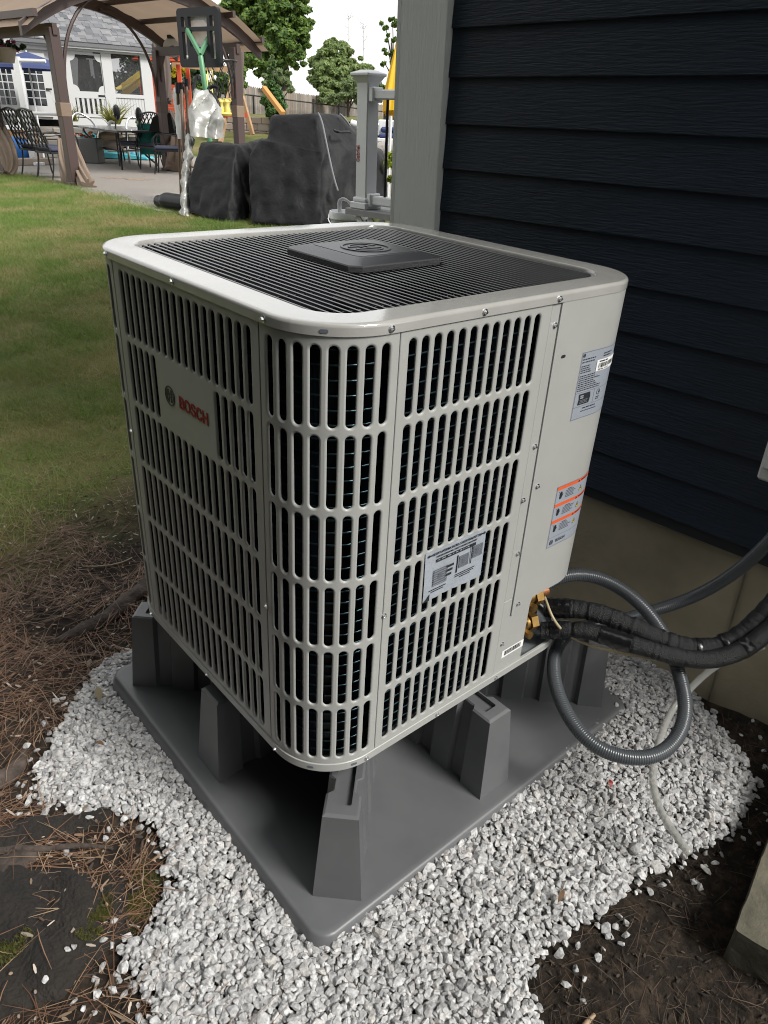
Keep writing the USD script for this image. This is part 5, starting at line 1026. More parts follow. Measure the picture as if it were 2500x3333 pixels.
part(house2, 'skirt_board', H(box(aL - 0.1, aR + 0.02, -0.03, 0.0, zF - 0.30, zF)), 'white_paint')
part(house2, 'foundation', H(box(aG0, aR, 0.1, 6.0, G, zF - 0.2)), 'fieldstone')
ev = H(box(aL - 0.12, aR + 0.05, -0.06, 0.10, zE - EB, zE)); part(house2, 'eave_board', ev, 'white_paint')
part(house2, 'gutter', H(box(aL - 0.15, aR + 0.12, -0.17, -0.062, zE - 0.10, zE - 0.005)), 'white_paint')
part(house2, 'porch_ceiling', H(box(aL, aR, 0.1, 3.2, zE - 0.12, zE - 0.08)), 'porch_inside')
part(house2, 'porch_back_wall', H(box(aL, (aL + aR) / 2 + 0.1, 3.1, 3.2, zF, zE - 0.12)), 'porch_inside'); part(house2, 'porch_back_wall', H(box((aL + aR) / 2 + 0.102, aR, 3.1, 3.2, zF, zR1 + 0.05)), 'porch_inside')
for a, w in ((aL - 0.1, 0.20), (c1(835, 600)[0] - 0.12, 0.24), (aR - 0.26, 0.26)): part(house2, 'porch_post', H(box(a, a + w, -0.02, 0.10, zF, zE - EB)), 'white_paint')
def rail(x0, x1, n):
    part(house2, 'top_rail', H(box(x0, x1, -0.02, 0.06, zR1 - 0.05, zR1 + 0.03)), 'white_paint'); part(house2, 'bottom_rail', H(box(x0, x1, 0.0, 0.05, zR0 - 0.03, zR0 + 0.03)), 'white_paint')
    for k in range(n): a = x0 + (k + 0.5) * (x1 - x0) / n; part(house2, 'baluster', H(box(a - 0.032, a + 0.032, 0.003, 0.047, zR0 + 0.031, zR1 - 0.051)), 'white_paint')
m0, m1 = c1(835, 600)[0] + 0.12, aR - 0.26
rail(m0, m1, 10); rail(aL + 0.1, aD0 - 0.02, 2); rail(aD1 + 0.0, m0 - 0.24, 1)
def pane(name, x0, x1, z0, z1, y, m): part(house2, name, H(box(x0, x1, y, y + 0.012, z0, z1)), m)
pane('screen', m0, m1, zR1 + 0.03, zE - EB, 0.04, 'thin_screen'); pane('screen', aL + 0.1, aD0, zR1 + 0.03, zE - EB, 0.04, 'screen'); pane('screen', aD1, m0 - 0.24, zR1 + 0.03, zE - EB, 0.04, 'screen')
pane('screen', m0, m1, zR0, zR1, 0.052, 'screen')
for k in range(3): a = m0 + (m1 - m0) * (0.2 + 0.29 * k); part(house2, 'porch_stud', H(box(a - 0.045, a + 0.045, 2.2, 2.26, zF, zE - 0.2)), 'box_grey')
# screen door with a scalloped opening
o0, zo0 = c1(572, 700); o1, zo1 = c1(768, 432); dz0, dz1 = zF, c1(660, 395)[1]
hole = sg.box(o0, zo0, o1, zo1); cut = 0.13
for x in (o0, o1):
    for z in (zo0, zo1): hole = hole.difference(sg.Point(x, z).buffer(cut))
low = sg.box(o0, zR0 + 0.03, o1, zR1 - 0.09)
leafp = sg.box(aD0, dz0 + 0.02, aD1, dz1).difference(hole).difference(low)
door = part(house2, 'screen_door', H(place(flat_solid(leafp, 0.04), (0, 0.035, 0), (1, 0, 0), (0, 0, 1))), 'white_paint')
part(door, 'screen', H(box(o0, o1, 0.012, 0.018, zR0, zo1)), 'screen')
for k in range(6): a = o0 + (k + 0.5) * (o1 - o0) / 6; part(door, 'baluster', H(box(a - 0.03, a + 0.03, 0.0, 0.034, zR0 + 0.031, zR1 - 0.091)), 'white_paint')
for zz in (zo1 + 0.06, zR1 - 0.03): part(door, 'hinge', H(box(aD1 - 0.16, aD1 + 0.05, -0.012, -0.006, zz - 0.02, zz + 0.02)), 'iron_black')
# main block at the left: wall, gable, glazed doors
part(house2, 'wall', H(box(aG0, aL - 0.1, 0.02, 6.0, zF - 0.05, zE_left + 0.05)), 'white_paint')
def door15(x0, x1, z0, z1, cols, rows):
    d = part(house2, 'glazed_door', H(cat([box(x0, x1, -0.03, 0.02, z0, z0 + 0.22), box(x0, x1, -0.03, 0.02, z1 - 0.10, z1), box(x0, x0 + 0.10, -0.03, 0.02, z0 + 0.22, z1 - 0.10), box(x1 - 0.10, x1, -0.03, 0.02, z0 + 0.22, z1 - 0.10)])), 'white_paint')
    gx0, gx1, gz0, gz1 = x0 + 0.10, x1 - 0.10, z0 + 0.22, z1 - 0.10
    for i_ in range(cols):
        for j_ in range(rows): part(d, 'pane', H(box(gx0 + (gx1 - gx0) * i_ / cols + 0.0085, gx0 + (gx1 - gx0) * (i_ + 1) / cols - 0.0085, -0.026, -0.020, gz0 + (gz1 - gz0) * j_ / rows + 0.0085, gz0 + (gz1 - gz0) * (j_ + 1) / rows - 0.0085)), 'dark_glass')
    part(d, 'muntins', H(cat([box(gx0 + (gx1 - gx0) * i_ / cols - 0.009, gx0 + (gx1 - gx0) * i_ / cols + 0.009, -0.032, 0.0, gz0, gz1) for i_ in range(1, cols)] + [box(gx0, gx1, -0.0315, 0.0, gz0 + (gz1 - gz0) * j_ / rows - 0.009, gz0 + (gz1 - gz0) * j_ / rows + 0.009) for j_ in range(1, rows)])), 'white_paint')
    return d
xa, za = c1(170, 870); xb, zb_ = c1(345, 400)
d2 = door15(c1(150, 600)[0], c1(365, 600)[0], zF - 0.0, c1(230, 405)[1], 3, 6)
part(d2, 'handle', H(box(c1(352, 690)[0], c1(395, 690)[0], -0.06, -0.03, c1(370, 695)[1], c1(370, 680)[1])), 'iron_black')
d1 = door15(c1(-110, 600)[0], c1(130, 600)[0], zF - 0.0, c1(0, 470)[1], 4, 5)
part(house2, 'frieze_board', H(box(aG0, aL - 0.1, -0.06, 0.02, c1(230, 400)[1] + 0.06, c1(230, 330)[1])), 'white_paint')
part(house2, 'frieze_moulding', H(box(aG0, aL - 0.1, -0.14, -0.061, c1(230, 345)[1], c1(230, 322)[1])), 'white_paint')
gx1, gz1 = c1(318, 300); sl = 0.78
apex = gx1 - 2.2
gable = sg.Polygon([(gx1, gz1 - 0.05), (apex, gz1 + 2.2 * sl), (apex - 2.2, gz1 - 0.05)])
part(house2, 'gable_wall', H(place(flat_solid(gable, 0.10), (0, 0.10, 0), (1, 0, 0), (0, 0, 1))), 'white_paint')
for k in range(9):
    z = gz1 + 0.02 + k * 0.17; hw = 2.2 - (z - gz1) / sl
    if hw > 0.3: part(house2, 'clapboard', H(bar((apex - hw + 0.1, -0.004, z), (apex + hw - 0.1, -0.004, z), 0.012, 0.03)), 'white_paint')
for s in (-1, 1): part(house2, 'rake_board', H(bar((apex, -0.10, gz1 + 2.2 * sl + 0.05), (apex + s * 2.45, -0.10, gz1 - 0.14), 0.16, 0.20)), 'white_paint')
fw0, fz0 = c1(185, 258); fw1, _ = c1(-90, 258); fwx = (fw0 + fw1) / 2; fr_ = (fw0 - fw1) / 2
fan_w = part(house2, 'fan_window', H(place(flat_solid(sg.Point(0, 0).buffer(fr_).intersection(sg.box(-9, 0, 9, 9)), 0.02), (fwx, -0.005, fz0), (1, 0, 0), (0, 0, 1))), 'dark_glass')
part(fan_w, 'sash', H(place(flat_solid(unary_union([sg.Point(0, 0).buffer(fr_ + 0.09).difference(sg.Point(0, 0).buffer(fr_ - 0.03)).intersection(sg.box(-9, 0, 9, 9)), sg.box(-fr_ - 0.12, -0.14, fr_ + 0.12, 0.0)] + [sg.LineString([(0, 0), (fr_ * math.cos(t), fr_ * math.sin(t))]).buffer(0.03) for t in np.radians([35, 65, 90, 115, 145])]).buffer(0), 0.05), (fwx, -0.03, fz0), (1, 0, 0), (0, 0, 1))), 'white_paint')
# roofs: courses of shingles over a slab
rise, runw = 1.75, 3.3
def shingle_roof(x0, x1, z0, y0, run, rise_, rows, wid, seed):
    """Roof plane rising into the house; tabs as pieces."""
    rf = part(house2, 'roof', H(hull([(x0, y0, z0), (x1, y0, z0), (x0, y0 + run, z0 + rise_), (x1, y0 + run, z0 + rise_), (x0, y0, z0 - 0.08), (x1, y0, z0 - 0.08), (x0, y0 + run, z0 + rise_ - 0.1), (x1, y0 + run, z0 + rise_ - 0.1)])), 'shingle')
    q = np.random.default_rng(seed); ms = []; Ls = math.hypot(run, rise_); cy, sz = run / Ls, rise_ / Ls
    for r in range(rows):
        x = x0 - q.uniform(0, wid); a = r * Ls / rows
        while x < x1:
            w = wid * q.uniform(0.5, 1.5); xx0, xx1 = max(x, x0), min(x + w - 0.006, x1)
            if xx1 > xx0 + 0.02:
                t = q.uniform(0.008, 0.022); m = box(xx0, xx1, -0.01, Ls / rows + 0.03, 0.002, t); ms.append(place(m, (0, y0 + cy * a, z0 + sz * a + 0.004 + 0.004 * (r % 2)), (1, 0, 0), (0, cy, sz)))
            x += w
    part(rf, 'shingles', H(cat(ms)), 'shingle', kind='stuff')
shingle_roof(aL - 0.9, aR + 0.15, zE + 0.02, -0.2, runw, rise + 0.5, 34, 0.17, 3)
shingle_roof(aG0, apex - 0.1, gz1 + 2.2 * sl - 1.0, 0.5, 3.0, 1.6, 12, 0.3, 4)
# stone retaining wall below the pool house
s0, s1 = c1(-40, 900), c1(1230, 930)
block_wall('stone_wall', 'grey fieldstone wall below the white pool house', (HL[:2] + ha * (s0[0]) - hn * 0.55), (HL[:2] + ha * (s1[0] + 0.3) - hn * 0.55), G, c1(700, 985)[1], 5, 0.30, 0.5, 'fieldstone', seed=6)
# yellow slide and orange play tower behind the porch
ys_ = [on_house(257, 193, 4.6), on_house(280, 178, 4.6), on_house(296, 166, 4.6), on_house(314, 163, 4.6)]
def HB(a, z, back): return V(*(HL[:2] + ha * a + hn * back), z)
sld = thing('slide', 'yellow playground slide seen through the porch screen', 'slide', HB(ys_[0][0], zF - 1.0, 4.6))
sp = spline([HB(a, z, 4.6) for a, z in ys_], 14)
part(sld, 'chute', cat([sweep(sp + V(*(hn * o), 0), 0.05, 6) for o in (-0.26, 0.26)] + [tm(np.vstack([sp + V(*(hn * -0.26), 0), sp + V(*(hn * 0.26), 0)]), [[i_, i_ + 1, 15 + i_] for i_ in range(13)] + [[i_, 15 + i_, 14 + i_] for i_ in range(13)])] + [tm(np.vstack([sp + V(*(hn * -0.26), -0.22), sp + V(*(hn * -0.26), 0.16)]), [[i_, i_ + 1, 15 + i_] for i_ in range(13)] + [[i_, 15 + i_, 14 + i_] for i_ in range(13)])]), 'yellow_plastic', smooth=40)
part(sld, 'leg', bar(sp[-1] - V(0, 0, 2.2), sp[-1], 0.08, 0.08, up=(1, 0, 0)), 'swing_wood')
hq = [(HB(a, zF + 0.7, 7.5), V(1.3, 1.0, 1.6)) for a in np.arange(aL + 0.5, aR + 4.5, 1.1)]
tree('hedge', 'dark hedge seen through the porch behind the pool house', HB(aR, zF - 1.2, 7.5), hq, 9000, 0.10, 'leaf_dark', 15, 0.08, 'hedge', limbs=False)
pt0 = at(367, 190, 21); pt1 = at(375, 260, 21)
pw = 34 * K / FPX * 21
ptw = thing('play_tower', 'orange red wooden play tower with a peaked roof at the end of the swing beam', 'play tower', (pt0[0], pt0[1], float(ground_h(pt0[0], pt0[1]))))
zg_ = float(ground_h(pt0[0], pt0[1])); cr = V(*CAM[0][:2]) / np.linalg.norm(CAM[0][:2])
for dx in (-0.75, 0.30):
    for dy in (0, 1.0): b_ = V(*(pt0[:2] + cr * dx + FH * dy), zg_); part(ptw, 'tower_post', bar(b_, (b_[0], b_[1], at(368, 140, 21)[2]), 0.11, 0.11, up=(*cr, 0)), 'play_red')
zs0, zs1 = at(375, 262, 21)[2], at(370, 182, 21)[2]
for k in range(8): z = zs0 + (zs1 - zs0) * k / 8; part(ptw, 'tower_board', place(box(-0.85, 0.42, -0.06, -0.03, 0, (zs1 - zs0) / 8 - 0.012), (pt0[0], pt0[1], z), (*cr, 0), (*FH, 0), (0, 0, 1)), 'play_red')
zr0, zr1 = at(370, 133, 21)[2], at(352, 92, 21)[2]
for k in range(5): f0, f1 = k / 5, (k + 1) / 5; part(ptw, 'roof_board', place(hull([(-0.95 + 0.5 * f0 * 1.1, -0.2 + 0.65 * f0, zr0 + (zr1 - zr0) * f0), (0.52 - 0.7 * f0, -0.2 + 0.65 * f0, zr0 + (zr1 - zr0) * f0), (-0.95 + 0.5 * f1 * 1.1, -0.2 + 0.65 * f1 - 0.02, zr0 + (zr1 - zr0) * f1 - 0.02), (0.52 - 0.7 * f1, -0.2 + 0.65 * f1 - 0.02, zr0 + (zr1 - zr0) * f1 - 0.02), (-0.95, -0.16, zr0 + (zr1 - zr0) * f0 - 0.04), (0.5, -0.16, zr0 + (zr1 - zr0) * f0 - 0.04)]), (pt0[0], pt0[1], 0), (*cr, 0), (*FH, 0), (0, 0, 1)), 'play_red')
# swing set
sw = thing('swing_set', 'wooden swing set with a long beam and A frame legs behind the pergola', 'swing set', ground_under(at(505, 250, 21.5)))
bl0, bl1 = at(372, 137, 21.3), at(512, 152, 21.5)
part(sw, 'beam', bar(bl0, bl1, 0.12, 0.17), 'swing_wood')
for (a, b) in (((505, 150, 21.5), (484, 222, 20.9)), ((507, 150, 21.5), (532, 222, 22.0))): part(sw, 'leg', bar(ground_under(at(b[0] + (b[0] - a[0]) * 0.5, 262, b[2])), at(*a), 0.11, 0.11), 'swing_wood')
part(sw, 'brace', bar(at(497, 184, 21.2), at(522, 186, 21.8), 0.09, 0.09), 'swing_wood')
part(sw, 'brace', bar(at(570, 190, 21.0), at(612, 246, 20.2), 0.12, 0.12), 'swing_wood_orange', label='bright orange diagonal brace')
part(sw, 'ledger_board', bar(at(466, 246, 21.2), at(534, 249, 21.2), 0.10, 0.12), 'play_red')
for xx in (448, 461):
    for dx in (-2, 2): part(sw, 'rope', sweep([at(xx * 0.5 + 457 * 0.5 + dx * 0.2 - (0 if xx > 455 else 2), 145, 21.4), at(xx + dx - 4, 206, 21.4)], 0.018, 5), 'pale_yellow')
gl = thing('toddler_swing', 'pale yellow plastic swing with two round eared backs on the swing set', 'swing', at(485, 245, 20.8), None)
def eared(px):
    return cat([lathe([(0, 0.34), (0.06, 0.325), (0.085, 0.28), (0.06, 0.215), (0.07, 0.15), (0.095, 0.07), (0.09, 0), (0, 0)], 14, at(px, 244, 20.8))] + [trimesh.creation.torus(0.036, 0.016, major_sections=14, minor_sections=6, transform=trimesh.transformations.translation_matrix(at(px + s * 5.0, 217, 20.8)) @ trimesh.transformations.rotation_matrix(PI / 2, V(*cr, 0))) for s in (-1, 1)])
for px in (479, 491): part(gl, 'seat_back', eared(px), 'pale_yellow', smooth=40)
part(gl, 'seat', lathe([(0, 0.03), (0.19, 0.03), (0.215, -0.01), (0.19, -0.05), (0, -0.06)], 18, at(485, 245, 20.8)), 'pale_yellow', smooth=40)

# ------------------------------------------------------------------ pergola
PF = {'FL': at_z(163, 402, G)[:2], 'BL': at_z(16, 378, G)[:2]}
PF['BR'] = at(363, 361, 14.6)[:2]; PF['FR'] = PF['FL'] + (PF['BR'] - PF['BL']) * 1.0
zb_f = z_over(97, 58, PF['FL']); 
pg = thing('pergola', 'dark brown metal pergola with an arched roof and beige canopy over the patio', 'pergola', (*PF['FL'], G))
ex = PF['FR'] - PF['FL']; EXL = np.linalg.norm(ex); ex = ex / EXL; ey = PF['BL'] - PF['FL']; EYL = np.linalg.norm(ey); ey = ey / EYL
BEAM = zb_f
post_p = {}
for k in ('FL', 'FR', 'BL', 'BR'):
    x, y = PF[k]; post_p[k] = part(pg, 'post', place(rbox(-0.075, 0.075, -0.075, 0.075, PG, BEAM, 0.006), (x, y, 0), (*ex, 0), (-ex[1], ex[0], 0), (0, 0, 1)), 'pergola_metal')
    part(pg, 'post_foot', place(rbox(-0.10, 0.10, -0.10, 0.10, PG, PG + 0.05, 0.006), (x, y, 0), (*ex, 0), (-ex[1], ex[0], 0), (0, 0, 1)), 'pergola_metal')
    if k in ('FL', 'FR', 'BR'): zc = {'FL': z_over(125, 238, PF['FL']), 'FR': z_over(530, 243, PF['FR']), 'BR': z_over(345, 232, PF['BR'])}[k]; part(pg, 'post_sleeve', place(rbox(-0.082, 0.082, -0.082, 0.082, zc - 0.08, zc + 0.10, 0.006), (x, y, 0), (*ex, 0), (-ex[1], ex[0], 0), (0, 0, 1)), 'canopy_cloth' if k != 'BR' else 'curtain_brown')
OVER = 0.48; RISE = 0.52
def arch(t): return BEAM + 0.02 - 0.16 + (RISE + 0.16) * (1 - (2 * t - 1) ** 2)                     # t 0..1 along the arch, ends hang below the posts' heads
def arch_pt(o, t, dz=0.0): p = o + ex * (-OVER + (EXL + 2 * OVER) * t); return V(*p, arch(t) + dz)
for o in (PF['FL'] - ey * 0.08, PF['BL'] + ey * 0.08):
    ts = np.linspace(0, 1, 26); pts_ = np.array([arch_pt(o, t) for t in ts]); hgt = 0.17; v = []
    for p in pts_:
        for a, b in ((-1, 0), (1, 0), (1, hgt), (-1, hgt)): v.append(p + V(*(ey * a * 0.035), b))
    f = []
    for i in range(25):
        for a in range(4): b = (a + 1) % 4; f += [[i * 4 + a, i * 4 + 4 + b, i * 4 + b], [i * 4 + a, i * 4 + 4 + a, i * 4 + 4 + b]]
    f += [[0, 1, 2], [0, 2, 3], [100, 102, 101], [100, 103, 102]]
    m = tm(v, f); m.fix_normals(); part(pg, 'arched_beam', m, 'pergola_metal', smooth=25)
for t in (0.03, 0.17, 0.33, 0.5, 0.67, 0.83, 0.97):
    a_, b_ = arch_pt(PF['FL'] - ey * 0.32, t, 0.19), arch_pt(PF['BL'] + ey * 0.32, t, 0.19); part(pg, 'purlin', bar(a_, b_, 0.055, 0.09), 'pergola_metal')
for k, (o, s) in {'FL': ('FL', 1), 'FR': ('FL', -1), 'BL': ('BL', 1), 'BR': ('BL', -1)}.items():
    p0 = PF[k]; th = np.linspace(0, PI / 2, 14); pts_ = [V(*(p0 + ex * s * (0.08 + 0.98 * (1 - math.cos(t)))), BEAM - 0.75 + (0.75 + arch((OVER + 1.06) / (EXL + 2 * OVER)) - BEAM + 0.03) * math.sin(t)) for t in th]
    part(pg, 'curved_brace', sweep(pts_, 0.026, 7), 'pergola_metal', smooth=40)
    s2 = 1 if k[0] == 'F' else -1; pts_ = [V(*(p0 + ey * s2 * (0.08 + 0.45 * (1 - math.cos(t)))), BEAM - 0.5 + 0.55 * math.sin(t)) for t in th]
    part(pg, 'curved_brace', sweep(pts_, 0.022, 7), 'pergola_metal', smooth=40)
part(pg, 'side_beam', bar(V(*(PF['FL'] - ey * 0.1), BEAM - 0.02), V(*(PF['BL'] + ey * 0.1), BEAM - 0.02), 0.07, 0.14), 'pergola_metal')
part(pg, 'side_beam', bar(V(*(PF['FR'] - ey * 0.1), BEAM - 0.02), V(*(PF['BR'] + ey * 0.1), BEAM - 0.02), 0.07, 0.14), 'pergola_metal')
tt_ = (0.0, 0.17, 0.33, 0.5, 0.67, 0.83, 1.0)
for a, b in zip(tt_[:-1], tt_[1:]):
    def cl_fn(u, v, a=a, b=b):
        t = a + (b - a) * u; base = PF['FL'] - ey * 0.30
        xy = base + ex * (-OVER + (EXL + 2 * OVER) * t)[..., None] + ey * ((EYL + 0.60) * v)[..., None]
        z = arch(t) + 0.215 - 0.05 * np.sin(PI * u) + 0.012 * np.sin(v * 23 + u * 5) * np.sin(PI * u) - (0.10 * smooth(t, 0.06, 0.0) + 0.10 * smooth(t, 0.94, 1.0))
        return np.concatenate([xy, z[..., None]], -1)
    part(pg, 'canopy_panel', grid_mesh(9, 30, cl_fn), 'canopy_cloth', smooth=True)
def drape(name, label, pts, rads, m, folds=9, group=None, seed=1, depth=0.3, flat=0.6):
    P = spline(pts, 26); R = np.interp(np.linspace(0, 1, 26), np.linspace(0, 1, len(rads)), rads); nA = 54; t = sweep(P, R, nA); v = t.vertices; c = np.repeat(P, nA, 0); a = np.tile(np.arange(nA) * 2 * PI / nA, 26); q = np.random.default_rng(seed)
    d = v[:26 * nA] - c; s = np.repeat(np.linspace(0, 1, 26), nA); k = 1 + depth * np.sin(a * folds + 2.0 * np.sin(s * 5 + seed)) + 0.25 * (meshkit.fbm(np.c_[np.cos(a) * 2, np.sin(a) * 2, s * 4 + seed], 3, seed) - 0.5)
    f = d * k[:, None]; across = V(*FH, 0); f = f - (f @ across)[:, None] * across * (1 - flat); v[:26 * nA] = c + f
    return single(name, t, m, label, 'curtain', group, smooth=50)
fl = PF['FL']; p_ = lambda x, y, xy: V(*xy, z_over(x, y, xy))
sh_ = V(*CAM[0][:2]); sh_ /= np.linalg.norm(sh_)
cz = lambda x, y, d: at(x, y, d)
dF = (V(*fl, 0) - EYE) @ CAM[2]
drape('curtain', 'beige curtain tied to the near left pergola post, flaring at its foot', [at(152, 288, 11.35), at(160, 320, 11.3), at(172, 360, 11.2), at(190, 405, 11.05)], [0.03, 0.06, 0.085, 0.12], 'curtain_cloth', 8, seed=2, flat=0.5)
drape('curtain', 'narrow strip of beige curtain down the left side of the near post', [at(128, 300, 11.5), at(136, 345, 11.5), at(146, 398, 11.5)], [0.03, 0.06, 0.07], 'curtain_cloth', 5, seed=3)
drape('curtain', 'brown curtain gathered and tied near the ground at the left edge', [at(-14, 246, 12.3), at(2, 285, 12.25), at(18, 335, 12.2), at(22, 362, 12.2), at(18, 374, 12.2)], [0.05, 0.09, 0.125, 0.12, 0.06], 'curtain_cloth', 8, seed=4)
drape('curtain', 'dark brown curtain hanging along the far right pergola post', [at(346, 92, 14.9), at(352, 150, 14.9), at(358, 220, 14.8)], [0.14, 0.12, 0.10], 'curtain_brown', 8, seed=5)
drape('curtain', 'beige brown curtain end showing behind the chairs beside the silver tarp', [at(366, 240, 14.5), at(374, 275, 14.5), at(384, 320, 14.4), at(388, 362, 14.3)], [0.06, 0.13, 0.17, 0.22], 'curtain_cloth', 8, seed=6)
drape('curtain', 'dark brown curtain bunched at the top of the near right pergola post', [at(504, 76, 13.5), at(510, 110, 13.5), at(517, 160, 13.4), at(522, 205, 13.3)], [0.12, 0.11, 0.06, 0.03], 'curtain_brown', 7, seed=7)
# round hanging sign
hs = thing('hanging_sign', 'round white disc hanging from the pergola beam beside the basketball board', 'hanging sign', at(371, 103, 13.6))
c = at(371, 103, 13.6); vd = c - EYE; vd[2] = 0; vd /= np.linalg.norm(vd)
part(hs, 'disc', place(poly_extrude(sg.Point(0, 0).buffer(0.155, 24), 0.02), c, sh_ if len(sh_) == 3 else (*sh_, 0), (0, 0, 1)), 'white_vinyl')
part(hs, 'hook', sweep([c + V(0, 0, 0.15), c + V(0, 0, 0.24)], 0.01, 5), 'iron_black'); part(hs, 'cap', box(c[0] - 0.05, c[0] + 0.05, c[1] - 0.05, c[1] + 0.05, c[2] + 0.14, c[2] + 0.20), 'iron_black')
part(hs, 'faded_print', place(flat_solid(lines_of_print(-0.08, 0.09, 0.07, 6, 0.026, 0.012, 5, 0.04), 0.002), c - vd * 0.004, (*sh_[:2], 0), (0, 0, 1)), 'label_silver')
# hanging basket
hbk = at(10, 120, 11.9); hg = thing('hanging_basket', 'hanging basket of purple flowers at the left edge under the canopy', 'hanging basket', hbk)
part(hg, 'pot', lathe([(0, -0.10), (0.13, -0.10), (0.19, 0.08), (0.20, 0.08), (0.20, 0.11), (0.17, 0.11), (0, 0.09)], 20, hbk), 'pot_beige', smooth=40)
part(hg, 'foliage', crown([(hbk + V(0.02, 0, 0.17), V(0.24, 0.24, 0.12)), (hbk + V(*(sh_[:2] * 0.20), 0.12), V(0.15, 0.15, 0.12)), (hbk - V(*(sh_[:2] * 0.18), -0.1), V(0.14, 0.14, 0.12))], 1500, 0.022, 71), 'leaf_dark')
part(hg, 'flowers', crown([(hbk + V(*(sh_[:2] * -0.06), 0.20), V(0.2, 0.2, 0.12)), (hbk + V(*(sh_[:2] * 0.12), 0.12), V(0.16, 0.16, 0.10))], 260, 0.024, 72), 'flower_purple')
for k in range(3): a = k * 2.1; part(hg, 'chain', sweep([hbk + V(0.18 * math.cos(a), 0.18 * math.sin(a), 0.1), hbk + V(0, 0, 0.75)], 0.004, 4), 'iron_black')

# ------------------------------------------------------------------ table, chairs, small things on the patio
TZ = 0.60
tb = [at_z(151, 270.5, TZ), at_z(252, 283.5, TZ), at_z(369, 283, TZ - 0.01), at_z(262, 272.5, TZ)]
TC = V(*((tb[0] + tb[2])[:2] / 2)); ang_t = math.atan2(*(tb[2] - tb[1])[[1, 0]])
te = V(math.cos(ang_t), math.sin(ang_t)); te2 = V(-te[1], te[0])
ta = at_z(200, 390, PG)[:2] 
tbl = thing('patio_table', 'rectangular black iron patio table with a pale grey top under the pergola', 'table', (*TC, PG))
t_pts = [tuple(q[:2]) for q in tb]; tpoly = sg.Polygon(t_pts).convex_hull
part(tbl, 'table_top', poly_extrude(tpoly.buffer(-0.03), 0.012, TZ - 0.010), 'table_glass')
part(tbl, 'rim', poly_extrude(tpoly.difference(tpoly.buffer(-0.06)), 0.03, TZ - 0.026), 'iron_black')
cen = np.mean([q[:2] for q in tb], 0)
legs_px = [(262, 388), (396, 384), (194, 352), (330, 366)]
legs_top = [tb[1], tb[2], tb[0], tb[3]]
foot = [at_z(264, 389, PG), at_z(404, 387, PG), at_z(192, 367, PG), at_z(332, 372, PG)]
feet_xy = []
for q in legs_top:
    a = cen + (q[:2] - cen) * 0.72; b = cen + (q[:2] - cen) * 0.42; c_ = cen + (q[:2] - cen) * 0.70
    part(tbl, 'leg', sweep(spline([V(*a, TZ - 0.02), V(*(a * 0.6 + b * 0.4), TZ - 0.22), V(*b, PG + 0.30), V(*(b * 0.4 + c_ * 0.6), PG + 0.10), V(*c_, PG)], 16), 0.019, 7), 'iron_black', smooth=50); feet_xy.append(b)
for i_, j_ in ((0, 1), (1, 3), (3, 2), (2, 0)): part(tbl, 'stretcher', bar(V(*feet_xy[i_], PG + 0.30), V(*feet_xy[j_], PG + 0.30), 0.024, 0.024), 'iron_black')
og = at(235, 268, 14.0); single('ornament', cat([lathe([(0, 0), (0.09, 0), (0.06, 0.04), (0.03, 0.07), (0, 0.08)], 10, (og[0], og[1], TZ + 0.003)), sweep(spline([V(og[0], og[1], TZ + 0.07), V(og[0] + 0.05, og[1], TZ + 0.14), V(og[0] + 0.10, og[1] - 0.03, TZ + 0.12)], 8), [0.03] * 4 + [0.02] * 4, 6)]), 'box_grey', 'small grey ornament in the middle of the patio table', 'ornament', smooth=40)
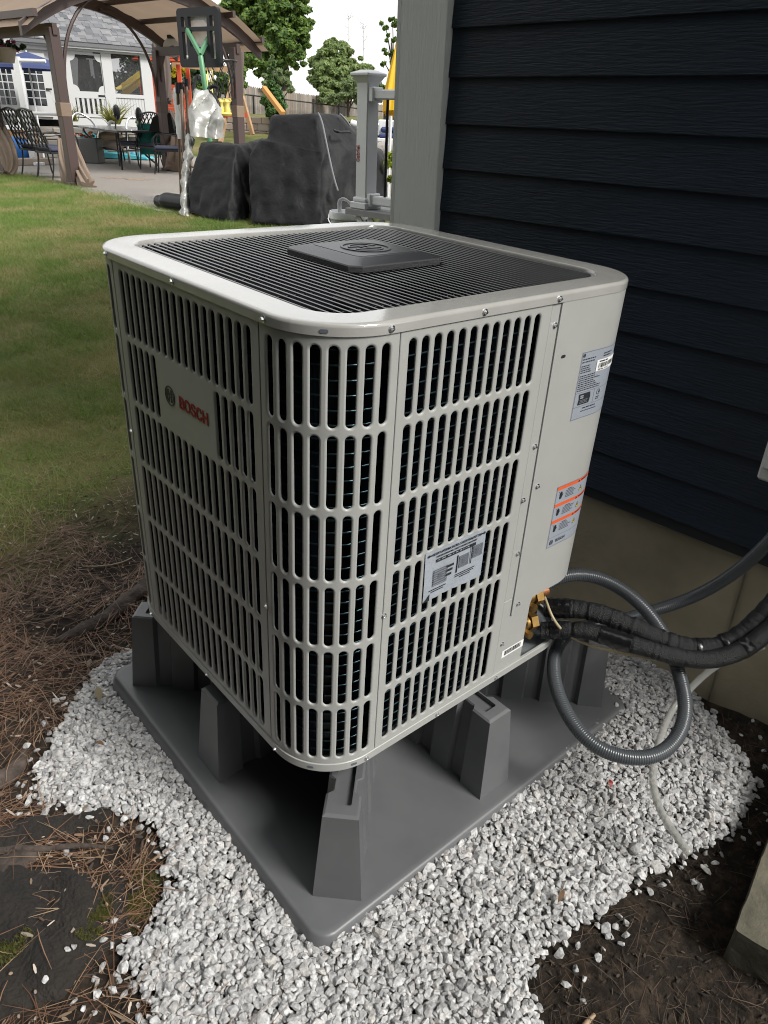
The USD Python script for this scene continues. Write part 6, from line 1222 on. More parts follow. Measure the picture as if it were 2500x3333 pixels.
def make_chair(label, loc, rz):
    """Faces +x in its own frame: seat 0.42 high, lattice back behind."""
    p = thing('patio_chair', label, 'chair', (0, 0, 0), 'iron chairs round the patio table'); x = UsdGeom.Xformable(stage.GetPrimAtPath(p)); x.ClearXformOpOrder(); x.GetPrim().RemoveProperty('xformOp:translate')
    x.AddTranslateOp().Set(Gf.Vec3d(*map(float, loc))); x.AddRotateZOp().Set(math.degrees(rz))
    w = 0.25
    for sx, sy in ((1, 1), (1, -1), (-1, 1), (-1, -1)): part(p, 'leg', sweep(spline([V(0.22 * sx, w * sy, 0.40), V(0.24 * sx, w * 1.02 * sy, 0.2), V((0.27 if sx > 0 else 0.30) * sx, w * 1.05 * sy, 0.0)], 8), 0.013, 6), 'iron_black', smooth=50)
    part(p, 'seat_frame', cat([bar((-0.25, s * w, 0.40), (0.25, s * w, 0.40), 0.022, 0.03) for s in (-1, 1)] + [bar((s * 0.25, -w, 0.40), (s * 0.25, w, 0.40), 0.022, 0.03) for s in (-1, 1)] + [box(-0.24, 0.24, -0.24, 0.24, 0.392, 0.398)]), 'iron_black')
    part(p, 'cushion', rbox(-0.24, 0.25, -0.245, 0.245, 0.415, 0.475, 0.022), 'cushion_navy')
    B = lambda y, t: V(-0.25 - 0.20 * t, y, 0.40 + 0.58 * t)
    part(p, 'back_frame', cat([sweep([B(s * w, t) for t in np.linspace(0, 1, 6)], 0.014, 6) for s in (-1, 1)] + [sweep(spline([B(-w, 1.0), B(-w * 0.5, 1.04), B(0, 1.06), B(w * 0.5, 1.04), B(w, 1.0)], 12), 0.016, 6), sweep([B(-w, 0.12), B(w, 0.12)], 0.012, 6)]), 'iron_black', smooth=50)
    sl_ = []
    for k in range(-3, 6):
        for s in (-1, 1):
            y0 = s * (-w + k * 0.11); a, b = B(y0, 0.12), B(y0 + s * 0.34, 1.0); P = np.array([B(y0 + s * 0.34 * q, 0.12 + 0.9 * q) for q in np.linspace(0, 1, 8)]); P = P[np.abs(P[:, 1]) < w]
            if len(P) > 1: sl_.append(sweep(P, 0.011, 5))
    part(p, 'lattice', cat(sl_), 'iron_black', kind='stuff')
    for s in (-1, 1): part(p, 'arm', sweep(spline([B(s * w, 0.42), V(-0.05, s * (w + 0.03), 0.665), V(0.18, s * (w + 0.03), 0.655), V(0.24, s * (w + 0.01), 0.58), V(0.22, s * w, 0.42)], 14), 0.013, 6), 'iron_black', smooth=50)
    return p
chA = make_chair('black lattice backed iron chair at the far left of the table', (*at_z(100, 378, PG)[:2], PG), 0.0)
def chair(label, px, py, rz, sc=1.0): return copy_of(chA, 'patio_chair', label, (*at_z(px, py, PG)[:2], PG), rz, scale=sc)
UsdGeom.Xformable(stage.GetPrimAtPath(chA)).GetOrderedXformOps()[1].Set(math.degrees(math.atan2(FH[1], FH[0]) - 0.65))
a_right = math.atan2(sh_[1], sh_[0])
chair('black lattice backed iron chair half hidden by the near pergola post', 134, 386, math.atan2(FH[1], FH[0]) - 0.70)
chair('black iron chair with navy cushion on the far side of the table', 300, 360, a_right + PI - 0.5)
chair('black iron chair with navy cushion at the right end of the table', 370, 375, a_right + PI + 0.15)
chair('black iron chair behind the table, beside the teal towel', 345, 366, a_right + PI + 0.9)
tw_c = at(325, 282, 14.7); single('towel', grid_mesh(10, 12, lambda u, v: np.stack([tw_c[0] + (u - 0.5) * 0.55 * sh_[0] + 0.03 * np.sin(v * 9), tw_c[1] + (u - 0.5) * 0.55 * sh_[1] + 0.05 * np.sin(u * 11), tw_c[2] + 0.12 - v * 0.55 - 0.1 * (u - 0.5) ** 2], -1)), 'teal_cloth', 'teal towel draped over the back of a chair behind the table', 'towel', smooth=True)
bg_ = at(348, 262, 14.2)
single('black_bag', crown([(bg_ + V(0, 0, -0.02), V(0.22, 0.22, 0.16)), (bg_ + V(*(sh_[:2] * 0.14), -0.10), V(0.2, 0.2, 0.12))], 10, 0.01, 3) if False else (lambda m: m)(hull([bg_ + V(*(sh_[:2] * a), b) + V(*(FH * c_), 0) for a, b, c_ in ((-0.26, -0.18, 0), (0.24, -0.2, 0), (-0.16, 0.06, 0), (0.20, 0.14, 0), (0.04, 0.2, 0.1), (-0.2, -0.1, 0.2), (0.25, -0.1, 0.25), (0.0, 0.1, 0.25))]).subdivide().subdivide()), 'cover_black', 'lumpy black bag set on the far right corner of the patio table', 'bag', smooth=60)
for j, (x0, y0, x1, y1) in enumerate([(252, 242, 249, 280), (300, 248, 316, 276)]):
    a, b = at(x0, y0, 14.9), at(x1, y1, 14.9); sg_ = thing('garden_light', ['small dark oval garden light above the middle of the table', 'small dark oval garden light leaning right, beside the black bag'][j], 'garden light', (b[0], b[1], PG))
    part(sg_, 'stem', sweep([V(b[0], b[1], PG), b, a], 0.014, 6), 'iron_black'); hd = trimesh.creation.icosphere(2, 1.0); hd.apply_scale([0.075, 0.05, 0.14]); hd.apply_translation(a); part(sg_, 'head', hd, 'iron_black', smooth=True)
# rust stains are part of the paving
mat('rust_stain', (0.17, 0.115, 0.085), 0.9, var=(30, (0.33, 0.27, 0.22)))
for j, (px, py, rx, ry) in enumerate([(247, 384, 0.20, 0.26), (300, 387, 0.26, 0.30)]):
    c_ = at_z(px, py, PG); P = [(c_[0] + math.cos(t) * rx * q, c_[1] + math.sin(t) * ry * q) for t, q in zip(np.linspace(0, 2 * PI, 26)[:-1], rng.uniform(0.6, 1.1, 25))]
    part('/World/patio', 'rust_stain', poly_extrude(P, 0.002, PG + 0.001), 'rust_stain')

# towel rack of white tube
rk = thing('towel_rack', 'white plastic tube towel rack standing behind the left chairs', 'towel rack', (*at_z(75, 356, PG)[:2], PG)); rb = at_z(75, 356, PG)
rt_ = V(rb[0], rb[1], z_over(34, 122, rb[:2])); part(rk, 'post', bar(rb, rt_, 0.11, 0.11, up=(*FH, 0)), 'white_vinyl')
for z, l0, l1 in ((z_over(40, 131, rb[:2]), -0.35, 0.55), (z_over(62, 245, rb[:2]), -1.1, 0.9)): part(rk, 'arm', sweep([rb + V(*(sh_[:2] * l0), z - rb[2]), rb + V(*(sh_[:2] * l1), z - rb[2] + 0.01)], 0.032, 9), 'white_vinyl', smooth=50)
part(rk, 'foot', rbox(rb[0] - 0.1, rb[0] + 0.1, rb[1] - 0.28, rb[1] + 0.28, PG, PG + 0.06, 0.01), 'white_vinyl')
uq = HB(*on_house(60, 133, -1.2), -1.2); um = thing('patio_umbrella', 'navy blue patio umbrella in front of the glazed doors', 'umbrella', (uq[0], uq[1], G))
part(um, 'canopy', lathe([(0, 0.16), (0.35, 0.06), (0.75, -0.10), (0.78, -0.16), (0.70, -0.10), (0, 0.1)], 8, uq + V(0, 0, 0.02)), 'umbrella_navy'); part(um, 'pole', cyl((uq[0], uq[1], PG), (uq[0], uq[1], uq[2] + 0.2), 0.02, 8), 'white_vinyl')
kp = [at(8, 345, 14.6), at(30, 332, 14.7), at(52, 332, 14.8), at(70, 348, 14.9)]
kyk = sweep(spline(kp, 20), 0.30 * np.sin(np.linspace(0.12, PI - 0.25, 20)) ** 0.6, 14); single('kayak', kyk, 'kayak_blue', 'bright blue kayak end lying behind the brown curtain at left', 'kayak', smooth=50)
wk = at(37, 287, 15.6); wb = thing('wicker_table', 'brown wicker side table cluttered with small things, left of the chairs', 'table', (wk[0], wk[1], PG))
T_ = lambda m: place(m, (wk[0], wk[1], 0), (*sh_[:2], 0), (-sh_[1], sh_[0], 0), (0, 0, 1))
part(wb, 'apron', T_(box(-0.5, 0.34, -0.2, 0.2, wk[2] - 0.18, wk[2] + 0.06)), 'wicker'); part(wb, 'table_top', T_(rbox(-0.55, 0.20, -0.22, 0.22, wk[2] + 0.062, wk[2] + 0.14, 0.01)), 'white_vinyl')
for sx in (-0.46, 0.30):
    for sy in (-0.17, 0.17): part(wb, 'leg', T_(box(sx - 0.025, sx + 0.025, sy - 0.025, sy + 0.025, PG, wk[2] - 0.18)), 'wicker')
for j, (dx, r, h, m, lab) in enumerate([(-0.32, 0.09, 0.20, 'umbrella_navy', 'dark blue rounded jar on the wicker side table'), (-0.12, 0.13, 0.28, 'planter_grey', 'dark grey fan shaped pot on the wicker side table'), (0.10, 0.06, 0.16, 'white_paint', 'small white cup at the right end of the wicker table')]):
    single('jar', lathe([(0, 0), (r * 0.7, 0), (r, h * 0.5), (r * 0.8, h), (r * 0.6, h), (0, h * 0.9)], 14, wk + V(*(sh_[:2] * dx), 0.143)), m, lab, 'jar', smooth=40)
# pool, its ladder rails, planter, lounge, boulder, strap leaved plant
pq = [at_z(205, 341, G), at_z(345, 344, G), at_z(345, 334, G), at_z(200, 331, G)]
pool = thing('pool', 'narrow strip of turquoise pool water with a blue tiled edge beyond the table', 'pool', (*pq[0][:2], G))
pp = sg.Polygon([tuple(q[:2]) for q in pq]).convex_hull
part(pool, 'water', poly_extrude(pp, 0.006, PG + 0.002), 'water'); part(pool, 'coping', poly_extrude(pp.buffer(0.16).difference(pp), 0.012, PG + 0.002), 'pot_beige')
a_, b_ = at_z(276, 341.5, G), at_z(316, 342.5, G); 
for k in range(9): s = a_ + (b_ - a_) * (k / 9); e = a_ + (b_ - a_) * ((k + 0.9) / 9); part(pool, 'tile', bar(V(*s[:2], PG + 0.07), V(*e[:2], PG + 0.07), 0.03, 0.13), 'tile_blue' if k % 2 else 'turquoise')
for j, (x0, y0, xm, ym, x1, y1) in enumerate([(157, 298, 161, 246, 205, 270), (273, 290, 281, 254, 318, 280)]):
    a, m_, b = at(x0, y0, 15.7), at(xm, ym, 15.75), at(x1, y1, 16.0); P = spline([V(a[0], a[1], PG), a, m_, (m_ + b) / 2 + V(0, 0, 0.08), b, b - V(0, 0, 0.35)], 30); single('ladder_rail', sweep(P, 0.024, 8), 'chrome', ['curved chrome pool rail just right of the near pergola post', 'curved chrome pool rail behind the right half of the table'][j], 'pool rail', smooth=50)
pl_ = at(180, 312, 15.6); pb_ = thing('planter', 'grey planter box of red and orange flowers beyond the table', 'planter', (pl_[0], pl_[1], PG)); T_ = lambda m, c: place(m, (c[0], c[1], 0), (*sh_[:2], 0), (-sh_[1], sh_[0], 0), (0, 0, 1))
zt_ = at(180, 297, 15.6)[2]; part(pb_, 'box', T_(rbox(-0.32, 0.36, -0.2, 0.2, PG, zt_, 0.02), pl_), 'planter_grey'); part(pb_, 'flowers', crown([(V(pl_[0], pl_[1], zt_ + 0.06) + V(*(sh_[:2] * s), 0), V(0.16, 0.16, 0.08)) for s in (-0.22, 0.0, 0.22)], 420, 0.028, 81), 'flower_red')
lo_ = at_z(214, 341, PG); ln = thing('pool_lounger', 'turquoise moulded plastic lounge seat with an upright back beside the pool', 'lounge chair', (lo_[0], lo_[1], PG))
zt_ = z_over(211, 287, lo_[:2]); bk = [V(*(lo_[:2] + sh_[:2] * s), z) for s, z in ((-0.02, PG + 0.05), (-0.10, (PG + zt_) / 2), (-0.22, zt_))]
part(ln, 'backrest', hull([bk[0] + V(*(sh_[:2] * s), 0) + V(*(FH * f_), 0) for s in (-0.12, 0.22) for f_ in (-0.25, 0.25)] + [bk[2] + V(*(sh_[:2] * s), dz) + V(*(FH * f_), 0) for s, dz in ((-0.08, -0.08), (0.02, 0), (0.14, 0), (0.24, -0.10)) for f_ in (-0.24, 0.24)]), 'turquoise'); part(ln, 'seat', hull([lo_ + V(*(sh_[:2] * s), z) + V(*(FH * f_), 0) for s, z in ((-0.15, 0.02), (0.1, 0.13), (0.8, 0.10), (1.25, 0.02), (1.2, 0.06)) for f_ in (-0.28, 0.28)]), 'turquoise')
def boulder(px, py, d, r, label, m='boulder', sq=(1.3, 1, 0.75)):
    b = trimesh.creation.icosphere(3, 1.0); v = b.vertices; b.vertices = v * (1 + 0.35 * (meshkit.fbm(v * 1.7 + px, 3, 4) - 0.5))[:, None] * V(*sq) * r; b.apply_translation(at(px, py, d)); return single('boulder', b, m, label, 'boulder', smooth=50)
boulder(239, 302, 16.4, 0.24, 'rounded tan boulder behind the turquoise lounge seat'); boulder(244, 314, 16.2, 0.20, 'flat pale stone in front of the tan boulder', 'wall_block', (1.6, 1, 0.5)); boulder(285, 308, 16.4, 0.2, 'grey boulder below the stone wall, behind the right chairs', 'fieldstone', (1.8, 1, 0.6))
def strap_plant(px, py, d, h, n, label, m, sp=0.5, name='grass_plant'):
    c = at(px, py, d); k = n; a = rng.uniform(0, 2 * PI, k); dr = np.c_[np.cos(a) * sp, np.sin(a) * sp, np.ones(k)]; dr /= np.linalg.norm(dr, axis=1, keepdims=True)
    single(name, ribbons(np.repeat(c[None], k, 0) + rng.normal(0, 0.05, (k, 3)) * V(1, 1, 0), dr, rng.uniform(0.5, 1.1, k) * h, 0.035, bend=np.c_[np.cos(a) * 0.25 * h, np.sin(a) * 0.25 * h, -rng.uniform(0.1, 0.45, k) * h], seg=4), m, label, 'plant')
strap_plant(246, 268, 16.8, 0.62, 120, 'yellow green strap leaved plant in front of the porch railing', 'leaf_strap'); strap_plant(158, 262, 16.8, 0.5, 60, 'thin green plant just right of the near pergola post', 'leaf_strap', 0.35)
tree('garden_shrub', 'small grey green shrub beside the right pool rail', at(305, 275, 17.0) - V(0, 0, 0.4), [(at(302, 270, 17.0), V(0.35, 0.3, 0.25)), (at(315, 276, 17.0), V(0.25, 0.25, 0.2))], 900, 0.035, 'leaf_grey', 90, 0.02, 'shrub', limbs=False)

# ------------------------------------------------------------------ basketball hoop
hb_ = thing('basketball_hoop', 'portable basketball hoop with green pole, its black backboard seen from behind', 'basketball hoop', at(430, 440, 9.1))
bc0 = at(431.5, 82, 9.1); bn = V(0.985, 0.17, 0.0); bw = V(-0.17, 0.985, 0.0); hw, hh = 0.37, 0.315
def B_(m): return place(m, bc0, bw, (0, 0, 1), bn)
ou = sg.box(-hw, -hh, hw, hh).buffer(-0.05).buffer(0.05); holes_ = [sg.box(-hw + 0.075, hh - 0.20, -hw + 0.15, hh - 0.09), sg.box(-hw + 0.20, hh - 0.20, hw - 0.20, hh - 0.09), sg.box(hw - 0.15, hh - 0.20, hw - 0.075, hh - 0.09), sg.box(-hw + 0.075, -hh + 0.09, -hw + 0.16, hh - 0.245), sg.box(hw - 0.16, -hh + 0.09, hw - 0.075, hh - 0.245), sg.box(-hw + 0.21, -hh + 0.22, hw - 0.21, hh - 0.245)]
part(hb_, 'board_frame', B_(poly_extrude(ou.difference(unary_union([h.buffer(-0.012).buffer(0.012) for h in holes_])), 0.05, -0.025)), 'black_plastic')
part(hb_, 'board_panel', B_(poly_extrude(ou.buffer(-0.03), 0.006, 0.026)), see_through('clear_board', (0.5, 0.52, 0.52), 0.72, 0.1) or 'clear_board')
part(hb_, 'rim_bracket', B_(box(-0.07, 0.07, -hh + 0.06, -hh + 0.20, -0.04, 0.03)), 'black_plastic')
rc_ = bc0 + V(0, 0, -hh + 0.10) + bn * 0.33
part(hb_, 'rim', trimesh.creation.torus(0.205, 0.009, major_sections=28, minor_sections=7, transform=trimesh.transformations.translation_matrix(rc_)), 'iron_black', smooth=50)
part(hb_, 'rim_arm', cat([bar(rc_ - bn * 0.32 + bw * s * 0.05, rc_ - bn * 0.19 + bw * s * 0.05, 0.02, 0.02) for s in (-1, 1)]), 'iron_black')
net = []
for s in (-1, 1):
    for k in range(10):
        a0 = k * 2 * PI / 10; net.append(sweep([rc_ + V((0.20 - 0.10 * t) * math.cos(a0 + s * t * 1.3), (0.20 - 0.10 * t) * math.sin(a0 + s * t * 1.3), -0.42 * t) for t in np.linspace(0, 1, 8)], 0.0045, 4))
part(hb_, 'net', cat(net), 'net_cord', kind='stuff')
yj = at(433, 118, 9.0); ybot = at(444, 195, 9.05); base_c = at_z(372, 452, PG)
part(hb_, 'pole', sweep([yj + V(0, 0, -0.02), ybot, V(ybot[0] + 0.02, ybot[1], PG + 0.10)], 0.033, 12), 'green_metal', smooth=50)
for px, py in ((404, 64), (459, 62)): part(hb_, 'pole_arm', bar(yj, at(px, py, 9.12), 0.035, 0.045), 'green_metal')
bs = []
b0_, b1_ = at_z(352, 449, PG), at_z(440, 462, PG)
tank = sweep(spline([b0_ + V(0, 0, 0.09), (b0_ + b1_) / 2 + V(0, 0, 0.09), b1_ + V(0, 0, 0.09)], 16), np.r_[0.05, 0.10, 0.115, np.full(12, 0.11), 0.09], 14, flat=0.85); part(hb_, 'base_tank', tank, 'black_plastic', smooth=50)
part(hb_, 'base_wheel', cyl(b0_ + V(0, -0.09, 0.07), b0_ + V(0, 0.09, 0.07), 0.072, 14), 'black_plastic', smooth=40)

# ------------------------------------------------------------------ silver tarp, leaning poles, covered grills
def crumple(m, amp, sc, seed, stretch=(1, 1, 1)):
    v = m.vertices; n = m.vertex_normals; m = m.copy(); m.vertices = v + n * ((meshkit.fbm(v * sc * V(*stretch), 4, seed) - 0.5) * 2 * amp)[:, None]; return m
tp = thing('silver_tarp', 'crumpled silver grey tarp hanging over the stored poles beside the grills', 'tarp', at_z(400, 460, PG))
def sheet_px(rows, nu=26, nv=30):
    """A hanging cloth: rows of picture points (x, y, depth) from top to bottom."""
    R = [spline([at(*q) for q in r], nu) for r in rows]; R = np.array(R); t = np.linspace(0, 1, len(R)); tv = np.linspace(0, 1, nv); out = np.stack([[np.interp(tv, t, R[:, i, k]) for k in range(3)] for i in range(nu)]).transpose(0, 2, 1)
    i = (np.arange(nu - 1)[:, None] * nv + np.arange(nv - 1)[None]).ravel(); return tm(out.reshape(-1, 3), np.vstack([np.stack([i, i + nv, i + nv + 1], 1), np.stack([i, i + nv + 1, i + 1], 1)]))
big = sheet_px([[(418, 198, 8.9), (426, 192, 8.85), (440, 196, 8.85), (450, 193, 8.9), (456, 200, 8.95)], [(414, 225, 8.85), (428, 222, 8.75), (446, 224, 8.8), (462, 222, 8.8), (474, 232, 8.9)], [(410, 262, 8.8), (428, 258, 8.68), (450, 264, 8.75), (470, 256, 8.7), (488, 258, 8.85)], [(412, 288, 8.8), (432, 296, 8.68), (452, 296, 8.72), (470, 298, 8.72), (486, 296, 8.85)]], 40, 40)
v = big.vertices; fold = np.abs(np.sin((v @ V(*sh_[:2], 0)) * 15 + 2.2 * np.sin(v[:, 2] * 4 + v[:, 0]))) * 0.085; big.vertices = v - V(*FH, 0) * fold[:, None]; big = crumple(big, 0.05, 5.5, 4)
part(tp, 'cloth', big, 'silver_cloth', smooth=35)
sm = sheet_px([[(402, 290, 8.8), (408, 288, 8.75), (420, 300, 8.8)], [(398, 330, 8.75), (406, 335, 8.65), (414, 340, 8.75)], [(392, 380, 8.7), (401, 385, 8.6), (412, 380, 8.7)], [(390, 440, 8.6), (398, 445, 8.5), (410, 450, 8.6)], [(388, 462, 8.55), (400, 466, 8.45), (412, 468, 8.55)]], 24, 60)
part(tp, 'cloth', crumple(sm, 0.045, 12, 7, (1, 1, 1)), 'silver_cloth', smooth=30)
rear = sheet_px([[(372, 190, 9.3), (384, 186, 9.25), (394, 192, 9.3)], [(376, 240, 9.3), (386, 240, 9.2), (398, 240, 9.25)], [(384, 300, 9.25), (392, 300, 9.2), (402, 300, 9.2)]], 14, 30)
part(tp, 'cloth', crumple(rear, 0.03, 8, 9), 'silver_cloth', smooth=35)
for j, (x0, y0, x1, y1, lab) in enumerate([(384, 190, 391, 430, 'brown wooden pole leaning behind the silver tarp, left one'), (392, 190, 396, 400, 'brown wooden pole leaning behind the silver tarp, middle one'), (403, 182, 404, 330, 'brown wooden pole with a dark end beside the silver tarp, right one')]):
    a, b = at(x0, y0, 9.1), at_z(x1 + (430 - y1) * 0.0, y1, PG) if y1 > 420 else at(x1, y1, 9.0); pr = thing('leaning_pole', lab, 'pole', b, 'stored wooden poles'); part(pr, 'shaft', sweep([b if b[2] < 0 else V(b[0], b[1], PG), a], [0.016, 0.022], 8), 'pole_brown', smooth=50); part(pr, 'dark_end', sweep([a - V(0, 0, 0.06), a + V(0, 0, 0.06)], [0.034, 0.03], 8), 'black_plastic', smooth=50)
hk = spline([at(420, 200, 8.95), at(421, 178, 8.95), at(427, 164, 8.95), at(430, 172, 8.95)], 12); single('umbrella_handle', sweep(hk, 0.022, 7), 'black_plastic', 'black curved handle rising above the silver tarp, left one', 'handle', 'handles above the tarp', smooth=50)
hk = spline([at(470, 235, 8.95), at(462, 212, 8.95), at(450, 195, 8.95), at(455, 188, 8.95), at(472, 190, 8.95)], 16); single('umbrella_handle', sweep(hk, np.r_[np.full(8, 0.035), np.full(8, 0.024)], 7), 'black_plastic', 'black bent handle on the right shoulder of the silver tarp', 'handle', 'handles above the tarp', smooth=50)
import manifold3d as m3
def to_m3(m): return m3.Manifold(m3.Mesh(np.asarray(m.vertices, np.float32), np.asarray(m.faces, np.uint32)))
def cover(name, label, hulls, fold, seed, edge):
    u = to_m3(hull(hulls[0]))
    for h in hulls[1:]: u = u + to_m3(hull(h))
    u = u.refine_to_length(edge); mm = u.to_mesh(); m = tm(mm.vert_properties[:, :3], mm.tri_verts)
    trimesh.smoothing.filter_taubin(m, iterations=40)
    v = m.vertices; z = v[:, 2]; n = m.vertex_normals; low = np.clip((z.max() - z) / (z.max() - z.min()), 0, 1)
    w = (meshkit.fbm(np.c_[v[:, :2] * 8.5, z * 0.8], 3, seed) - 0.5) * 2 * fold * (0.25 + 0.75 * low) + (meshkit.fbm(v * 14, 3, seed + 5) - 0.5) * fold * 0.35
    m.vertices = v + n * w[:, None] * V(1, 1, 0.35)
    t = thing(name, label, 'grill cover', (*v[:, :2].mean(0), PG)); part(t, 'cloth', m, 'cover_black', smooth=50); return t
bk_ = V(*(FH * 0.62), 0)
def two(P, b=bk_): return [q for q in P] + [q + b for q in P]
L0, N0, R0 = at(538, 484, 8.0), at(690, 492, 7.9), at(832, 452, 8.6)
TL, TN, TR = at(586, 249, 8.1), at(686, 245, 8.0), at(727, 247, 8.25)
cv2 = cover('grill_cover', 'tall black fabric cover over a large grill behind the heat pump', [two([L0, N0, TL, TN]), two([L0, N0, at(536, 338, 8.05), at(560, 300, 8.05), at(700, 330, 7.95)]), two([N0, R0, TN, TR, at(772, 291, 8.5), at(738, 322, 8.12)]), two([N0, R0, at(737, 322, 8.1), at(800, 316, 8.5), at(826, 330, 8.7), at(832, 370, 8.65)])], 0.075, 3, 0.045)
part(cv2, 'piping', sweep(spline([at(687, 244, 7.93), at(695, 262, 7.90), at(703, 298, 7.86), at(712, 342, 7.84), at(720, 378, 7.80), at(730, 412, 7.78)], 40), 0.010, 6), 'piping_grey', smooth=50)
part(cv2, 'piping', sweep(spline([at(734, 246, 8.2), at(746, 258, 8.25), at(756, 272, 8.3)], 12), 0.011, 6), 'piping_grey', smooth=50)
part(cv2, 'handle_strap', sweep(spline([at(722, 281, 8.0), at(732, 285, 7.97), at(750, 285, 8.05), at(757, 286, 8.1)], 12), 0.012, 6), 'black_plastic', smooth=50)
b1k = V(*(FH * 0.8), 0)
l0, n0, r0 = at(404, 460, 8.5), at(490, 486, 8.15), at(536, 486, 8.3)
cv1 = cover('grill_cover', 'lower black fabric cover over a side cabinet beside the silver tarp', [two([l0, n0, at(432, 308, 8.5), at(509, 315, 8.25)], b1k * 0.7), two([n0, r0, at(509, 315, 8.25), at(556, 300, 8.75), at(550, 340, 8.6)], b1k * 0.6), two([l0, at(405, 400, 8.5), at(428, 330, 8.5), n0, at(505, 345, 8.2)], b1k * 0.6)], 0.08, 8, 0.045)

# ------------------------------------------------------------------ deck corner, rail, bucket
mat('deck_board', (0.25, 0.25, 0.25), 0.7, bump=(40, 0.3, 0.003, (1, 12, 12)))
DP0 = at(790, 443, 5.0); DX, DY, DZ = DP0
dk = thing('deck', 'grey boarded deck corner with white lattice skirt behind the house corner', 'deck', (DX, DY, -0.2))
DW = 3.2
for k in range(12): x0 = DX - 0.085 + k * 0.145; part(dk, 'deck_board', rbox(x0, x0 + 0.138, CY + 0.02, DY + 0.09, DZ - 0.05, DZ - 0.022, 0.004), 'deck_board')
part(dk, 'rim_board', box(DX - 0.105, DX - 0.0865, CY + 0.02, DY + 0.092, DZ - 0.060, DZ - 0.022), 'deck_board'); part(dk, 'rim_board', box(DX - 0.085, DX + DW * 0.5, DY + 0.091, DY + 0.11, DZ - 0.060, DZ - 0.022), 'deck_board')
zl0 = float(ground_h(DX, DY)); 
for s in (-1, 1):
    for k in range(28):
        y0 = CY + 0.05 + k * 0.115; y1 = y0 + s * 0.55
        z0, z1 = zl0, DZ - 0.062
        if s > 0: P = [(y0, z0), (y0 + 0.55, z1)]
        else: P = [(y0 + 0.55, z0), (y0, z1)]
        if max(P[0][0], P[1][0]) < DY + 0.09: part(dk, 'lattice_strip', bar((DX - 0.090 + s * 0.006, P[0][0], P[0][1]), (DX - 0.090 + s * 0.006, P[1][0], P[1][1]), 0.008, 0.042, up=(0, -1, 0.3)), 'white_vinyl')
pst = thing('deck_post', 'white vinyl deck post with a flat cap and red lettering at the deck corner', 'deck post', DP0)
PW = 0.052; ztop = z_over(793, 166, (DX, DY)); zcap = z_over(795, 151, (DX, DY))
part(pst, 'shaft', rbox(DX - PW, DX + PW, DY - PW, DY + PW, DZ - 0.02, ztop, 0.006), 'white_vinyl')
part(pst, 'cap', cat([hull([(DX + s * 0.052, DY + t * 0.052, ztop - 0.035) for s in (-1, 1) for t in (-1, 1)] + [(DX + s * 0.075, DY + t * 0.075, ztop + 0.003) for s in (-1, 1) for t in (-1, 1)]), rbox(DX - 0.085, DX + 0.085, DY - 0.085, DY + 0.085, ztop + 0.003, ztop + 0.022, 0.005), hull([(DX + s * 0.078, DY + t * 0.078, ztop + 0.022) for s in (-1, 1) for t in (-1, 1)] + [(DX + s * 0.035, DY + t * 0.035, zcap) for s in (-1, 1) for t in (-1, 1)])]), 'white_vinyl')
part(pst, 'base_trim', cat([rbox(DX - 0.078, DX + 0.078, DY - 0.078, DY + 0.078, DZ - 0.02, DZ + 0.022, 0.005), rbox(DX - 0.066, DX + 0.066, DY - 0.066, DY + 0.066, DZ + 0.022, DZ + 0.05, 0.008)]), 'white_vinyl')
lt_ = meshkit.text_mesh('Gabriel', 0.030, 0.0008, True); z0_ = z_over(780, 350, (DX - PW, DY)); z1_ = z_over(780, 314, (DX - PW, DY)); lt_.vertices[:, 0] *= (z1_ - z0_) / lt_.bounds[1, 0]
part(pst, 'red_lettering', place(lt_, (DX - PW - 0.0008, DY + 0.014, z0_), (0, 0, 1), (0, 1, 0), (-1, 0, 0)), 'red_print')
rl = thing('deck_railing', 'white vinyl deck rail with thin black balusters between post and house', 'railing', (DX, CY, DZ))
zt_, zb_ = z_over(812, 204, (DX, DY - 0.1)), z_over(812, 433, (DX, DY - 0.1))
for z in (zt_, zb_):
    part(rl, 'rail', rbox(DX - 0.035, DX + 0.035, CY + 0.02, DY - PW - 0.002, z - 0.028, z + 0.028, 0.008), 'white_vinyl'); part(rl, 'bracket', rbox(DX - 0.048, DX + 0.048, DY - PW - 0.045, DY - PW - 0.0005, z - 0.045, z + 0.042, 0.008), 'white_vinyl')
yb = DY - PW - 0.13
while yb > CY + 0.1: part(rl, 'baluster', cyl((DX, yb, zb_ + 0.028), (DX, yb, zt_ - 0.028), 0.0095, 8), 'iron_black'); yb -= 0.118
bkt = at(752, 456, 5.6); gzb = float(ground_h(bkt[0], bkt[1])); bt_ = thing('bucket', 'white plastic bucket beside the deck corner with a hose coil in it', 'bucket', (bkt[0], bkt[1], gzb))
part(bt_, 'body', lathe([(0, gzb), (0.105, gzb), (0.135, bkt[2] - 0.05), (0.148, bkt[2] - 0.05), (0.148, bkt[2] - 0.02), (0.142, bkt[2]), (0.134, bkt[2]), (0.128, bkt[2] - 0.05), (0, bkt[2] - 0.06)], 24, (bkt[0], bkt[1], 0)), 'white_vinyl', smooth=35)
part(bt_, 'handle', sweep(spline([bkt + V(*(sh_[:2] * -0.148), -0.03), bkt + V(*(sh_[:2] * -0.06), -0.11) - V(*(FH * 0.15), 0), bkt + V(*(sh_[:2] * 0.1), -0.12) - V(*(FH * 0.12), 0), bkt + V(*(sh_[:2] * 0.148), -0.03)], 14), 0.004, 6), 'chrome')
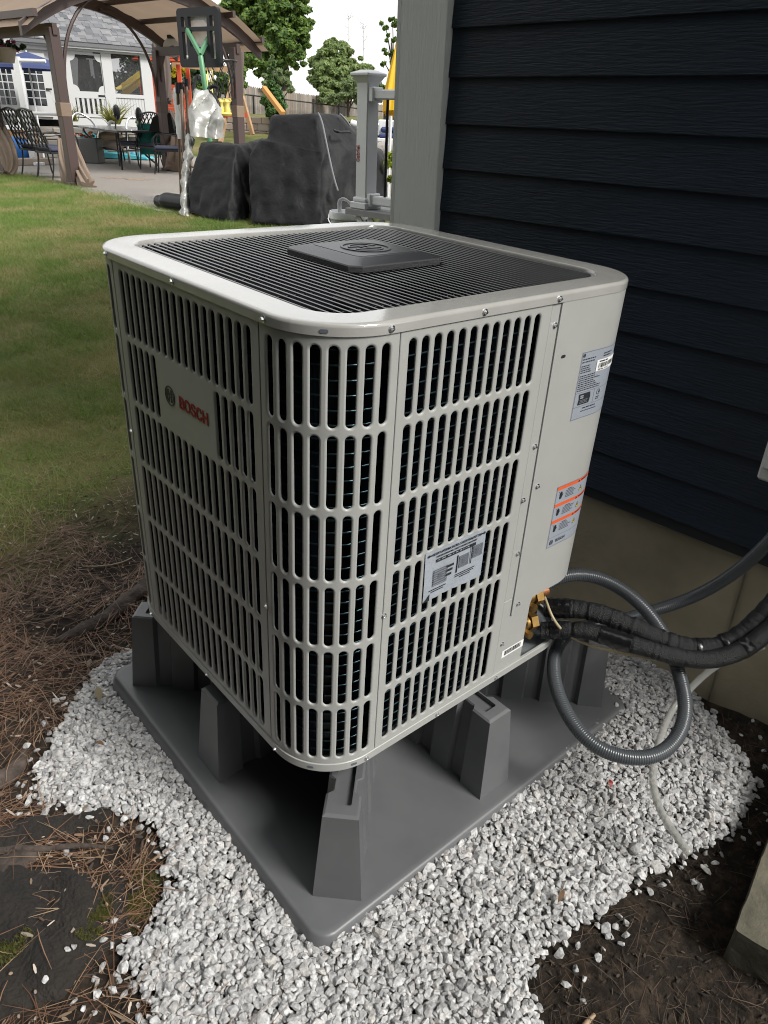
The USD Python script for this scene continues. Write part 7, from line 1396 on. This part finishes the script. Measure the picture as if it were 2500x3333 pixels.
single('hose', cat([sweep(spline([bkt + V(*(sh_[:2] * (-0.06 + q * 0.01)), -0.06), at(731 + q * 2, 447, 5.6), at(733 + q * 2, 433, 5.58), at(742 + q, 429 + q, 5.56), at(756 + q, 440, 5.56), bkt + V(*(sh_[:2] * 0.10), -0.08)], 30), 0.009, 8) for q in (0, 2)]), 'white_paint', 'white hose looped up out of the white bucket', 'hose', smooth=50)
# things beyond the rail: pool chair, closed yellow umbrella, driftwood, bright plant
yu = at(844, 250, 9.5); ub_ = thing('closed_umbrella', 'closed bright yellow umbrella just left of the house corner', 'umbrella', (yu[0], yu[1], G))
P = np.array([at(842, 247, 9.5), at(843, 240, 9.5), at(847, 200, 9.5), at(853, 150, 9.5), at(859, 90, 9.5)]); um_ = sweep(spline(P, 24), np.interp(np.linspace(0, 1, 24), [0, 0.04, 0.3, 0.6, 1], [0.055, 0.085, 0.095, 0.07, 0.02]), 30); v = um_.vertices; c_ = np.repeat(spline(P, 24), 30, 0); a = np.tile(np.arange(30) * 2 * PI / 30, 24); v[:720] = c_ + (v[:720] - c_) * (1 + 0.16 * np.sin(a * 6))[:, None]
part(ub_, 'canopy', um_, 'umbrella_yellow', smooth=50); part(ub_, 'pole', cyl((yu[0], yu[1], G), (yu[0], yu[1], yu[2]), 0.02, 8), 'white_vinyl')
pc = at(843, 305, 11.5); zg2 = float(ground_h(pc[0], pc[1])); pch = thing('pool_chair', 'white plastic pool chair with a navy cushion, seen between the black balusters', 'chair', (pc[0], pc[1], zg2))
T2 = lambda m: place(m, (pc[0], pc[1], 0), (*sh_[:2], 0), (-sh_[1], sh_[0], 0), (0, 0, 1)); zs_ = at(843, 303, 11.5)[2]; zt2 = at(843, 259, 11.5)[2]
part(pch, 'back', T2(rbox(-0.20, 0.30, 0.22, 0.27, zs_ + 0.05, zt2, 0.02)), 'white_vinyl'); part(pch, 'cushion', T2(rbox(-0.16, 0.28, 0.12, 0.215, zs_ + 0.10, zt2 - 0.10, 0.03)), 'umbrella_navy'); part(pch, 'seat', T2(rbox(-0.24, 0.32, -0.25, 0.24, zs_ - 0.02, zs_ + 0.03, 0.01)), 'white_vinyl'); part(pch, 'cushion', T2(rbox(-0.18, 0.28, -0.22, 0.115, zs_ + 0.032, zs_ + 0.09, 0.02)), 'umbrella_navy')
for sx in (-0.22, 0.29):
    for sy in (-0.23, 0.22): part(pch, 'leg', T2(box(sx - 0.025, sx + 0.025, sy - 0.025, sy + 0.025, zg2, zs_ - 0.02)), 'white_vinyl')
    part(pch, 'arm', T2(rbox(sx - 0.035, sx + 0.035, -0.25, 0.22, zs_ + 0.2, zs_ + 0.23, 0.008)), 'white_vinyl')
lg = spline([at(800, 322, 10.2), at(825, 323, 10.2), at(843, 320, 10.2), at(862, 322, 10.2)], 20); single('driftwood_log', crumple(sweep(lg, 0.10 * np.interp(np.linspace(0, 1, 20), [0, .2, .6, 1], [0.8, 1, 1.1, 0.7]), 12), 0.02, 9, 3), 'log_grey', 'weathered grey log lying beyond the black balusters', 'log', smooth=50)
lg2 = spline([at(758, 266, 9.0), at(770, 270, 9.0), at(790, 274, 9.0)], 10); single('pale_roll', sweep(lg2, 0.045, 10), 'white_vinyl', 'pale rolled object behind the grill cover, left of the white post', 'roll', smooth=50)
hs_ = at(850, 352, 8.6); tree('hosta_plant', 'bright yellow green leafy plant between the balusters and the house corner', (hs_[0], hs_[1], float(ground_h(hs_[0], hs_[1]))), [(hs_, V(0.16, 0.2, 0.13)), (hs_ + V(0.12, -0.1, 0.02), V(0.2, 0.2, 0.15)), (hs_ + V(0, 0, -0.12), V(0.2, 0.2, 0.1))], 700, 0.055, 'leaf_lime', 95, 0.015, 'plant', limbs=False)
